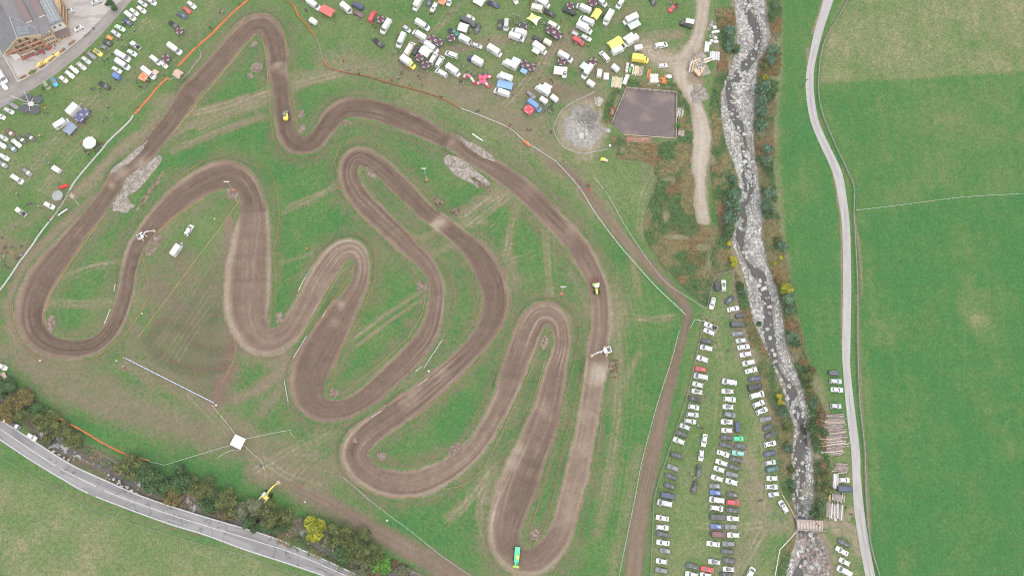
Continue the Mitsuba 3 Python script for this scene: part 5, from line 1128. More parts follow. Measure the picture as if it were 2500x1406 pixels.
# ---------------------------------------------------------------- the trampolines with their bungee poles
xx, yy, zz, dd = place_px(76, 254, 45, .5)
scene['m_rim'] = diffuse([.11, .14, .17])
tp = thing('bungee_trampoline', 'four round trampolines joined in a square with two long white bungee poles', 'trampoline')
for i, (px, py) in enumerate([(65, 240), (91, 243), (60, 266), (85, 269)]):
    a_ = at(px, py, 1.0)
    ring = trimesh.creation.torus(1.75, .17, 28, 6)
    ring.apply_translation((*a_, 1.0))
    part(tp, 'mat', trimesh.creation.cylinder(1.66, .04, sections=28).apply_translation((*a_, 1.0)), 'm_foil')
    part(tp, 'rim', ring, 'm_rim', 40)
    part(tp, 'leg', cat([rod((a_[0] + 1.6 * math.cos(t_), a_[1] + 1.6 * math.sin(t_), 0), (a_[0] + 1.7 * math.cos(t_), a_[1] + 1.7 * math.sin(t_), 1.0), .04, 5) for t_ in (0, 1.6, 3.1, 4.7)]), 'm_steel')
c0 = at(75, 254, .6)
part(tp, 'platform', box(c0[0] - 1.2, c0[0] + 1.2, c0[1] - 1.0, c0[1] + 1.0, .5, .62), 'm_cloth_i')
for px, py in ((24, 234), (58, 222)):
    b_ = at(px, py, 6.5)
    part(tp, 'pole', rod((c0[0] - .8, c0[1] + .5, .6), (*b_, 6.5), .11), 'm_flat_white')
for px, py in ((80, 240), (96, 258), (71, 272), (56, 254)):
    b_ = at(px, py, 1.2)
    part(tp, 'frame', rod((*c0, .9), (*b_, 1.1), .09), 'm_alu')

# ---------------------------------------------------------------- inflatables
k_ = thing('inflatable_figure', 'red and white inflatable sprawling figure with dark helmet in the paddock', 'inflatable')
J = lambda px, py, z_: np.array([*at(px, py, z_), z_])
bones = [((J(1180, 191, 1.3), .95), (J(1186, 187, 1.3), .95)), ((J(1178, 189, 1.3), .7), (J(1171, 185, 1.3), .5)), ((J(1171, 185, 1.2), .5), (J(1173, 200, .9), .45)), ((J(1190, 188, 1.3), .6), (J(1198, 187, .8), .5)), ((J(1182, 198, 1.0), .75), (J(1166, 205, .8), .5)), ((J(1184, 198, 1.0), .75), (J(1192, 212, .7), .5))]
part(k_, 'body', chain(bones), 'm_infl_red', 50)
part(k_, 'helmet', chain([((J(1182, 181, 1.6), .72), (J(1187, 180, 1.6), .72))]), 'm_car_d', 50)
for a_, b_, r_ in (((1193, 188, 1.1), (1195.5, 188, 1.0), .6), ((1169.5, 203, .8), (1167, 204.5, .8), .58), ((1187, 204, .9), (1189, 207, .85), .62), ((1176, 202, .55), (1186, 203, .55), .35)):
    part(k_, 'white_band', chain([((J(*a_), r_), (J(*b_), r_))]), 'm_flat_white', 50)
for a_, r_ in (((1199, 189, .7), .5), ((1164, 206, .55), .5), ((1192.5, 213.5, .5), .5)):
    part(k_, 'boot', chain([((J(*a_), r_), (J(a_[0] + 1, a_[1], a_[2]), r_))]), 'm_red', 50)
scene['m_infl_red'] = gloss([.72, .09, .20], .4)
k_ = thing('inflatable_arch', 'white inflatable arch with red lettered top and red feet, left of the red figure', 'inflatable')
A_ = [(1133, 190, .5), (1134, 186, 2.0), (1138, 183, 2.9), (1147, 187, 2.9), (1153, 194, 2.2), (1157, 202, .5)]
part(k_, 'arch', chain([((J(*a_), .55), (J(*b_), .55)) for a_, b_ in zip(A_, A_[1:])]), 'm_cloth_w', 50)
part(k_, 'banner', chain([((J(1138, 183, 3.05), .46), (J(1148, 188, 3.05), .46))]), 'm_infl_red', 50)
for a_ in (A_[0], A_[-1]):
    part(k_, 'foot', chain([((J(*a_), .62), (J(a_[0] - .3, a_[1] + .5, .9), .6))]), 'm_red', 50)
k_ = thing('inflatable_banner', 'bright red inflatable roll beside the grey star tent', 'inflatable')
part(k_, 'body', chain([((J(148, 458, .7), .7), (J(163, 453, .7), .7))]), 'm_red', 50)
part(k_, 'base', box(*(at(155, 456)[0] + np.array([-1.3, 1.3])), *(at(155, 456)[1] + np.array([-.3, .3])), 0, .2), 'm_dark')

# ---------------------------------------------------------------- fences, ropes, barriers, tapes
def posts_along(root, ln, gap, h, r, mat, name='post', lean=0):
    s = np.concatenate([[0], np.cumsum(np.linalg.norm(np.diff(ln, axis=0), axis=1))])
    for t_ in np.arange(0, s[-1] + .01, gap):
        x, y = np.interp(t_, s, ln[:, 0]), np.interp(t_, s, ln[:, 1])
        zz = float(zat(x, y))
        part(root, name, rod((x, y, zz), (x, y, zz + h), r, 5), mat)
def band(ln, z0, z1, jit=0, seed=0, th=.03):
    """A standing band between two heights along a line, with some thickness."""
    n = len(ln)
    zz = zat(ln[:, 0], ln[:, 1])
    j = (rnd(seed).random(n) - .5) * jit
    a, b = offset(ln, th), offset(ln, -th)
    v = np.vstack([np.column_stack([a, zz + z0]), np.column_stack([a, zz + z1 + j]), np.column_stack([b, zz + z1 + j]), np.column_stack([b, zz + z0])])
    i = np.arange(n - 1)
    f = np.vstack([np.column_stack([i + k * n, i + 1 + k * n, i + 1 + (k + 1) % 4 * n, i + (k + 1) % 4 * n]) for k in range(4)])
    return (v, f)
def fence(name, label, catg, s, post, rails, mat_post, mat_rail, gap=3.0, h=1.1, r=.05, group=None, rail_name='rail', smooth=True):
    ln = dense(pts(s), .8, smooth=smooth)
    key = thing(name, label, catg, group)
    for z0, z1, th in rails:
        part(key, rail_name, band(ln, z0, z1, .0, 1, th), mat_rail)
    if post:
        posts_along(key, ln, gap, h, r, mat_post)
    return key
OM = 'orange plastic mesh fence'
def mesh_fence(s, label, seed, w=.34):
    ln = dense(pts(s), .8)
    key = thing('mesh_fence', label, 'fence', None)
    zz = zat(ln[:, 0], ln[:, 1])
    j = (rnd(seed).random(len(ln)) - .5) * .35
    v0, v1 = offset(ln, w * .5 + j * .3), offset(ln, -w * .5 - j * .3)
    top, foot = np.column_stack([v1, zz + .75 + j]), np.column_stack([v0, zz + .05])
    m_, _ = strip(top, foot, 0)
    m_.vertices[:, 2] = np.column_stack([top[:, 2], foot[:, 2]]).ravel()
    m_ = cat([m_, trimesh.Trimesh(np.asarray(m_.vertices) - [0, 0, .03], m_.faces[:, ::-1], process=False)])
    part(key, 'netting', m_, 'm_mesh_orange')
    posts_along(key, ln, 5.0, 1.1, .04, 'm_wood')
mesh_fence('615 -14 607 0 575 27 554 47 522 80 500 100 480 117 435 163', 'orange plastic mesh fence running down from the top edge to the tan hut', 1, .45)
mesh_fence('412 190 385 215 365 240 345 262 330 280', 'orange plastic mesh fence from the tan hut down to the white barrier', 2, .45)
mesh_fence('690 -14 697 0 717 15 730 42 750 63 771 90', 'orange plastic mesh fence curving left of the large red tent', 3, .6)
mesh_fence('791 150 807 168 850 179 900 188 950 203 1000 216 1052 231 1087 245 1124 266', 'long orange plastic mesh fence between paddock and track', 4, .55)
mesh_fence('1278 345 1287 351 1294 358', 'short crumpled piece of orange mesh at the end of the white rail', 5, 1.4)
mesh_fence('129 1007 162 1030 200 1050 250 1080 277 1094 300 1105 337 1117 365 1124', 'orange plastic mesh fence above the brook trees at the lower left', 6, .55)
fence('wire_fence', 'thin grey wire fence linking two orange mesh fences', 'fence', '771 90 780 115 787 140 791 150', 1, [(.9, .94, .03), (.5, .54, .03)], 'm_wood', 'm_steel')
fence('wire_fence', 'grey wire fence below the paddock ending at crumpled orange mesh', 'fence', '1124 266 1192 292 1245 316 1278 345', 1, [(.9, .96, .05), (.5, .56, .04)], 'm_wood', 'm_alu')
fence('barrier', 'white banner barrier below the crowd at the octagonal tent', 'barrier', '327 283 315 300 265 348 250 367 190 437 172 465', 1, [(.08, .95, .10)], 'm_alu', 'm_banner', 3.2, 1.0, rail_name='banner')
fence('barrier', 'white banner barrier along the left photo edge', 'barrier', '132 530 100 570 78 603 50 640 22 682 -8 722 -60 790', 1, [(.08, .95, .10)], 'm_alu', 'm_banner', 3.2, 1.0, rail_name='banner')
fence('barrier', 'white rope barrier beside the speaker tent', 'barrier', '172 465 160 490 133 530', 1, [(.9, .97, .04), (.5, .56, .04)], 'm_alu', 'm_rope')
RAIL2 = [(.97, 1.05, .05), (.50, .56, .035)]
key = fence('rail_fence', 'long white double rail between the track grass and the brown riding path', 'fence', '1287 350 1320 372 1350 391 1362 401 1414 460 1454 523 1510 598 1555 650 1602 702 1653 750 1674 770', 1, RAIL2, 'm_alu', 'm_rope', 5.2, 1.0, .05)
fence('rail_fence', 'single white rope rail on the outer side of the riding path', 'fence', '1449 435 1482 476 1530 560 1592 652 1630 695 1680 728 1712 749 1725 755', 1, [(.92, .98, .04)], 'm_alu', 'm_rope', 5.5, 1.0, .04)
fence('rail_fence', 'single white rope rail on the inner side of the lower riding path', 'fence', '1657 809 1637 885 1605 983 1568 1120 1550 1213 1530 1310 1511 1404 1500 1450', 1, [(.92, .98, .04)], 'm_alu', 'm_rope', 5.5, 1.0, .04)
fence('rail_fence', 'white rope rail beside the riding path at the bottom of the photo', 'fence', '839 1165 870 1190 900 1218 960 1264 1000 1293 1078 1356 1152 1406 1190 1436', 1, [(.92, .98, .04)], 'm_alu', 'm_rope', 5.5, 1.0, .04, smooth=False)
fence('rail_fence', 'grey rail curving from the mesh fence around the tan hut', 'fence', '412 197 428 194 445 195 460 183 475 162 492 140 485 118', 1, RAIL2, 'm_alu', 'm_steel', 3.0)
WD = [(.95, 1.07, .07), (.50, .62, .04)]
fence('wooden_fence', 'weathered wooden fence around the tip of the lower car park', 'fence', '1793 660 1746 672 1735 706 1725 754', 1, WD, 'm_greywood', 'm_greywood', 2.8, 1.15, .09, smooth=False)
fence('wooden_fence', 'long weathered wooden fence between the lower car park and the riding path', 'fence', '1718 787 1695 886 1673 979 1623 1128 1598 1211 1593 1288 1588 1405 1586 1450', 1, WD, 'm_greywood', 'm_greywood', 2.8, 1.15, .09)
fence('wooden_fence', 'short pale double rail at the car park entrance', 'fence', '1684 802 1695 781 1718 785', 1, RAIL2, 'm_alu', 'm_rope', 2.0, 1.0, .05, smooth=False)
fence('wooden_fence', 'wooden rail on the river bank above the bridge', 'fence', '1907 1206 1925 1235 1944 1266', 1, WD, 'm_greywood', 'm_board', 2.8, 1.1, .08, smooth=False)
fence('wooden_fence', 'pale wooden rail on the river bank below the bridge', 'fence', '1944 1297 1902 1341 1890 1406 1882 1450', 1, [(.95, 1.07, .10)], 'm_greywood', 'm_flat_white', 2.8, 1.1, .08, smooth=False)
fence('wooden_fence', 'long grey wooden fence following the right side of the pale lane', 'fence', '2080 -16 2070 0 2045 45 2015 95 2000 155 1997 225 2005 275 2035 350 2063 410 2083 460 2083 520 2086 581 2092 706 2092 848 2097 981 2109 1101 2113 1222 2123 1323 2145 1403 2160 1450', 1, [(1.0, 1.14, .14), (.5, .64, .06)], 'm_greywood', 'm_greywood', 3.4, 1.2, .10)
fence('wire_fence', 'thin white electric wire crossing the right meadow', 'fence', '2088 515 2205 501 2348 483 2500 474 2560 470', 1, [(.7, .74, .035)], 'm_wood', 'm_flat_white', 6.5, .9, .03)
fence('cable_fence', 'grey cable fence below the main road', 'fence', '-40 1088 0 1111 62 1152 160 1204 212 1236 320 1276 480 1325 600 1356 730 1406 790 1436', 1, [(.82, .90, .05)], 'm_greywood', 'm_greywood', 4.0, .9, .06)
for lab, s in [('white rope from the start gate to the white tent', '519 990 548 1024 576 1060'), ('white rope running right from the white tent to a hooked end', '600 1072 640 1063 680 1055 709 1050 712 1060 723 1069'), ('white rope running down right from the white tent', '597 1087 620 1108 639 1124 647 1147'), ('white rope running left from the white tent to the mesh fence', '560 1088 500 1106 440 1124 404 1135 365 1126'), ('short curved white rope below the white tent', '587 1098 570 1098 550 1106 533 1118')]:
    fence('rope_barrier', lab, 'rope', s, 1, [(.87, .93, .045)], 'm_alu', 'm_rope', 4, .95, .04, smooth=False)
g0 = pts('304 873 524 984')
key = thing('start_gate', 'long white start gate with a row of numbered riders lanes', 'gate')
du = (g0[1] - g0[0]) / np.linalg.norm(g0[1] - g0[0])
for i in range(40):
    a_, b_ = g0[0] + (g0[1] - g0[0]) * (i + .06) / 40, g0[0] + (g0[1] - g0[0]) * (i + .94) / 40
    m_ = slab([(*(a_ + [-du[1] * .14, du[0] * .14]), .5), (*(b_ + [-du[1] * .14, du[0] * .14]), .5), (*(b_ + [du[1] * .14, -du[0] * .14]), .42), (*(a_ + [du[1] * .14, -du[0] * .14]), .42)], .3)
    part(key, 'gate_bar', m_, 'm_rope')
part(key, 'beam', slab([(*(g0[0] + [-du[1] * .3, du[0] * .3]), .16), (*(g0[1] + [-du[1] * .3, du[0] * .3]), .16), (*(g0[1] + [du[1] * .3, -du[0] * .3]), .16), (*(g0[0] + [du[1] * .3, -du[0] * .3]), .16)], .14), 'm_car_n')
TAPES = '''o;520 386 573 379 602 384|o;620 386 660 415 678 470 682 515 682 540 675 585 667 615 672 655 675 692 674 720 671 775|y;830 357 816 398 826 425 843 465|o;853 490 865 510 893 543 950 595 998 650|y;672 345 690 380 700 398 728 399 770 382 810 347|y;887 412 903 445 932 490 990 562 1045 611|y;926 438 956 468 990 504|y;866 342 910 346 950 368 1000 427 1050 483 1078 518|w;740 690 763 652
o;763 652 795 602 866 570 895 583 918 622 918 670 908 700 880 775 840 850 826 870 815 930 808 965|y;850 651 828 672 800 722 755 795 705 845|o;866 648 850 680 815 735 775 795|y;587 488 575 505 535 563 496 613 425 708 338 825|o;348 620 363 695 365 720 338 775 303 820 270 850 238 872|o;255 530 233 560 170 648 128 713 105 768 105 795|y;138 818 213 820 253 795 273 753 283 695 285 628 290 585 343 532
o;35 745 40 803 53 843 85 865 118 885 150 900 208 898 250 872|o;500 485 420 535 375 578|o;500 392 438 435|o;635 30 650 33|y;600 48 570 83|y;625 85 560 162 500 235 430 320|y;640 85 645 112 656 180 655 215 663 300 672 350|o;672 42 692 75 702 140|o;713 225 720 275 729 325|o;815 240 838 242 923 255|o;823 299 830 289|o;863 296 910 305 1000 337 1035 351 1061 362|w;1000 278 1020 288|o;1020 288 1052 308 1079 327
o;1225 480 1260 513 1310 560 1350 598 1388 633 1410 663 1433 695 1443 718 1445 752|o;1243 407 1288 432 1350 493 1400 540 1435 580 1468 628|o;1000 570 1068 635 1100 670 1110 710 1108 755|y;1000 653 1038 695 1038 725 1033 763 998 823 935 883 838 960|o;1088 593 1150 660 1170 745 1173 760 1150 800|o;1212 618 1235 673 1240 713 1238 752 1223 805 1170 880 1130 920 1088 958 1000 1035|w;1081 829 1035 898|w;1030 895 1014 908|w;1046 923 1019 943
o;1000 958 950 985 908 1019|o;907 1124 974 1124 1078 1116|o;1153 1052 1193 955 1233 855 1260 793 1295 753 1338 733 1390 750 1413 783 1415 823 1398 900 1358 1052 1344 1113 1314 1227 1295 1296 1295 1326|y;1336 808 1318 843 1283 935 1228 1050 1180 1146 1142 1177 1116 1188 1078 1194|y;1347 813 1325 900 1295 1000|o;1446 775 1438 850 1413 950 1385 1050 1375 1083 1347 1227 1332 1290 1301 1331|o;1490 860 1485 885|o;1474 943 1465 1050 1438 1177 1425 1220 1405 1278 1377 1354 1352 1402
y;575 814 575 873 542 938|o;575 814 605 838 650 865 698 855 738 800|w;745 680 729 712|w;799 758 788 775|w;750 820 730 853 718 875|w;695 928 705 982|w;931 1003 908 1019|o;839 1165 838 1140|o;868 1183 905 1200 950 1212 1020 1214|w;283 695 280 712|w;272 755 256 792'''
tn = dict(o='orange', y='yellow', w='white')
for i, item in enumerate(TAPES.replace('\n', '|').split('|')):
    col, s = item.split(';')
    ln = dense(pts(s), 1.2, smooth=False)
    key = thing('course_tape', f'{tn[col]} course tape on stakes along the race track', 'tape', f'{tn[col]} tapes marking the race track')
    REG.append(dict(key=key, x=float(np.mean(list(map(float, s.split()))[::2])), y=float(np.mean(list(map(float, s.split()))[1::2])), desc=f'{tn[col]} course tape on stakes', row=None))
    w = .09 if col != 'w' else .16
    m_, _ = strip(offset(ln, w / 2), offset(ln, -w / 2), 0)
    zz = zat(ln[:, 0], ln[:, 1]) + .55 + .1 * np.sin(np.arange(len(ln)) * 1.3)
    m_.vertices[:, 2] = np.column_stack([zz - .10, zz + .10]).ravel()
    m_ = cat([m_, trimesh.Trimesh(np.asarray(m_.vertices) - [0, 0, .02], m_.faces[:, ::-1], process=False)])
    part(key, 'tape', m_, {'o': 'm_tape_orange', 'y': 'm_tape_yellow', 'w': 'm_rope'}[col])
    posts_along(key, pts(s), 7.0, .8, .03, 'm_board', 'stake')
def drain(s, w, name, lab, mat):
    pass
# floodlight masts, pole, signs and small things lying about
def mast(px, py, h, lab, foot=True):
    x, y = at(px, py)
    zz = float(zat(x, y))
    k_ = thing('floodlight_mast', lab, 'lamp post')
    part(k_, 'pole', rod((x, y, zz), (x, y, zz + h), .09, 8), 'm_alu')
    part(k_, 'crossbar', box(x - .9, x + .9, y - .06, y + .06, zz + h - .1, zz + h), 'm_alu')
    for s in (-.8, -.25, .3, .8):
        part(k_, 'lamp', box(x + s - .2, x + s + .2, y - .22, y + .1, zz + h, zz + h + .32), 'm_flat_white')
    part(k_, 'foot', chain([(((x - .4, y, zz + .4), .42), ((x + .4, y, zz + .4), .42))]), 'm_mesh_orange', 40)
mast(1042, 440, 12, 'floodlight mast with orange foot near the gravel heaps in the middle')
mast(572, 466, 9.5, 'floodlight mast with orange foot at the tip of the left hairpin')
mast(1371, 718, 11, 'floodlight mast with orange foot inside the right loop')
x, y = at(1956, 216)
k_ = thing('utility_pole', 'dark wooden utility pole beside the pale lane', 'pole')
part(k_, 'pole', rod((x, y, 0), (x, y, 8), .15, 8), 'm_bark'); part(k_, 'crossarm', box(x - .7, x + .7, y - .06, y + .06, 7.4, 7.55), 'm_bark')
for i, (px, py, c_) in enumerate([(285, 881, 'white ball beside the start gate'), (527, 989, 'white sack right of the start gate'), (745, 1225, 'white sack by the lower riding path'), (944, 1270, 'white ball at the lower rope rail'), (347, 766, 'pale marker ball left of the start straight'), (98, 880, 'pale marker ball at the lower left bend'), (524, 535, 'white sack on the left infield grass'), (748, 607, 'orange marker in the middle infield'), (1439, 451, 'red ball on the brown riding path'), (1436, 463, 'red ball lower on the brown riding path'), (827, 461, 'orange marker at the edge of the middle straight'), (1046, 906, 'white sack beside the white course tape')]):
    x, y = at(px, py)
    zz = float(zat(x, y))
    k_ = thing('marker', c_, 'marker')
    put(k_, chain([(((x, y, zz + .3), .36), ((x + .3 * (i % 2), y, zz + .3), .33))]), 'm_mesh_orange' if 'orange' in c_ else 'm_red' if 'red' in c_ else 'm_flat_white', 40)
x, y = at(1166, 336)
k_ = thing('white_plank', 'white plank lying on the dry grass near the top right jump', 'plank')
put(k_, box(-2.6, 2.6, -.22, .22, .05, .2), 'm_flat_white', to=pose(x, y, 0, -36))
x, y, zz, d_ = place_px(1473, 390, -8, .8)
k_ = thing('generator', 'yellow generator on a small trailer right of the rubble pit', 'generator')
to = pose(x, y, zz, d_)
part(k_, 'body', rbox(1.9, 1.2, .5, 1.5, .15), 'm_car_y', 30, to=to); part(k_, 'chassis', box(-1.2, 1.9, -.5, .5, .35, .5), 'm_steel', to=to)
for s in (-.7, .7):
    part(k_, 'wheel', wheel(.33, .2), 'm_tyre', 30, to=to.translate([0, s, .33]))
x, y, zz, d_ = place_px(156, 520, 35, 1)
k_ = thing('screen_frame', 'dark video screens on a white frame beside the speaker tent', 'screen')
to = pose(x, y, zz, d_)
part(k_, 'frame', cat([rod((-2, 0, 0), (-2, 0, 2), .07), rod((2, 0, 0), (2, 0, 2), .07), box(-2.1, 2.1, -.25, .25, 1.9, 2.1)]), 'm_flat_white', to=to)
for s in (-1.3, 1.2):
    part(k_, 'screen', box(s - .7, s + .7, .3, 1.3, 1.0, 1.2), 'm_black', to=to)
x, y, zz, d_ = place_px(178, 480, -45, 1)
k_ = thing('camera_platform', 'metal camera platform by the barrier right of the speaker tent', 'platform')
to = pose(x, y, zz, d_)
part(k_, 'deck', box(-1, 1, -.8, .8, 1.9, 2.0), 'm_wood', to=to)
for i, j in ((-.9, -.7), (.9, -.7), (.9, .7), (-.9, .7)):
    part(k_, 'leg', rod((i, j, 0), (i, j, 2.9), .05, 5), 'm_alu', to=to)
part(k_, 'boom', rod((1, 0, 2.4), (5.5, -.5, 3.0), .07, 5), 'm_alu', to=to)
# ---------------------------------------------------------------- stones of the river, heaps, banks
def rockmesh(seed, sub=1, rough=.35):
    m_ = trimesh.creation.icosphere(sub, 1.0)
    v = np.asarray(m_.vertices)
    v = v * (1 + rough * (meshkit.noise(v * 1.3 + seed * 3.1, seed)[:, None] - .5) * 2) * [1, .82, .62]
    return trimesh.Trimesh(v, m_.faces, process=False)
ROCK = [mikit.ply(rockmesh(i, 1), None, False) for i in range(5)]
rr = rnd(31)
xs, ys, xe, ye = bed.bounds
def in_view(x, y):
    return True
cand = np.column_stack([rr.uniform(xs, xe, 60000), rr.uniform(-22, 224, 60000)])
cand = cand[shapely.contains_xy(bed.buffer(-.3), cand[:, 0], cand[:, 1])]
dw = cKDTree(CH).query(cand)[0]
clump = meshkit.noise(np.column_stack([cand * .22, np.zeros(len(cand))]), 6)
p_keep = np.where(dw < 2.2, .13, .62) * (0.5 + clump)
cand = cand[rr.random(len(cand)) < p_keep]
size = .14 + .46 * rr.random(len(cand)) ** 3.0
def stones(xy, size, seed, variants=6, sub=0, sink=.15, flat_=1.0):
    base = [rockmesh(seed + i, sub, .4) for i in range(variants)]
    r_ = rnd(seed)
    V, F, k = [], [], 0
    zz = zat(xy[:, 0], xy[:, 1])
    for i, (p_, s) in enumerate(zip(xy, size)):
        b_ = base[i % variants]
        a_ = r_.uniform(0, 6.28)
        ca, sa = math.cos(a_) * s, math.sin(a_) * s
        v = np.asarray(b_.vertices)
        V.append(np.column_stack([v[:, 0] * ca - v[:, 1] * sa + p_[0], v[:, 0] * sa + v[:, 1] * ca + p_[1], v[:, 2] * s * flat_ + zz[i] + s * (.35 - sink)]))
        F.append(np.asarray(b_.faces) + k)
        k += len(v)
    return np.vstack(V), np.vstack(F)
def stuff(name, mesh, mat, label, catg, smooth=False):
    key = numbered(name)
    labels[key] = {'label': label, 'category': catg, 'kind': 'stuff'}
    put(key, mesh, mat, smooth)
k_ = 'riverbed__pebble'
put(k_, stones(cand, size, 40), 'm_rock_pale')
labels[k_] = {'kind': 'stuff'}
bc = []
t_ = rr.uniform(0, len(CH) - 1, 420).astype(int)
off = rr.normal(0, 2.6, 420)
bxy = CH[t_, :2] + np.stack([rr.normal(0, 1, 420), np.zeros(420)], 1) + np.stack([off, rr.normal(0, 1, 420)], 1)
bxy = bxy[shapely.contains_xy(bed.buffer(-.6), bxy[:, 0], bxy[:, 1])][:230]
for p_ in bxy:
    s = .42 + .55 * rr.random() ** 2
    part('riverbed', 'boulder', ROCK[int(rr.integers(5))], str(rr.choice(['m_rock_pale', 'm_rock_pale', 'm_rock', 'm_rock_red'], p=[.5, .2, .2, .1])), to=pose(p_[0], p_[1], float(zat(*p_)) + .25 * s + (.35 if float(zat(*p_)) < -2 else 0), rr.uniform(0, 360), s))
lo = np.column_stack([rr.uniform(1960, 2024, 400), rr.uniform(1304, 1420, 400)])
lo = at(lo[:, 0], lo[:, 1])
lo = lo[shapely.contains_xy(bed.buffer(-.4), lo[:, 0], lo[:, 1])]
acc = []
for p_ in lo:                                            # the reddish blocks below the bridge
    if len(acc) < 70 and all(np.hypot(*(p_ - a_)) > 1.25 for a_ in acc):
        acc.append(p_)
        part('riverbed', 'boulder', ROCK[int(rr.integers(5))], str(rr.choice(['m_rock_red', 'm_rock_red', 'm_rock'])), to=pose(p_[0], p_[1], float(zat(*p_)) + .3, rr.uniform(0, 360), rr.uniform(.75, 1.25)))
i_ = rr.integers(0, len(BK), 900)
bx = BK[i_, :2] + rr.normal(0, 1.5, (900, 2))
put('brook_bed__stone', stones(bx, .12 + .40 * rr.random(900) ** 3, 60), 'm_rock')
labels['brook_bed__stone'] = {'kind': 'stuff'}
key = thing('stone_wall', 'low rubble stone wall between the brook and the main road', 'wall')
for s in ('123 1092 150 1112 175 1130', '268 1165 285 1175 305 1188', '286 1176 310 1190 340 1205'):
    ln = dense(pts(s), 1.0)
    for p_ in ln[::2]:
        for _ in range(2):
            part(key, 'stone', ROCK[int(rr.integers(5))], str(rr.choice(['m_rock_pale', 'm_rock'])), to=pose(p_[0] + rr.normal(0, .4), p_[1] + rr.normal(0, .4), .1, rr.uniform(0, 360), rr.uniform(.3, .5)))
def heap(px, py, rx, ry, deg, label, mat, h=None, name='earth_heap', catg='heap'):
    x, y, zz, d_ = place_px(px, py, deg, .2)
    g = 22
    u, w = np.meshgrid(np.linspace(-1.25, 1.25, g), np.linspace(-1.25, 1.25, g))
    q_ = np.stack([u.ravel() * 2.2 + px * .37, w.ravel() * 2.2 + py * .21, u.ravel() * 0], 1)
    n1 = meshkit.noise(q_, 3)
    r2 = np.hypot(u.ravel(), w.ravel()) + (n1 - .5) * .55
    hh = (h or min(rx, ry) * M * .42)
    z_ = hh * ss(1.05, .15, r2) * (.7 + .6 * meshkit.noise(q_ * 2.5, 4)) - .12 * ss(.9, 1.2, r2) - .02
    xy = np.column_stack([u.ravel() * rx * M, w.ravel() * ry * M])
    a_ = math.radians(d_)
    xy = xy @ np.array([[math.cos(a_), math.sin(a_)], [-math.sin(a_), math.cos(a_)]]) + [x, y]
    i = (np.arange(g - 1)[:, None] * g + np.arange(g - 1)[None]).ravel()
    keep = r2[i] < 1.15
    i = i[keep]
    key = thing(name, label, catg, None)
    part(key, 'soil', (np.column_stack([xy, z_ + zat(xy[:, 0], xy[:, 1])]), np.column_stack([i, i + 1, i + g + 1, i + g])), mat, True)
    n = int(26 * rx * ry / 150)
    ok_ = np.nonzero(r2 < .95)[0]
    s_i = rnd(int(px)).choice(ok_, min(n, len(ok_)))
    key2 = part(key, 'loose_stone', stones(xy[s_i] + rnd(3).normal(0, .2, (len(s_i), 2)), .10 + .22 * rnd(4).random(len(s_i)) ** 2, int(px)), mat)
    v_, f_ = meshkit.WRITTEN[scene[key2]['filename']][:2]
    dz = np.interp(np.repeat(np.arange(len(s_i)), len(v_) // max(1, len(s_i))), np.arange(len(s_i)), z_[s_i])
    scene[key2] = {**mikit.ply((v_ + np.column_stack([dz * 0, dz * 0, dz]), f_)), 'bsdf': scene[key2]['bsdf']}
    labels[key2] = {'kind': 'stuff'}
    if label == '':
        REG.append(dict(key=key, x=px, y=py, desc={'earth_heap': 'pale earth heap', 'brush_heap': 'heap of dry brushwood'}[name], row=None))
def soilmat(a_, b_):
    return lambda p, n, uv: mikit.mix(a_, b_, mikit.smoothstep(.3, .7, mikit.fbm(p.x * 1.6, p.y * 1.6, 1.0, 3))) * (.72 + .5 * mikit.noise(p.x * 5, p.y * 5, 2.0))
scene['m_soil'] = diffuse(soilmat(lin(150, 130, 120), lin(182, 168, 158)))
scene['m_brush'] = diffuse(soilmat(lin(128, 116, 96), lin(172, 160, 140)))
scene['m_greygravel'] = diffuse(soilmat(lin(166, 158, 152), lin(206, 198, 190)))
for s in '620 108 11 9 40|627 165 17 14 20|611 185 9 9 0|735 278 9 11 0|737 314 8 13 0|845 299 14 7 -8|568 475 12 20 35|905 422 9 17 35|1030 699 13 15 0|681 776 10 14 0|1329 836 11 16 0|1305 1305 12 13 0|815 960 10 12 20|932 1112 11 11 0|1112 1097 17 13 40|368 610 18 9 40|125 788 10 22 5|383 585 14 16 40|866 1075 8 6 0'.split('|'):
    a_ = list(map(float, s.split()))
    heap(*a_, '', 'm_soil')
for s in '1070 494 16 12 -25|1113 517 13 11 0|1498 898 13 26 0'.split('|'):
    heap(*map(float, s.split()), '', 'm_brush', 1.4, 'brush_heap')
for s in '335 440 18 78 -42|365 400 16 40 -42|1140 425 26 66 56|1165 368 14 60 58|290 495 24 30 -30|312 388 8 60 -42'.split('|'):
    heap(*map(float, s.split()), '', 'm_greygravel', .5, 'gravel_bank') if False else None
heap(342, 432, 17, 82, -38, 'grey gravel bank on the right of the left jump', 'm_greygravel', .7, 'gravel_bank', 'gravel')
heap(300, 500, 26, 24, -30, 'brown gravel spread below the left jump', 'm_greygravel', .5, 'gravel_bank', 'gravel')
heap(318, 386, 9, 60, -42, 'narrow gravel strip on the left of the left jump', 'm_greygravel', .4, 'gravel_bank', 'gravel')
heap(1135, 418, 22, 74, 52, 'grey and brown gravel bank below the upper right jump', 'm_greygravel', .8, 'gravel_bank', 'gravel')
heap(1165, 366, 11, 58, 55, 'narrow gravel strip above the upper right jump', 'm_greygravel', .4, 'gravel_bank', 'gravel')
heap(1160, 440, 7, 60, 52, 'bank of dry weeds along the gravel below the upper right jump', 'm_brush', .9, 'brush_heap')
heap(372, 460, 8, 66, -32, 'strip of rubble and weeds right of the left jump', 'm_brush', .6, 'brush_heap')
heap(1707, 232, 22, 26, 0, 'grey gravel heap beside the gravel track above the arena', 'm_greygravel', 1.6, 'gravel_bank', 'gravel')
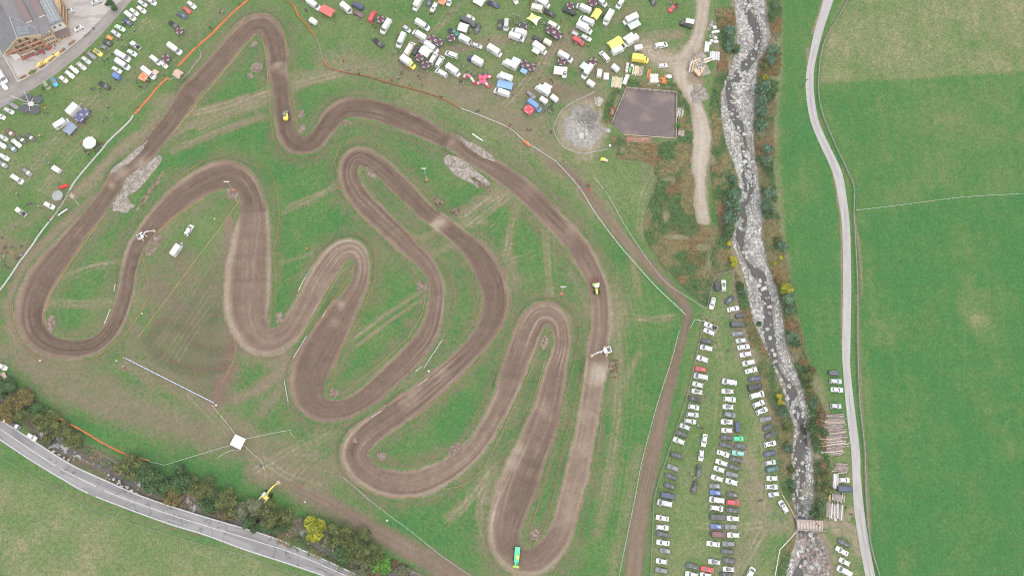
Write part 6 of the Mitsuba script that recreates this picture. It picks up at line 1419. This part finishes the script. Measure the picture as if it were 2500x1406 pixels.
heap(1706, 160, 28, 36, 10, 'heap of broken concrete, boards and rubble beside the sandy yard', 'm_greygravel', 1.5, 'debris_heap', 'debris')
heap(1462, 246, 13, 14, 0, 'pile of white stones left of the arena', 'm_pale', .9, 'stone_heap', 'stones')
heap(1484, 318, 9, 7, 0, 'small pile of pale stones at the lower left arena corner', 'm_pale', .7, 'stone_heap', 'stones')
scene['m_pale'] = diffuse(soilmat(lin(196, 192, 186), lin(228, 224, 218)))
rub_xy = at(*(rr.normal(0, 1, (2, 260)) * [[12], [13]] + [[1418], [328]]))
put('rubble_pit__stone', stones(rub_xy, .12 + .4 * rr.random(260) ** 3, 90), 'm_rock_pale')
labels['rubble_pit__stone'] = {'kind': 'stuff'}

# ---------------------------------------------------------------- the walled sand arena and the building yard round it
ar = pts('1528 218 1651 229 1650 339 1523 330 1493 303')
key = thing('arena', 'walled arena with purplish grey sand floor right of the rubble pit', 'arena')
part(key, 'floor', sheet(sg.Polygon(ar), .06), 'm_pit_floor')
for i, (a_, b_, h_) in enumerate(((0, 1, 1.6), (1, 2, 1.4), (2, 3, .5), (4, 0, 1.2))):
    p0, p1 = ar[a_], ar[b_]
    n_ = (p1 - p0) / np.linalg.norm(p1 - p0)
    nn = np.array([-n_[1], n_[0]]) * .16
    part(key, 'wall', slab([(*(p0 - nn), h_), (*(p1 - nn), h_), (*(p1 + nn), h_), (*(p0 + nn), h_)], h_), 'm_greygravel' if i != 2 else 'm_wood')
def boards(px, py, deg, n, L, w, t, label, mats, catg='timber', name='board_stack', jitter=.2, layers=2, part_name='board', h0=.05):
    L, w = L * 1.12, w * 1.2
    x, y, zz, d_ = place_px(px, py, deg, .3)
    key = thing(name, label, catg)
    r_ = rnd(int(px + py))
    to = pose(x, y, zz, d_)
    for l in range(layers):
        for i in range(n):
            l_ = L * r_.uniform(.82, 1.0)
            b_ = box(-l_ / 2, l_ / 2, -w * .46, w * .46, 0, t * .94)
            part(key, part_name, b_, mats[int(r_.integers(len(mats)))], to=to.translate([float(r_.normal(0, jitter)), (i - n / 2) * w, h0 + l * t]).rotate([0, 0, 1], float(r_.normal(0, 1.2 + jitter * 2))))
    return key
boards(1556, 173, 80, 10, 4.0, .36, .16, 'stack of pale boards and trusses above the arena', ['m_board', 'm_log', 'm_cloth_i'])
boards(1583, 181, 80, 4, 4.4, .28, .2, 'narrow stack of orange brown boards above the arena', ['m_cloth_o', 'm_brown'], jitter=.1)
boards(1597, 191, 0, 8, 3.2, .42, .22, 'stack of white ribbed panels above the arena', ['m_flat_white', 'm_cloth_S'], jitter=.05, part_name='panel', catg='panels')
boards(1504, 202, 82, 9, 4.6, .40, .3, 'stack of beige and green beams left of the arena corner', ['m_board', 'm_board', 'm_car_T', 'm_board'], jitter=.1)
boards(1591, 206, -8, 2, 6.2, .35, .3, 'long white beam lying along the arena wall', ['m_flat_white'], jitter=.1, layers=1)
boards(1559, 341, -2, 6, 9.5, .36, .3, 'long stack of red brown boards below the arena', ['m_brown', 'm_rust2', 'm_brown'], jitter=.4)
scene['m_rust2'] = diffuse(woody([.30, .18, .14], [.42, .28, .22]))
for i_b, (x_, y_, d_b) in enumerate([(1692, 150, 40), (1703, 158, 100), (1712, 172, 65), (1699, 180, 130), (1724, 150, 20), (1686, 165, 75)]):
    boards(x_, y_, d_b, 5, 3.4, .3, .15, 'loose broken boards thrown on the rubble heap, ' + ['upper left', 'upper middle', 'lower right', 'lower left', 'upper right', 'left edge'][i_b] + ' bundle', ['m_board', 'm_brown', 'm_log', 'm_flat_white'], jitter=.6, h0=1.2, name='broken_boards')
boards(1660, 274, 82, 9, 4.0, .24, .22, 'bundle of white poles right of the arena', ['m_log', 'm_flat_white'], jitter=.3, part_name='pole', catg='poles')
boards(1674, 300, 80, 4, 5.6, .26, .2, 'long pale beams leaning beside the gravel track', ['m_board', 'm_log'], jitter=.5, layers=1)
boards(1662, 326, 84, 6, 2.6, .34, .3, 'short stack of pale poles below the green bush by the arena', ['m_log'], jitter=.1)
boards(1743, 137, 88, 8, 3.6, .42, .2, 'stack of grey metal sheets on the river side of the gravel track', ['m_alu', 'm_steel', 'm_cloth_S'], jitter=.1, part_name='sheet', catg='metal')
boards(1723, 115, 85, 2, 4.6, .8, .5, 'long white slab beside the gravel track', ['m_flat_white'], jitter=.05, layers=1)
boards(2038, 1174, 88, 6, 5.0, .28, .3, 'stack of pale boards upright in the photo near the log piles', ['m_log', 'm_cloth_S'], jitter=.1)
boards(2025, 1207, 86, 2, 6.4, .3, .2, 'two orange brown planks left of the lower timber stacks', ['m_cloth_o', 'm_board'], jitter=.1, layers=1)
boards(2020, 1243, 86, 4, 5.6, .28, .3, 'narrow stack of grey boards by the bridge', ['m_greywood'], jitter=.1)
boards(2040, 1248, 87, 14, 5.0, .30, .3, 'wide stack of grey timbers by the bridge', ['m_log', 'm_greywood', 'm_cloth_S'], jitter=.3)
boards(2040, 1214, 88, 8, 2.4, .34, .3, 'short stack of grey timbers above the wide one', ['m_log', 'm_greywood'], jitter=.2)
def crate(px, py, deg, L, W, h_, label, mat='m_flat_white', lid='m_cloth_S'):
    x, y, zz, d_ = place_px(px, py, deg, h_ / 2)
    key, to = thing('crate', label, 'crate'), pose(x, y, zz, d_)
    part(key, 'box', rbox(L, W, 0.02, h_, .08), mat, 30, to=to)
    part(key, 'lid', flat(0, 0, h_, L * .6, W * .6, .06), lid, to=to)
for i, (x, y, d_, L, W, h_, lab) in enumerate([(1532, 158, 80, 1.2, 1.1, 1, 'upper of three white crates left of the board stack'), (1531, 166, 80, 1.2, 1.1, 1, 'middle of three white crates left of the board stack'), (1530, 174, 80, 1.2, 1.1, 1, 'lower of three white crates left of the board stack'), (1543, 161, 80, 1.1, 1.1, 1, 'single white crate right of the three stacked ones'), (1480, 187, 88, 3.0, 2.2, .8, 'large flat white box between trailer and beams'),
    (1528, 195, 68, 4.6, 1.6, 1.0, 'long pile under a pale grey tarpaulin left of the arena'), (1538, 172, 82, 1.9, .8, .9, 'green lidded crate beside the white crates'), (1745, 68, 10, 1.6, 1.2, .9, 'upper white block heap piece by the gravel track'), (1750, 78, 5, 2.2, 1.1, .8, 'wide white block on the river side of the gravel track'), (1741, 80, 30, 1.2, 1.0, .8, 'tilted white block by the gravel track'),
    (1747, 94, 10, 1.3, 1.2, .8, 'white block in the middle of the block row by the gravel track'), (1737, 101, 20, 1.4, 1.2, .8, 'white block above the long white slab'), (1748, 103, 0, 2.0, 1.0, .8, 'lowest white block above the metal sheets'), (1733, 107, 0, 1.3, 1.1, .7, 'small white block touching the long slab'), (1489, 356, 10, .9, .8, .9, 'small white box at the end of the pit rail')]):
    crate(x, y, d_, L, W, h_, lab, 'm_green' if 'green lid' in lab else 'm_flat_white', 'm_green' if 'green lid' in lab else 'm_cloth_S')
for i, (x, y, r_) in enumerate([(1737, 55, .7), (1735, 64, .7), (1731, 72, .7), (1738, 62, .6), (1737, 89, .8), (1742, 90, .6)]):
    xx, yy, zz, _ = place_px(x, y, 0, .3)
    key = thing('concrete_ring', f'{["topmost","fourth","largest lower","second","lower left","lower right"][i]} pale concrete ring among weeds beside the gravel track', 'ring', 'concrete rings by the gravel track')
    put(key, trimesh.creation.annulus(r_ * .55, r_, .5).apply_translation((0, 0, .26)), 'm_pale', to=pose(xx, yy, zz))
xx, yy, zz, d_ = place_px(1495, 273, 75, .6)
key = thing('rusty_trailer', 'rusty open trailer full of rubble on the left arena wall', 'trailer')
to = pose(xx, yy, zz, d_)
part(key, 'bed', cat([box(-1.6, 1.6, -.9, .9, .5, .6), box(-1.6, 1.6, -.95, -.88, .5, 1.1), box(-1.6, 1.6, .88, .95, .5, 1.1), box(-1.65, -1.58, -.9, .9, .5, 1.1), box(1.58, 1.65, -.9, .9, .5, 1.1)]), 'm_rust', to=to)
part(key, 'load', rockmesh(3, 2, .3).apply_scale((1.2, .9, .7)).apply_translation((0, 0, .8)), 'm_soil', 30, to=to)
for s in (-.98, .98):
    part(key, 'wheel', wheel(.35, .2), 'm_tyre', 30, to=to.translate([0, s, .35]))
xx, yy, zz, d_ = place_px(1621, 194, 70, .6)
key = thing('plastic_heap', 'tangle of orange plastic netting beside the white panels', 'netting')
put(key, chain([(((rr.normal(0, .8), rr.normal(0, 1.4), .3), .3), ((rr.normal(0, .8), rr.normal(0, 1.4), .5), .22)) for _ in range(12)]), 'm_mesh_orange', 40, to=pose(xx, yy, zz))
xx, yy, zz, d_ = place_px(1633, 187, 70, .6)
key = thing('bale', 'white wrapped bale at the edge of the sandy yard', 'bale')
put(key, rockmesh(8, 2, .12).apply_scale((1.3, 1.1, 1.0)).apply_translation((0, 0, .5)), 'm_flat_white', 40, to=pose(xx, yy, zz))
fence('pit_rail', 'grey rail around the rubble pit', 'fence', '1455 226 1400 252 1372 272 1356 300 1352 320 1360 340 1380 364 1420 377 1455 372 1484 366', 1, RAIL2, 'm_alu', 'm_steel', 5.0, 1.0, .05)
def logs(px, y0, y1, n, L, label, tilt, spread, seed):
    key = thing('log_pile', label, 'logs')
    r_ = rnd(seed)
    for i in range(n):
        yy_ = y0 + (y1 - y0) * (i + .5) / n + r_.normal(0, 1.0)
        x, y, zz, d_ = place_px(px + r_.normal(0, spread), yy_, tilt + r_.normal(0, 4) + 8 * (yy_ - (y0 + y1) / 2) / (y1 - y0), .4)
        l = L * r_.uniform(.6, 1.1)
        rad = r_.uniform(.10, .2)
        part(key, 'log', rod((-l / 2, 0, 0), (l / 2, 0, 0), rad, 7), str(r_.choice(['m_log', 'm_log', 'm_cloth_a2', 'm_greywood'])), to=pose(x, y, zz + rad + .32 * (i % 3), d_))
scene['m_cloth_a2'] = diffuse(woody([.44, .36, .33], [.62, .55, .52]))
logs(2036, 1012, 1112, 110, 8.0, 'long wide pile of peeled logs between river and pale lane', 3, 5, 5)
logs(2053, 1130, 1155, 28, 4.6, 'smaller log pile below the long one', 2, 2.5, 6)
logs(2055, 1208, 1222, 14, 2.6, 'short log stack right of the grey timbers', 88, 4, 7)
# ---------------------------------------------------------------- the wooden bridge
b0, b1, b2, b3 = pts('1944 1268 2009 1271 2009 1296 1945 1293')
key = thing('bridge', 'wooden plank bridge with railings over the river', 'bridge')
for i in range(26):
    a0, a1 = i / 26 + .003, (i + 1) / 26 - .003
    z_ = .30 + .02 * (i % 3)
    part(key, 'plank', slab([(*(b3 + (b2 - b3) * a0), z_), (*(b3 + (b2 - b3) * a1), z_), (*(b0 + (b1 - b0) * a1), z_), (*(b0 + (b1 - b0) * a0), z_)], .12), ['m_log', 'm_cloth_a2', 'm_log2'][i % 3])
scene['m_log2'] = diffuse(woody([.40, .35, .30], [.55, .49, .44]))
for p0, p1 in ((b0, b1), (b3, b2)):
    n_ = (p1 - p0) / np.linalg.norm(p1 - p0)
    nn = np.array([-n_[1], n_[0]]) * .10
    part(key, 'girder', slab([(*(p0 - nn * 2), .17), (*(p1 - nn * 2), .17), (*(p1 + nn * 2), .17), (*(p0 + nn * 2), .17)], .45), 'm_greywood')
    for zz in (1.25, .8):
        part(key, 'rail', slab([(*(p0 - n_ * .4 - nn), zz), (*(p1 + n_ * .8 - nn), zz), (*(p1 + n_ * .8 + nn), zz), (*(p0 - n_ * .4 + nn), zz)], .12), 'm_log')
    for t_ in np.linspace(0, 1, 6):
        c_ = p0 + (p1 - p0) * t_
        part(key, 'post', rod((*c_, -.1), (*c_, 1.2), .08, 6), 'm_greywood')

# ---------------------------------------------------------------- trees, bushes, weeds
def leafmat(a_, b_, c_):
    def fn(p, n, uv):
        n1 = mikit.fbm(p.x * .55, p.y * .55, p.z * .55, 3)
        n2 = mikit.noise(p.x * 4.1, p.y * 4.1, p.z * 4.1)
        return mikit.mix(mikit.mix(a_, b_, mikit.smoothstep(.3, .7, n1)), c_, mikit.smoothstep(.55, .9, n2)) * (.82 + .4 * n2)
    return {'type': 'principledthin', 'base_color': mikit.proc(fn), 'diff_trans': 0.75, 'roughness': 0.8, 'eta': 1.3}
LEAF = dict(olive=((112, 131, 86), (162, 174, 114), (206, 206, 141)), green=((94, 131, 90), (133, 170, 117), (172, 201, 141)), gold=((150, 146, 104), (186, 172, 118), (206, 190, 132)), yellow=((182, 193, 78), (250, 250, 98), (250, 250, 131)), willow=((114, 151, 127), (154, 190, 159), (196, 225, 185)), grey=((141, 151, 122), (178, 185, 151), (213, 217, 178)), bright=((114, 180, 88), (159, 219, 114), (203, 250, 141)), brown=((159, 138, 106), (201, 174, 135), (237, 209, 162)), bright_yellow=((248, 235, 78), (250, 250, 90), (250, 250, 143)))
for k, v in LEAF.items():
    scene['m_leaf_' + k] = leafmat(*[lin(*x) for x in v])
def leafy(seed, n, blobs, leaf, squash=.8):
    """Leaf clumps spread through a handful of overlapping blobs; unit radius, base at 0."""
    r_ = rnd(seed)
    cs = np.vstack([[0, 0, .62], np.column_stack([r_.uniform(-.62, .62, blobs), r_.uniform(-.62, .62, blobs), r_.uniform(.25, .85, blobs)])])
    rs = np.r_[.55, r_.uniform(.26, .48, blobs)]
    i = r_.choice(len(cs), n, p=rs**2 / (rs**2).sum())
    d_ = r_.normal(size=(n, 3))
    d_[:, 2] = np.abs(d_[:, 2]) * .9 - .15
    d_ /= np.linalg.norm(d_, axis=1, keepdims=True)
    c_ = cs[i] + d_ * (rs[i] * r_.uniform(.72, 1.06, n))[:, None]
    nrm = d_ + r_.normal(0, .55, (n, 3))
    nrm /= np.linalg.norm(nrm, axis=1, keepdims=True)
    a_ = np.cross(nrm, r_.normal(size=(n, 3)))
    a_ /= np.linalg.norm(a_, axis=1, keepdims=True)
    b_ = np.cross(nrm, a_)
    s = leaf * r_.uniform(.6, 1.35, n)[:, None]
    v = np.stack([c_ - a_ * s, c_ - b_ * s * .6 + nrm * s * .12, c_ + a_ * s, c_ + b_ * s * .6 + nrm * s * .12], 1).reshape(-1, 3)
    return v * [1, 1, squash], np.arange(4 * n).reshape(-1, 4)
TREE = [mikit.ply(leafy(200 + i, 2600, 9, .085)) for i in range(4)]
BUSH = [mikit.ply(leafy(240 + i, 900, 6, .125, .9)) for i in range(4)]
def limbs(seed):
    r_ = rnd(seed)
    b_ = [(((0, 0, 0), .06), ((.02, .02, .5), .04))]
    for _ in range(5):
        e = r_.uniform(-.5, .5, 2)
        b_.append((((.02, .02, .35 + .1 * r_.random()), .035), ((e[0], e[1], .75), .014)))
    return chain(b_)
LIMB = [mikit.ply(limbs(i), None, 40) for i in range(3)]
vr = rnd(9)
def tree(px, py, r, sp, label='', h=None, name='tree', lib=TREE):
    h = h or r * M * 1.5
    x, y = at(px, py, h * .55)
    zz = float(zat(x, y))
    key = thing(name, label, name)
    R = r * M * (1.12 if name == 'tree' else 1.12)
    i = int(vr.integers(4))
    a_ = vr.uniform(0, 360)
    part(key, 'crown', lib[i], 'm_leaf_' + sp, to=T().translate([float(x), float(y), zz + h * .12]).rotate([0, 0, 1], a_).scale([R, R * vr.uniform(.85, 1.1), h]))
    part(key, 'trunk' if name == 'tree' else 'stem', LIMB[i % 3], 'm_bark', to=T().translate([float(x), float(y), zz - .2]).rotate([0, 0, 1], a_).scale([R, R, h]))
    if not label:
        REG.append(dict(key=key, x=px, y=py, desc={'olive': 'olive green', 'green': 'dark green', 'gold': 'golden autumn', 'yellow': 'bright yellow-green', 'willow': 'blue-green', 'grey': 'grey-green', 'bright': 'bright green', 'brown': 'brown', 'bright_yellow': 'bright yellow'}[sp] + ' ' + name, row=('the trees along the brook' if name == 'tree' else 'the river bank bushes', 'left end' if name == 'tree' else 'top')))
for s in '-15 950 26 green|15 940 22 green|46 975 27 gold|12 1008 24 gold|50 1012 24 olive|88 995 20 green|90 1012 16 olive|118 1030 27 olive|150 1046 20 olive|110 1068 13 olive|177 1073 22 olive|318 1138 30 olive|348 1150 25 green|378 1168 34 green|438 1176 27 green|420 1206 25 gold|396 1198 17 green|468 1185 18 olive|506 1194 26 olive|505 1228 21 green|530 1215 16 green|560 1220 29 olive|556 1250 20 brown|590 1246 22 grey|626 1238 22 grey|656 1254 27 olive|608 1272 21 green|648 1288 21 green|700 1262 23 olive|690 1285 18 green|745 1272 12 grey|772 1288 27 yellow|766 1314 15 yellow|796 1316 22 grey|832 1306 30 olive|872 1334 31 olive|846 1348 25 green|905 1352 25 olive|928 1376 23 bright|885 1365 20 grey|960 1378 14 brown|985 1396 15 grey|880 1395 16 grey'.split('|'):
    w_ = s.split()
    tree(float(w_[0]), float(w_[1]), float(w_[2]), w_[3])
for s in '1883 40 13 green|1890 15 11 willow|1780 78 17 willow|1784 107 16 willow|1798 118 13 green|1779 124 11 willow|1885 124 18 willow|1878 148 16 willow|1866 165 12 olive|1865 218 22 willow|1879 238 15 green|1861 250 18 willow|1864 274 17 willow|1858 308 20 willow|1868 190 10 yellow|1871 368 18 willow|1871 393 17 willow|1879 418 13 green|1875 472 18 willow|1871 499 16 willow|1878 527 12 green|1794 480 22 willow|1790 506 22 willow|1780 534 22 willow|1776 562 19 green|1791 440 13 willow|1884 512 14 willow|1907 603 15 willow|1898 585 10 olive|1919 706 16 yellow|1923 733 17 willow|1901 690 12 brown|1925 760 11 willow|1935 822 17 willow|1943 838 13 green|1988 982 13 willow|1972 925 17 olive|1913 1003 14 willow|1924 1043 13 olive|1925 1092 13 willow|1986 1046 16 green|1990 1072 14 green|1932 1146 11 olive|1934 1178 11 willow|1938 1195 9 olive|2001 1234 15 green|1993 1254 15 green|2020 1190 13 olive|1780 596 8 bright_yellow|1787 632 9 bright_yellow|1793 645 9 yellow|1902 967 8 bright_yellow|1905 982 8 bright_yellow|1905 629 6 bright_yellow|1893 644 6 yellow|1808 700 11 green|1815 715 12 willow|1855 788 7 green|1655 307 9 bright|268 10 13 green|282 22 9 green|79 178 7 bright|1558 180 1 green|1965 884 12 brown|1985 905 10 gold|1978 952 9 gold|2005 1015 12 brown|1996 1030 10 brown|2014 1055 10 green|2018 1112 8 bright|2008 1135 9 brown|2012 1160 10 olive|1998 1190 8 olive'.split('|'):
    w_ = s.split()
    if float(w_[2]) > 2:
        tree(float(w_[0]), float(w_[1]), float(w_[2]), w_[3], h=float(w_[2]) * M * 1.35 + .3, name='bush', lib=BUSH)
def scrubmat(p, n, uv):
    n1 = mikit.fbm(p.x * .16, p.y * .16, 4.0, 4)
    n2 = mikit.noise(p.x * 1.7, p.y * 1.7, p.z)
    n3 = mikit.fbm(p.x * .11, p.y * .11, 11.0, 3)
    g = mikit.mix(lin(110, 142, 94), lin(166, 158, 118), mikit.smoothstep(.40, .62, n1))
    return mikit.mix(g, lin(172, 134, 104), mikit.smoothstep(.57, .74, n3) * .7) * (.74 + .62 * n2)
scene['m_scrub'] = diffuse(scrubmat)
def scrub(name, polys, n, seed, label, hgt=.5, sz=.34, avoid=None):
    r_ = rnd(seed)
    P_ = []
    for s in polys:
        pg = poly(s)
        a_ = pg.bounds
        k = int(n * pg.area / sum(poly(x).area for x in polys) * 2.5)
        c_ = np.column_stack([r_.uniform(a_[0], a_[2], k), r_.uniform(a_[1], a_[3], k)])
        P_.append(c_[shapely.contains_xy(pg, c_[:, 0], c_[:, 1])])
    c_ = np.vstack(P_)
    den = meshkit.noise(np.column_stack([c_ * .25, c_[:, 0] * 0]), seed)
    c_ = c_[r_.random(len(c_)) < ss(.1, .5, den)]
    m_ = 7
    n_ = len(c_) * m_
    z_ = np.repeat(zat(c_[:, 0], c_[:, 1]), m_)
    ctr = np.repeat(c_, m_, 0) + r_.normal(0, .32, (n_, 2))
    ctr = np.column_stack([ctr, z_ + r_.uniform(.06, hgt, n_)])
    nr = r_.normal(0, .6, (n_, 3)) + [0, 0, 1]
    nr /= np.linalg.norm(nr, axis=1, keepdims=True)
    a_ = np.cross(nr, r_.normal(size=(n_, 3)))
    a_ /= np.linalg.norm(a_, axis=1, keepdims=True)
    b_ = np.cross(nr, a_)
    s = sz * r_.uniform(.5, 1.3, n_)[:, None]
    v = np.stack([ctr - a_ * s, ctr - b_ * s * .5, ctr + a_ * s, ctr + b_ * s * .5], 1).reshape(-1, 3)
    stuff(name, (v, np.arange(4 * n_).reshape(-1, 4)), 'm_scrub', label, 'weeds')
scrub('weeds', ['1500 345 1600 350 1688 345 1696 430 1690 500 1700 550 1745 556 1782 600 1788 655 1746 668 1735 690 1725 745 1690 720 1650 680 1610 640 1580 590 1572 560 1590 480 1604 440 1590 395 1510 385', '1490 335 1520 335 1520 350 1500 360', '1500 195 1650 205 1655 226 1530 215', '1470 300 1490 300 1500 240 1520 222 1500 215 1480 250'], 11000, 1, 'tall green and rust brown weeds below the arena')
scrub('weeds', ['1742 20 1790 20 1796 75 1772 140 1778 178 1758 225 1758 280 1770 350 1790 400 1800 470 1780 590 1760 560 1742 480 1735 400 1742 330 1735 260 1748 190 1762 130 1752 60', '1655 215 1680 260 1690 340 1660 345 1656 260'], 7500, 2, 'dry brown weeds between gravel track and river')
scrub('weeds', ['1874 -10 1908 -10 1906 120 1900 220 1888 300 1888 420 1900 520 1918 640 1940 740 1985 950 2030 1040 2020 1110 2030 1180 2015 1260 1992 1262 1992 1180 1984 1050 1964 950 1948 905 1926 850 1912 750 1898 700 1880 650 1868 590 1862 500 1858 440 1846 380 1843 300 1845 250 1850 200 1854 150 1874 118 1886 85', '1900 620 1900 640'.replace('1900 640', '1930 660 1910 690')], 11000, 3, 'autumn coloured weeds on the right bank of the river')
scrub('weeds', ['1795 660 1815 700 1830 745 1842 790 1868 845 1893 905 1911 950 1928 1000 1938 1050 1934 1110 1934 1225 1946 1262 1930 1235 1905 1180 1900 1100 1885 1010 1860 930 1840 860 1818 790 1800 720', '1912 1340 1940 1305 1946 1310 1932 1350 1918 1406 1896 1420'], 5000, 4, 'dry weeds on the left bank beside the lower car park', .4, .28)
scrub('weeds', ['70 985 100 1030 160 1085 280 1160 420 1228 500 1262 640 1308 720 1340 800 1372 900 1420 960 1440 1000 1400 900 1350 790 1300 700 1270 600 1235 480 1190 380 1150 300 1135 215 1090 150 1040 100 985 40 960'], 6500, 5, 'low green undergrowth along the brook below the trees', .6, .36)
# ---------------------------------------------------------------- labels: say of each thing which one it is, by its look and its place
ORD = ['first', 'second', 'third', 'fourth', 'fifth', 'sixth', 'seventh', 'eighth', 'ninth', 'tenth', '11th', '12th', '13th'] + [f'{i}th' for i in range(14, 80)]
ORD[20], ORD[21], ORD[22], ORD[30], ORD[31], ORD[32], ORD[40], ORD[41], ORD[42] = '21st', '22nd', '23rd', '31st', '32nd', '33rd', '41st', '42nd', '43rd'
MARKS = [(799, 26, 'the faded red tent'), (1456, 34, 'the yellow-orange tent'), (1502, 104, 'the lemon yellow tent'), (1291, 267, 'the bright red tent'), (1233, 206, 'the light blue tent'), (1303, 45, 'the shade sail'), (1079, 2, 'the orange tent at the top'), (1180, 196, 'the red inflatable figure'), (1131, 66, 'the square white tent'), (1039, 125, 'the white tent among black tents'), (1278, 173, 'the small blue canopy'), (1277, 63, 'the black tent without emblems'),
         (1364, 171, 'the tall white tent'), (1549, 60, 'the pale blue awning'), (1591, 206, 'the arena'), (1421, 314, 'the rubble pit'), (1107, 79, 'the green pickup'), (1412, 100, 'the red minibus van'), (909, 40, 'the left red minibus van'), (349, 187, 'the orange tent'), (434, 180, 'the tan hut'), (1171, 1, 'the top white tent'), (1684, 51, 'the grey awning')]
TRACKM = [(575, 466, 'the left hairpin mast'), (1042, 440, 'the middle mast'), (1371, 718, 'the right mast'), (648, 1213, 'the yellow excavator'), (697, 283, 'the wheel loader'), (346, 575, 'the left white excavator'), (1479, 856, 'the right white excavator'), (1262, 1357, 'the green telehandler'), (1456, 701, 'the green tractor'), (580, 1078, 'the white start tent'), (415, 930, 'the start gate'), (1421, 314, 'the rubble pit'), (430, 610, 'the infield caravan')]
def way_to(dx, dy):
    a_ = (math.degrees(math.atan2(-dy, dx)) + 360) % 360
    return ['right of', 'above right of', 'above', 'above left of', 'left of', 'below left of', 'below', 'below right of'][int((a_ + 22.5) // 45) % 8]
rows = {}
for e in REG:
    if e.get('fixed'):
        labels[e['key']]['label'] = e['desc']
    elif isinstance(e['row'], tuple):
        rows.setdefault(e['row'], []).append(e)
short = lambda d_: d_.split(' with ')[0]
for (row, end), es in rows.items():
    for i, e in enumerate(es):
        lab = f"{e['desc']}, {ORD[i]} from the {end} of {row}"
        if len(lab.split()) > 16:
            lab = f"{short(e['desc'])}, {ORD[i]} from {end} in {row}"
        labels[e['key']]['label'] = lab
seen = {}
for e in REG:
    if e.get('fixed') or isinstance(e['row'], tuple):
        continue
    ms = TRACKM if ('tape' in e['desc'] or 'heap' in e['desc']) else MARKS
    near_ = sorted(ms, key=lambda m_: math.hypot(m_[0] - e['x'], m_[1] - e['y']))
    near_ = [m_ for m_ in near_ if math.hypot(m_[0] - e['x'], m_[1] - e['y']) > 6][:1]
    e['rel'] = f"{way_to(e['x'] - near_[0][0], e['y'] - near_[0][1])} {near_[0][2]}"
    e['dist'] = math.hypot(near_[0][0] - e['x'], near_[0][1] - e['y'])
    seen.setdefault((e['desc'], e['rel']), []).append(e)
for (d_, rel), es in seen.items():
    es.sort(key=lambda e: e['dist'])
    for i, e in enumerate(es):
        labels[e['key']]['label'] = f'{d_} {rel}' if len(es) == 1 else f"{'nearest' if i == 0 else ORD[i] + ' nearest'} {d_} {rel}"
for k in list(labels):                     # an empty label means the thing was named elsewhere
    if labels[k].get('label') == '':
        del labels[k]['label']
# many people wear the same and stand together: those that the photograph does not tell apart keep one label and their group
tally = {}
for k, v in labels.items():
    if v.get('category') in ('person', 'motorcycle'):
        tally.setdefault(v['label'], []).append(k)
PX = {}
for lab, ks in tally.items():
    if len(ks) == 1:
        continue
    pos = [(float(np.array(mi.ScalarTransform4f(scene[next(s for s in scene if s.startswith(k + '__'))]['to_world']).matrix)[0, 3]), k) for k in ks]
    pos.sort()
    for i, (_, k) in enumerate(pos):
        w_ = 'leftmost' if i == 0 else 'rightmost' if i == len(pos) - 1 else f'{ORD[i]} from left'
        labels[k]['label'] = f'{w_} of the like: {lab}' if False else f'{w_} {lab}'
for v in labels.values():                  # keep every label within sixteen words
    w_ = v.get('label', '').split()
    for filler in ('the', 'a', 'from', 'of', 'with', 'and', 'the', 'in', 'large', 'long', 'small', 'pale'):
        while len(w_) > 16 and filler in w_[1:]:
            w_.pop(len(w_) - 1 - w_[::-1].index(filler))
    if w_:
        v['label'] = ' '.join(w_)

# ---------------------------------------------------------------- thin autumn haze between the drone and the valley floor
scene['haze_medium'] = {'type': 'homogeneous', 'albedo': 0.95, 'sigma_t': HAZE}
scene['haze'] = {'type': 'cube', 'to_world': T().translate([0, 0, 166]).scale([4100, 4100, 170]), 'bsdf': {'type': 'null'}, 'interior': {'type': 'ref', 'id': 'haze_medium'}}
scene['camera']['medium'] = {'type': 'ref', 'id': 'haze_medium'}
labels['haze'] = {'label': 'thin pale haze hanging over the valley', 'category': 'haze', 'kind': 'stuff'}
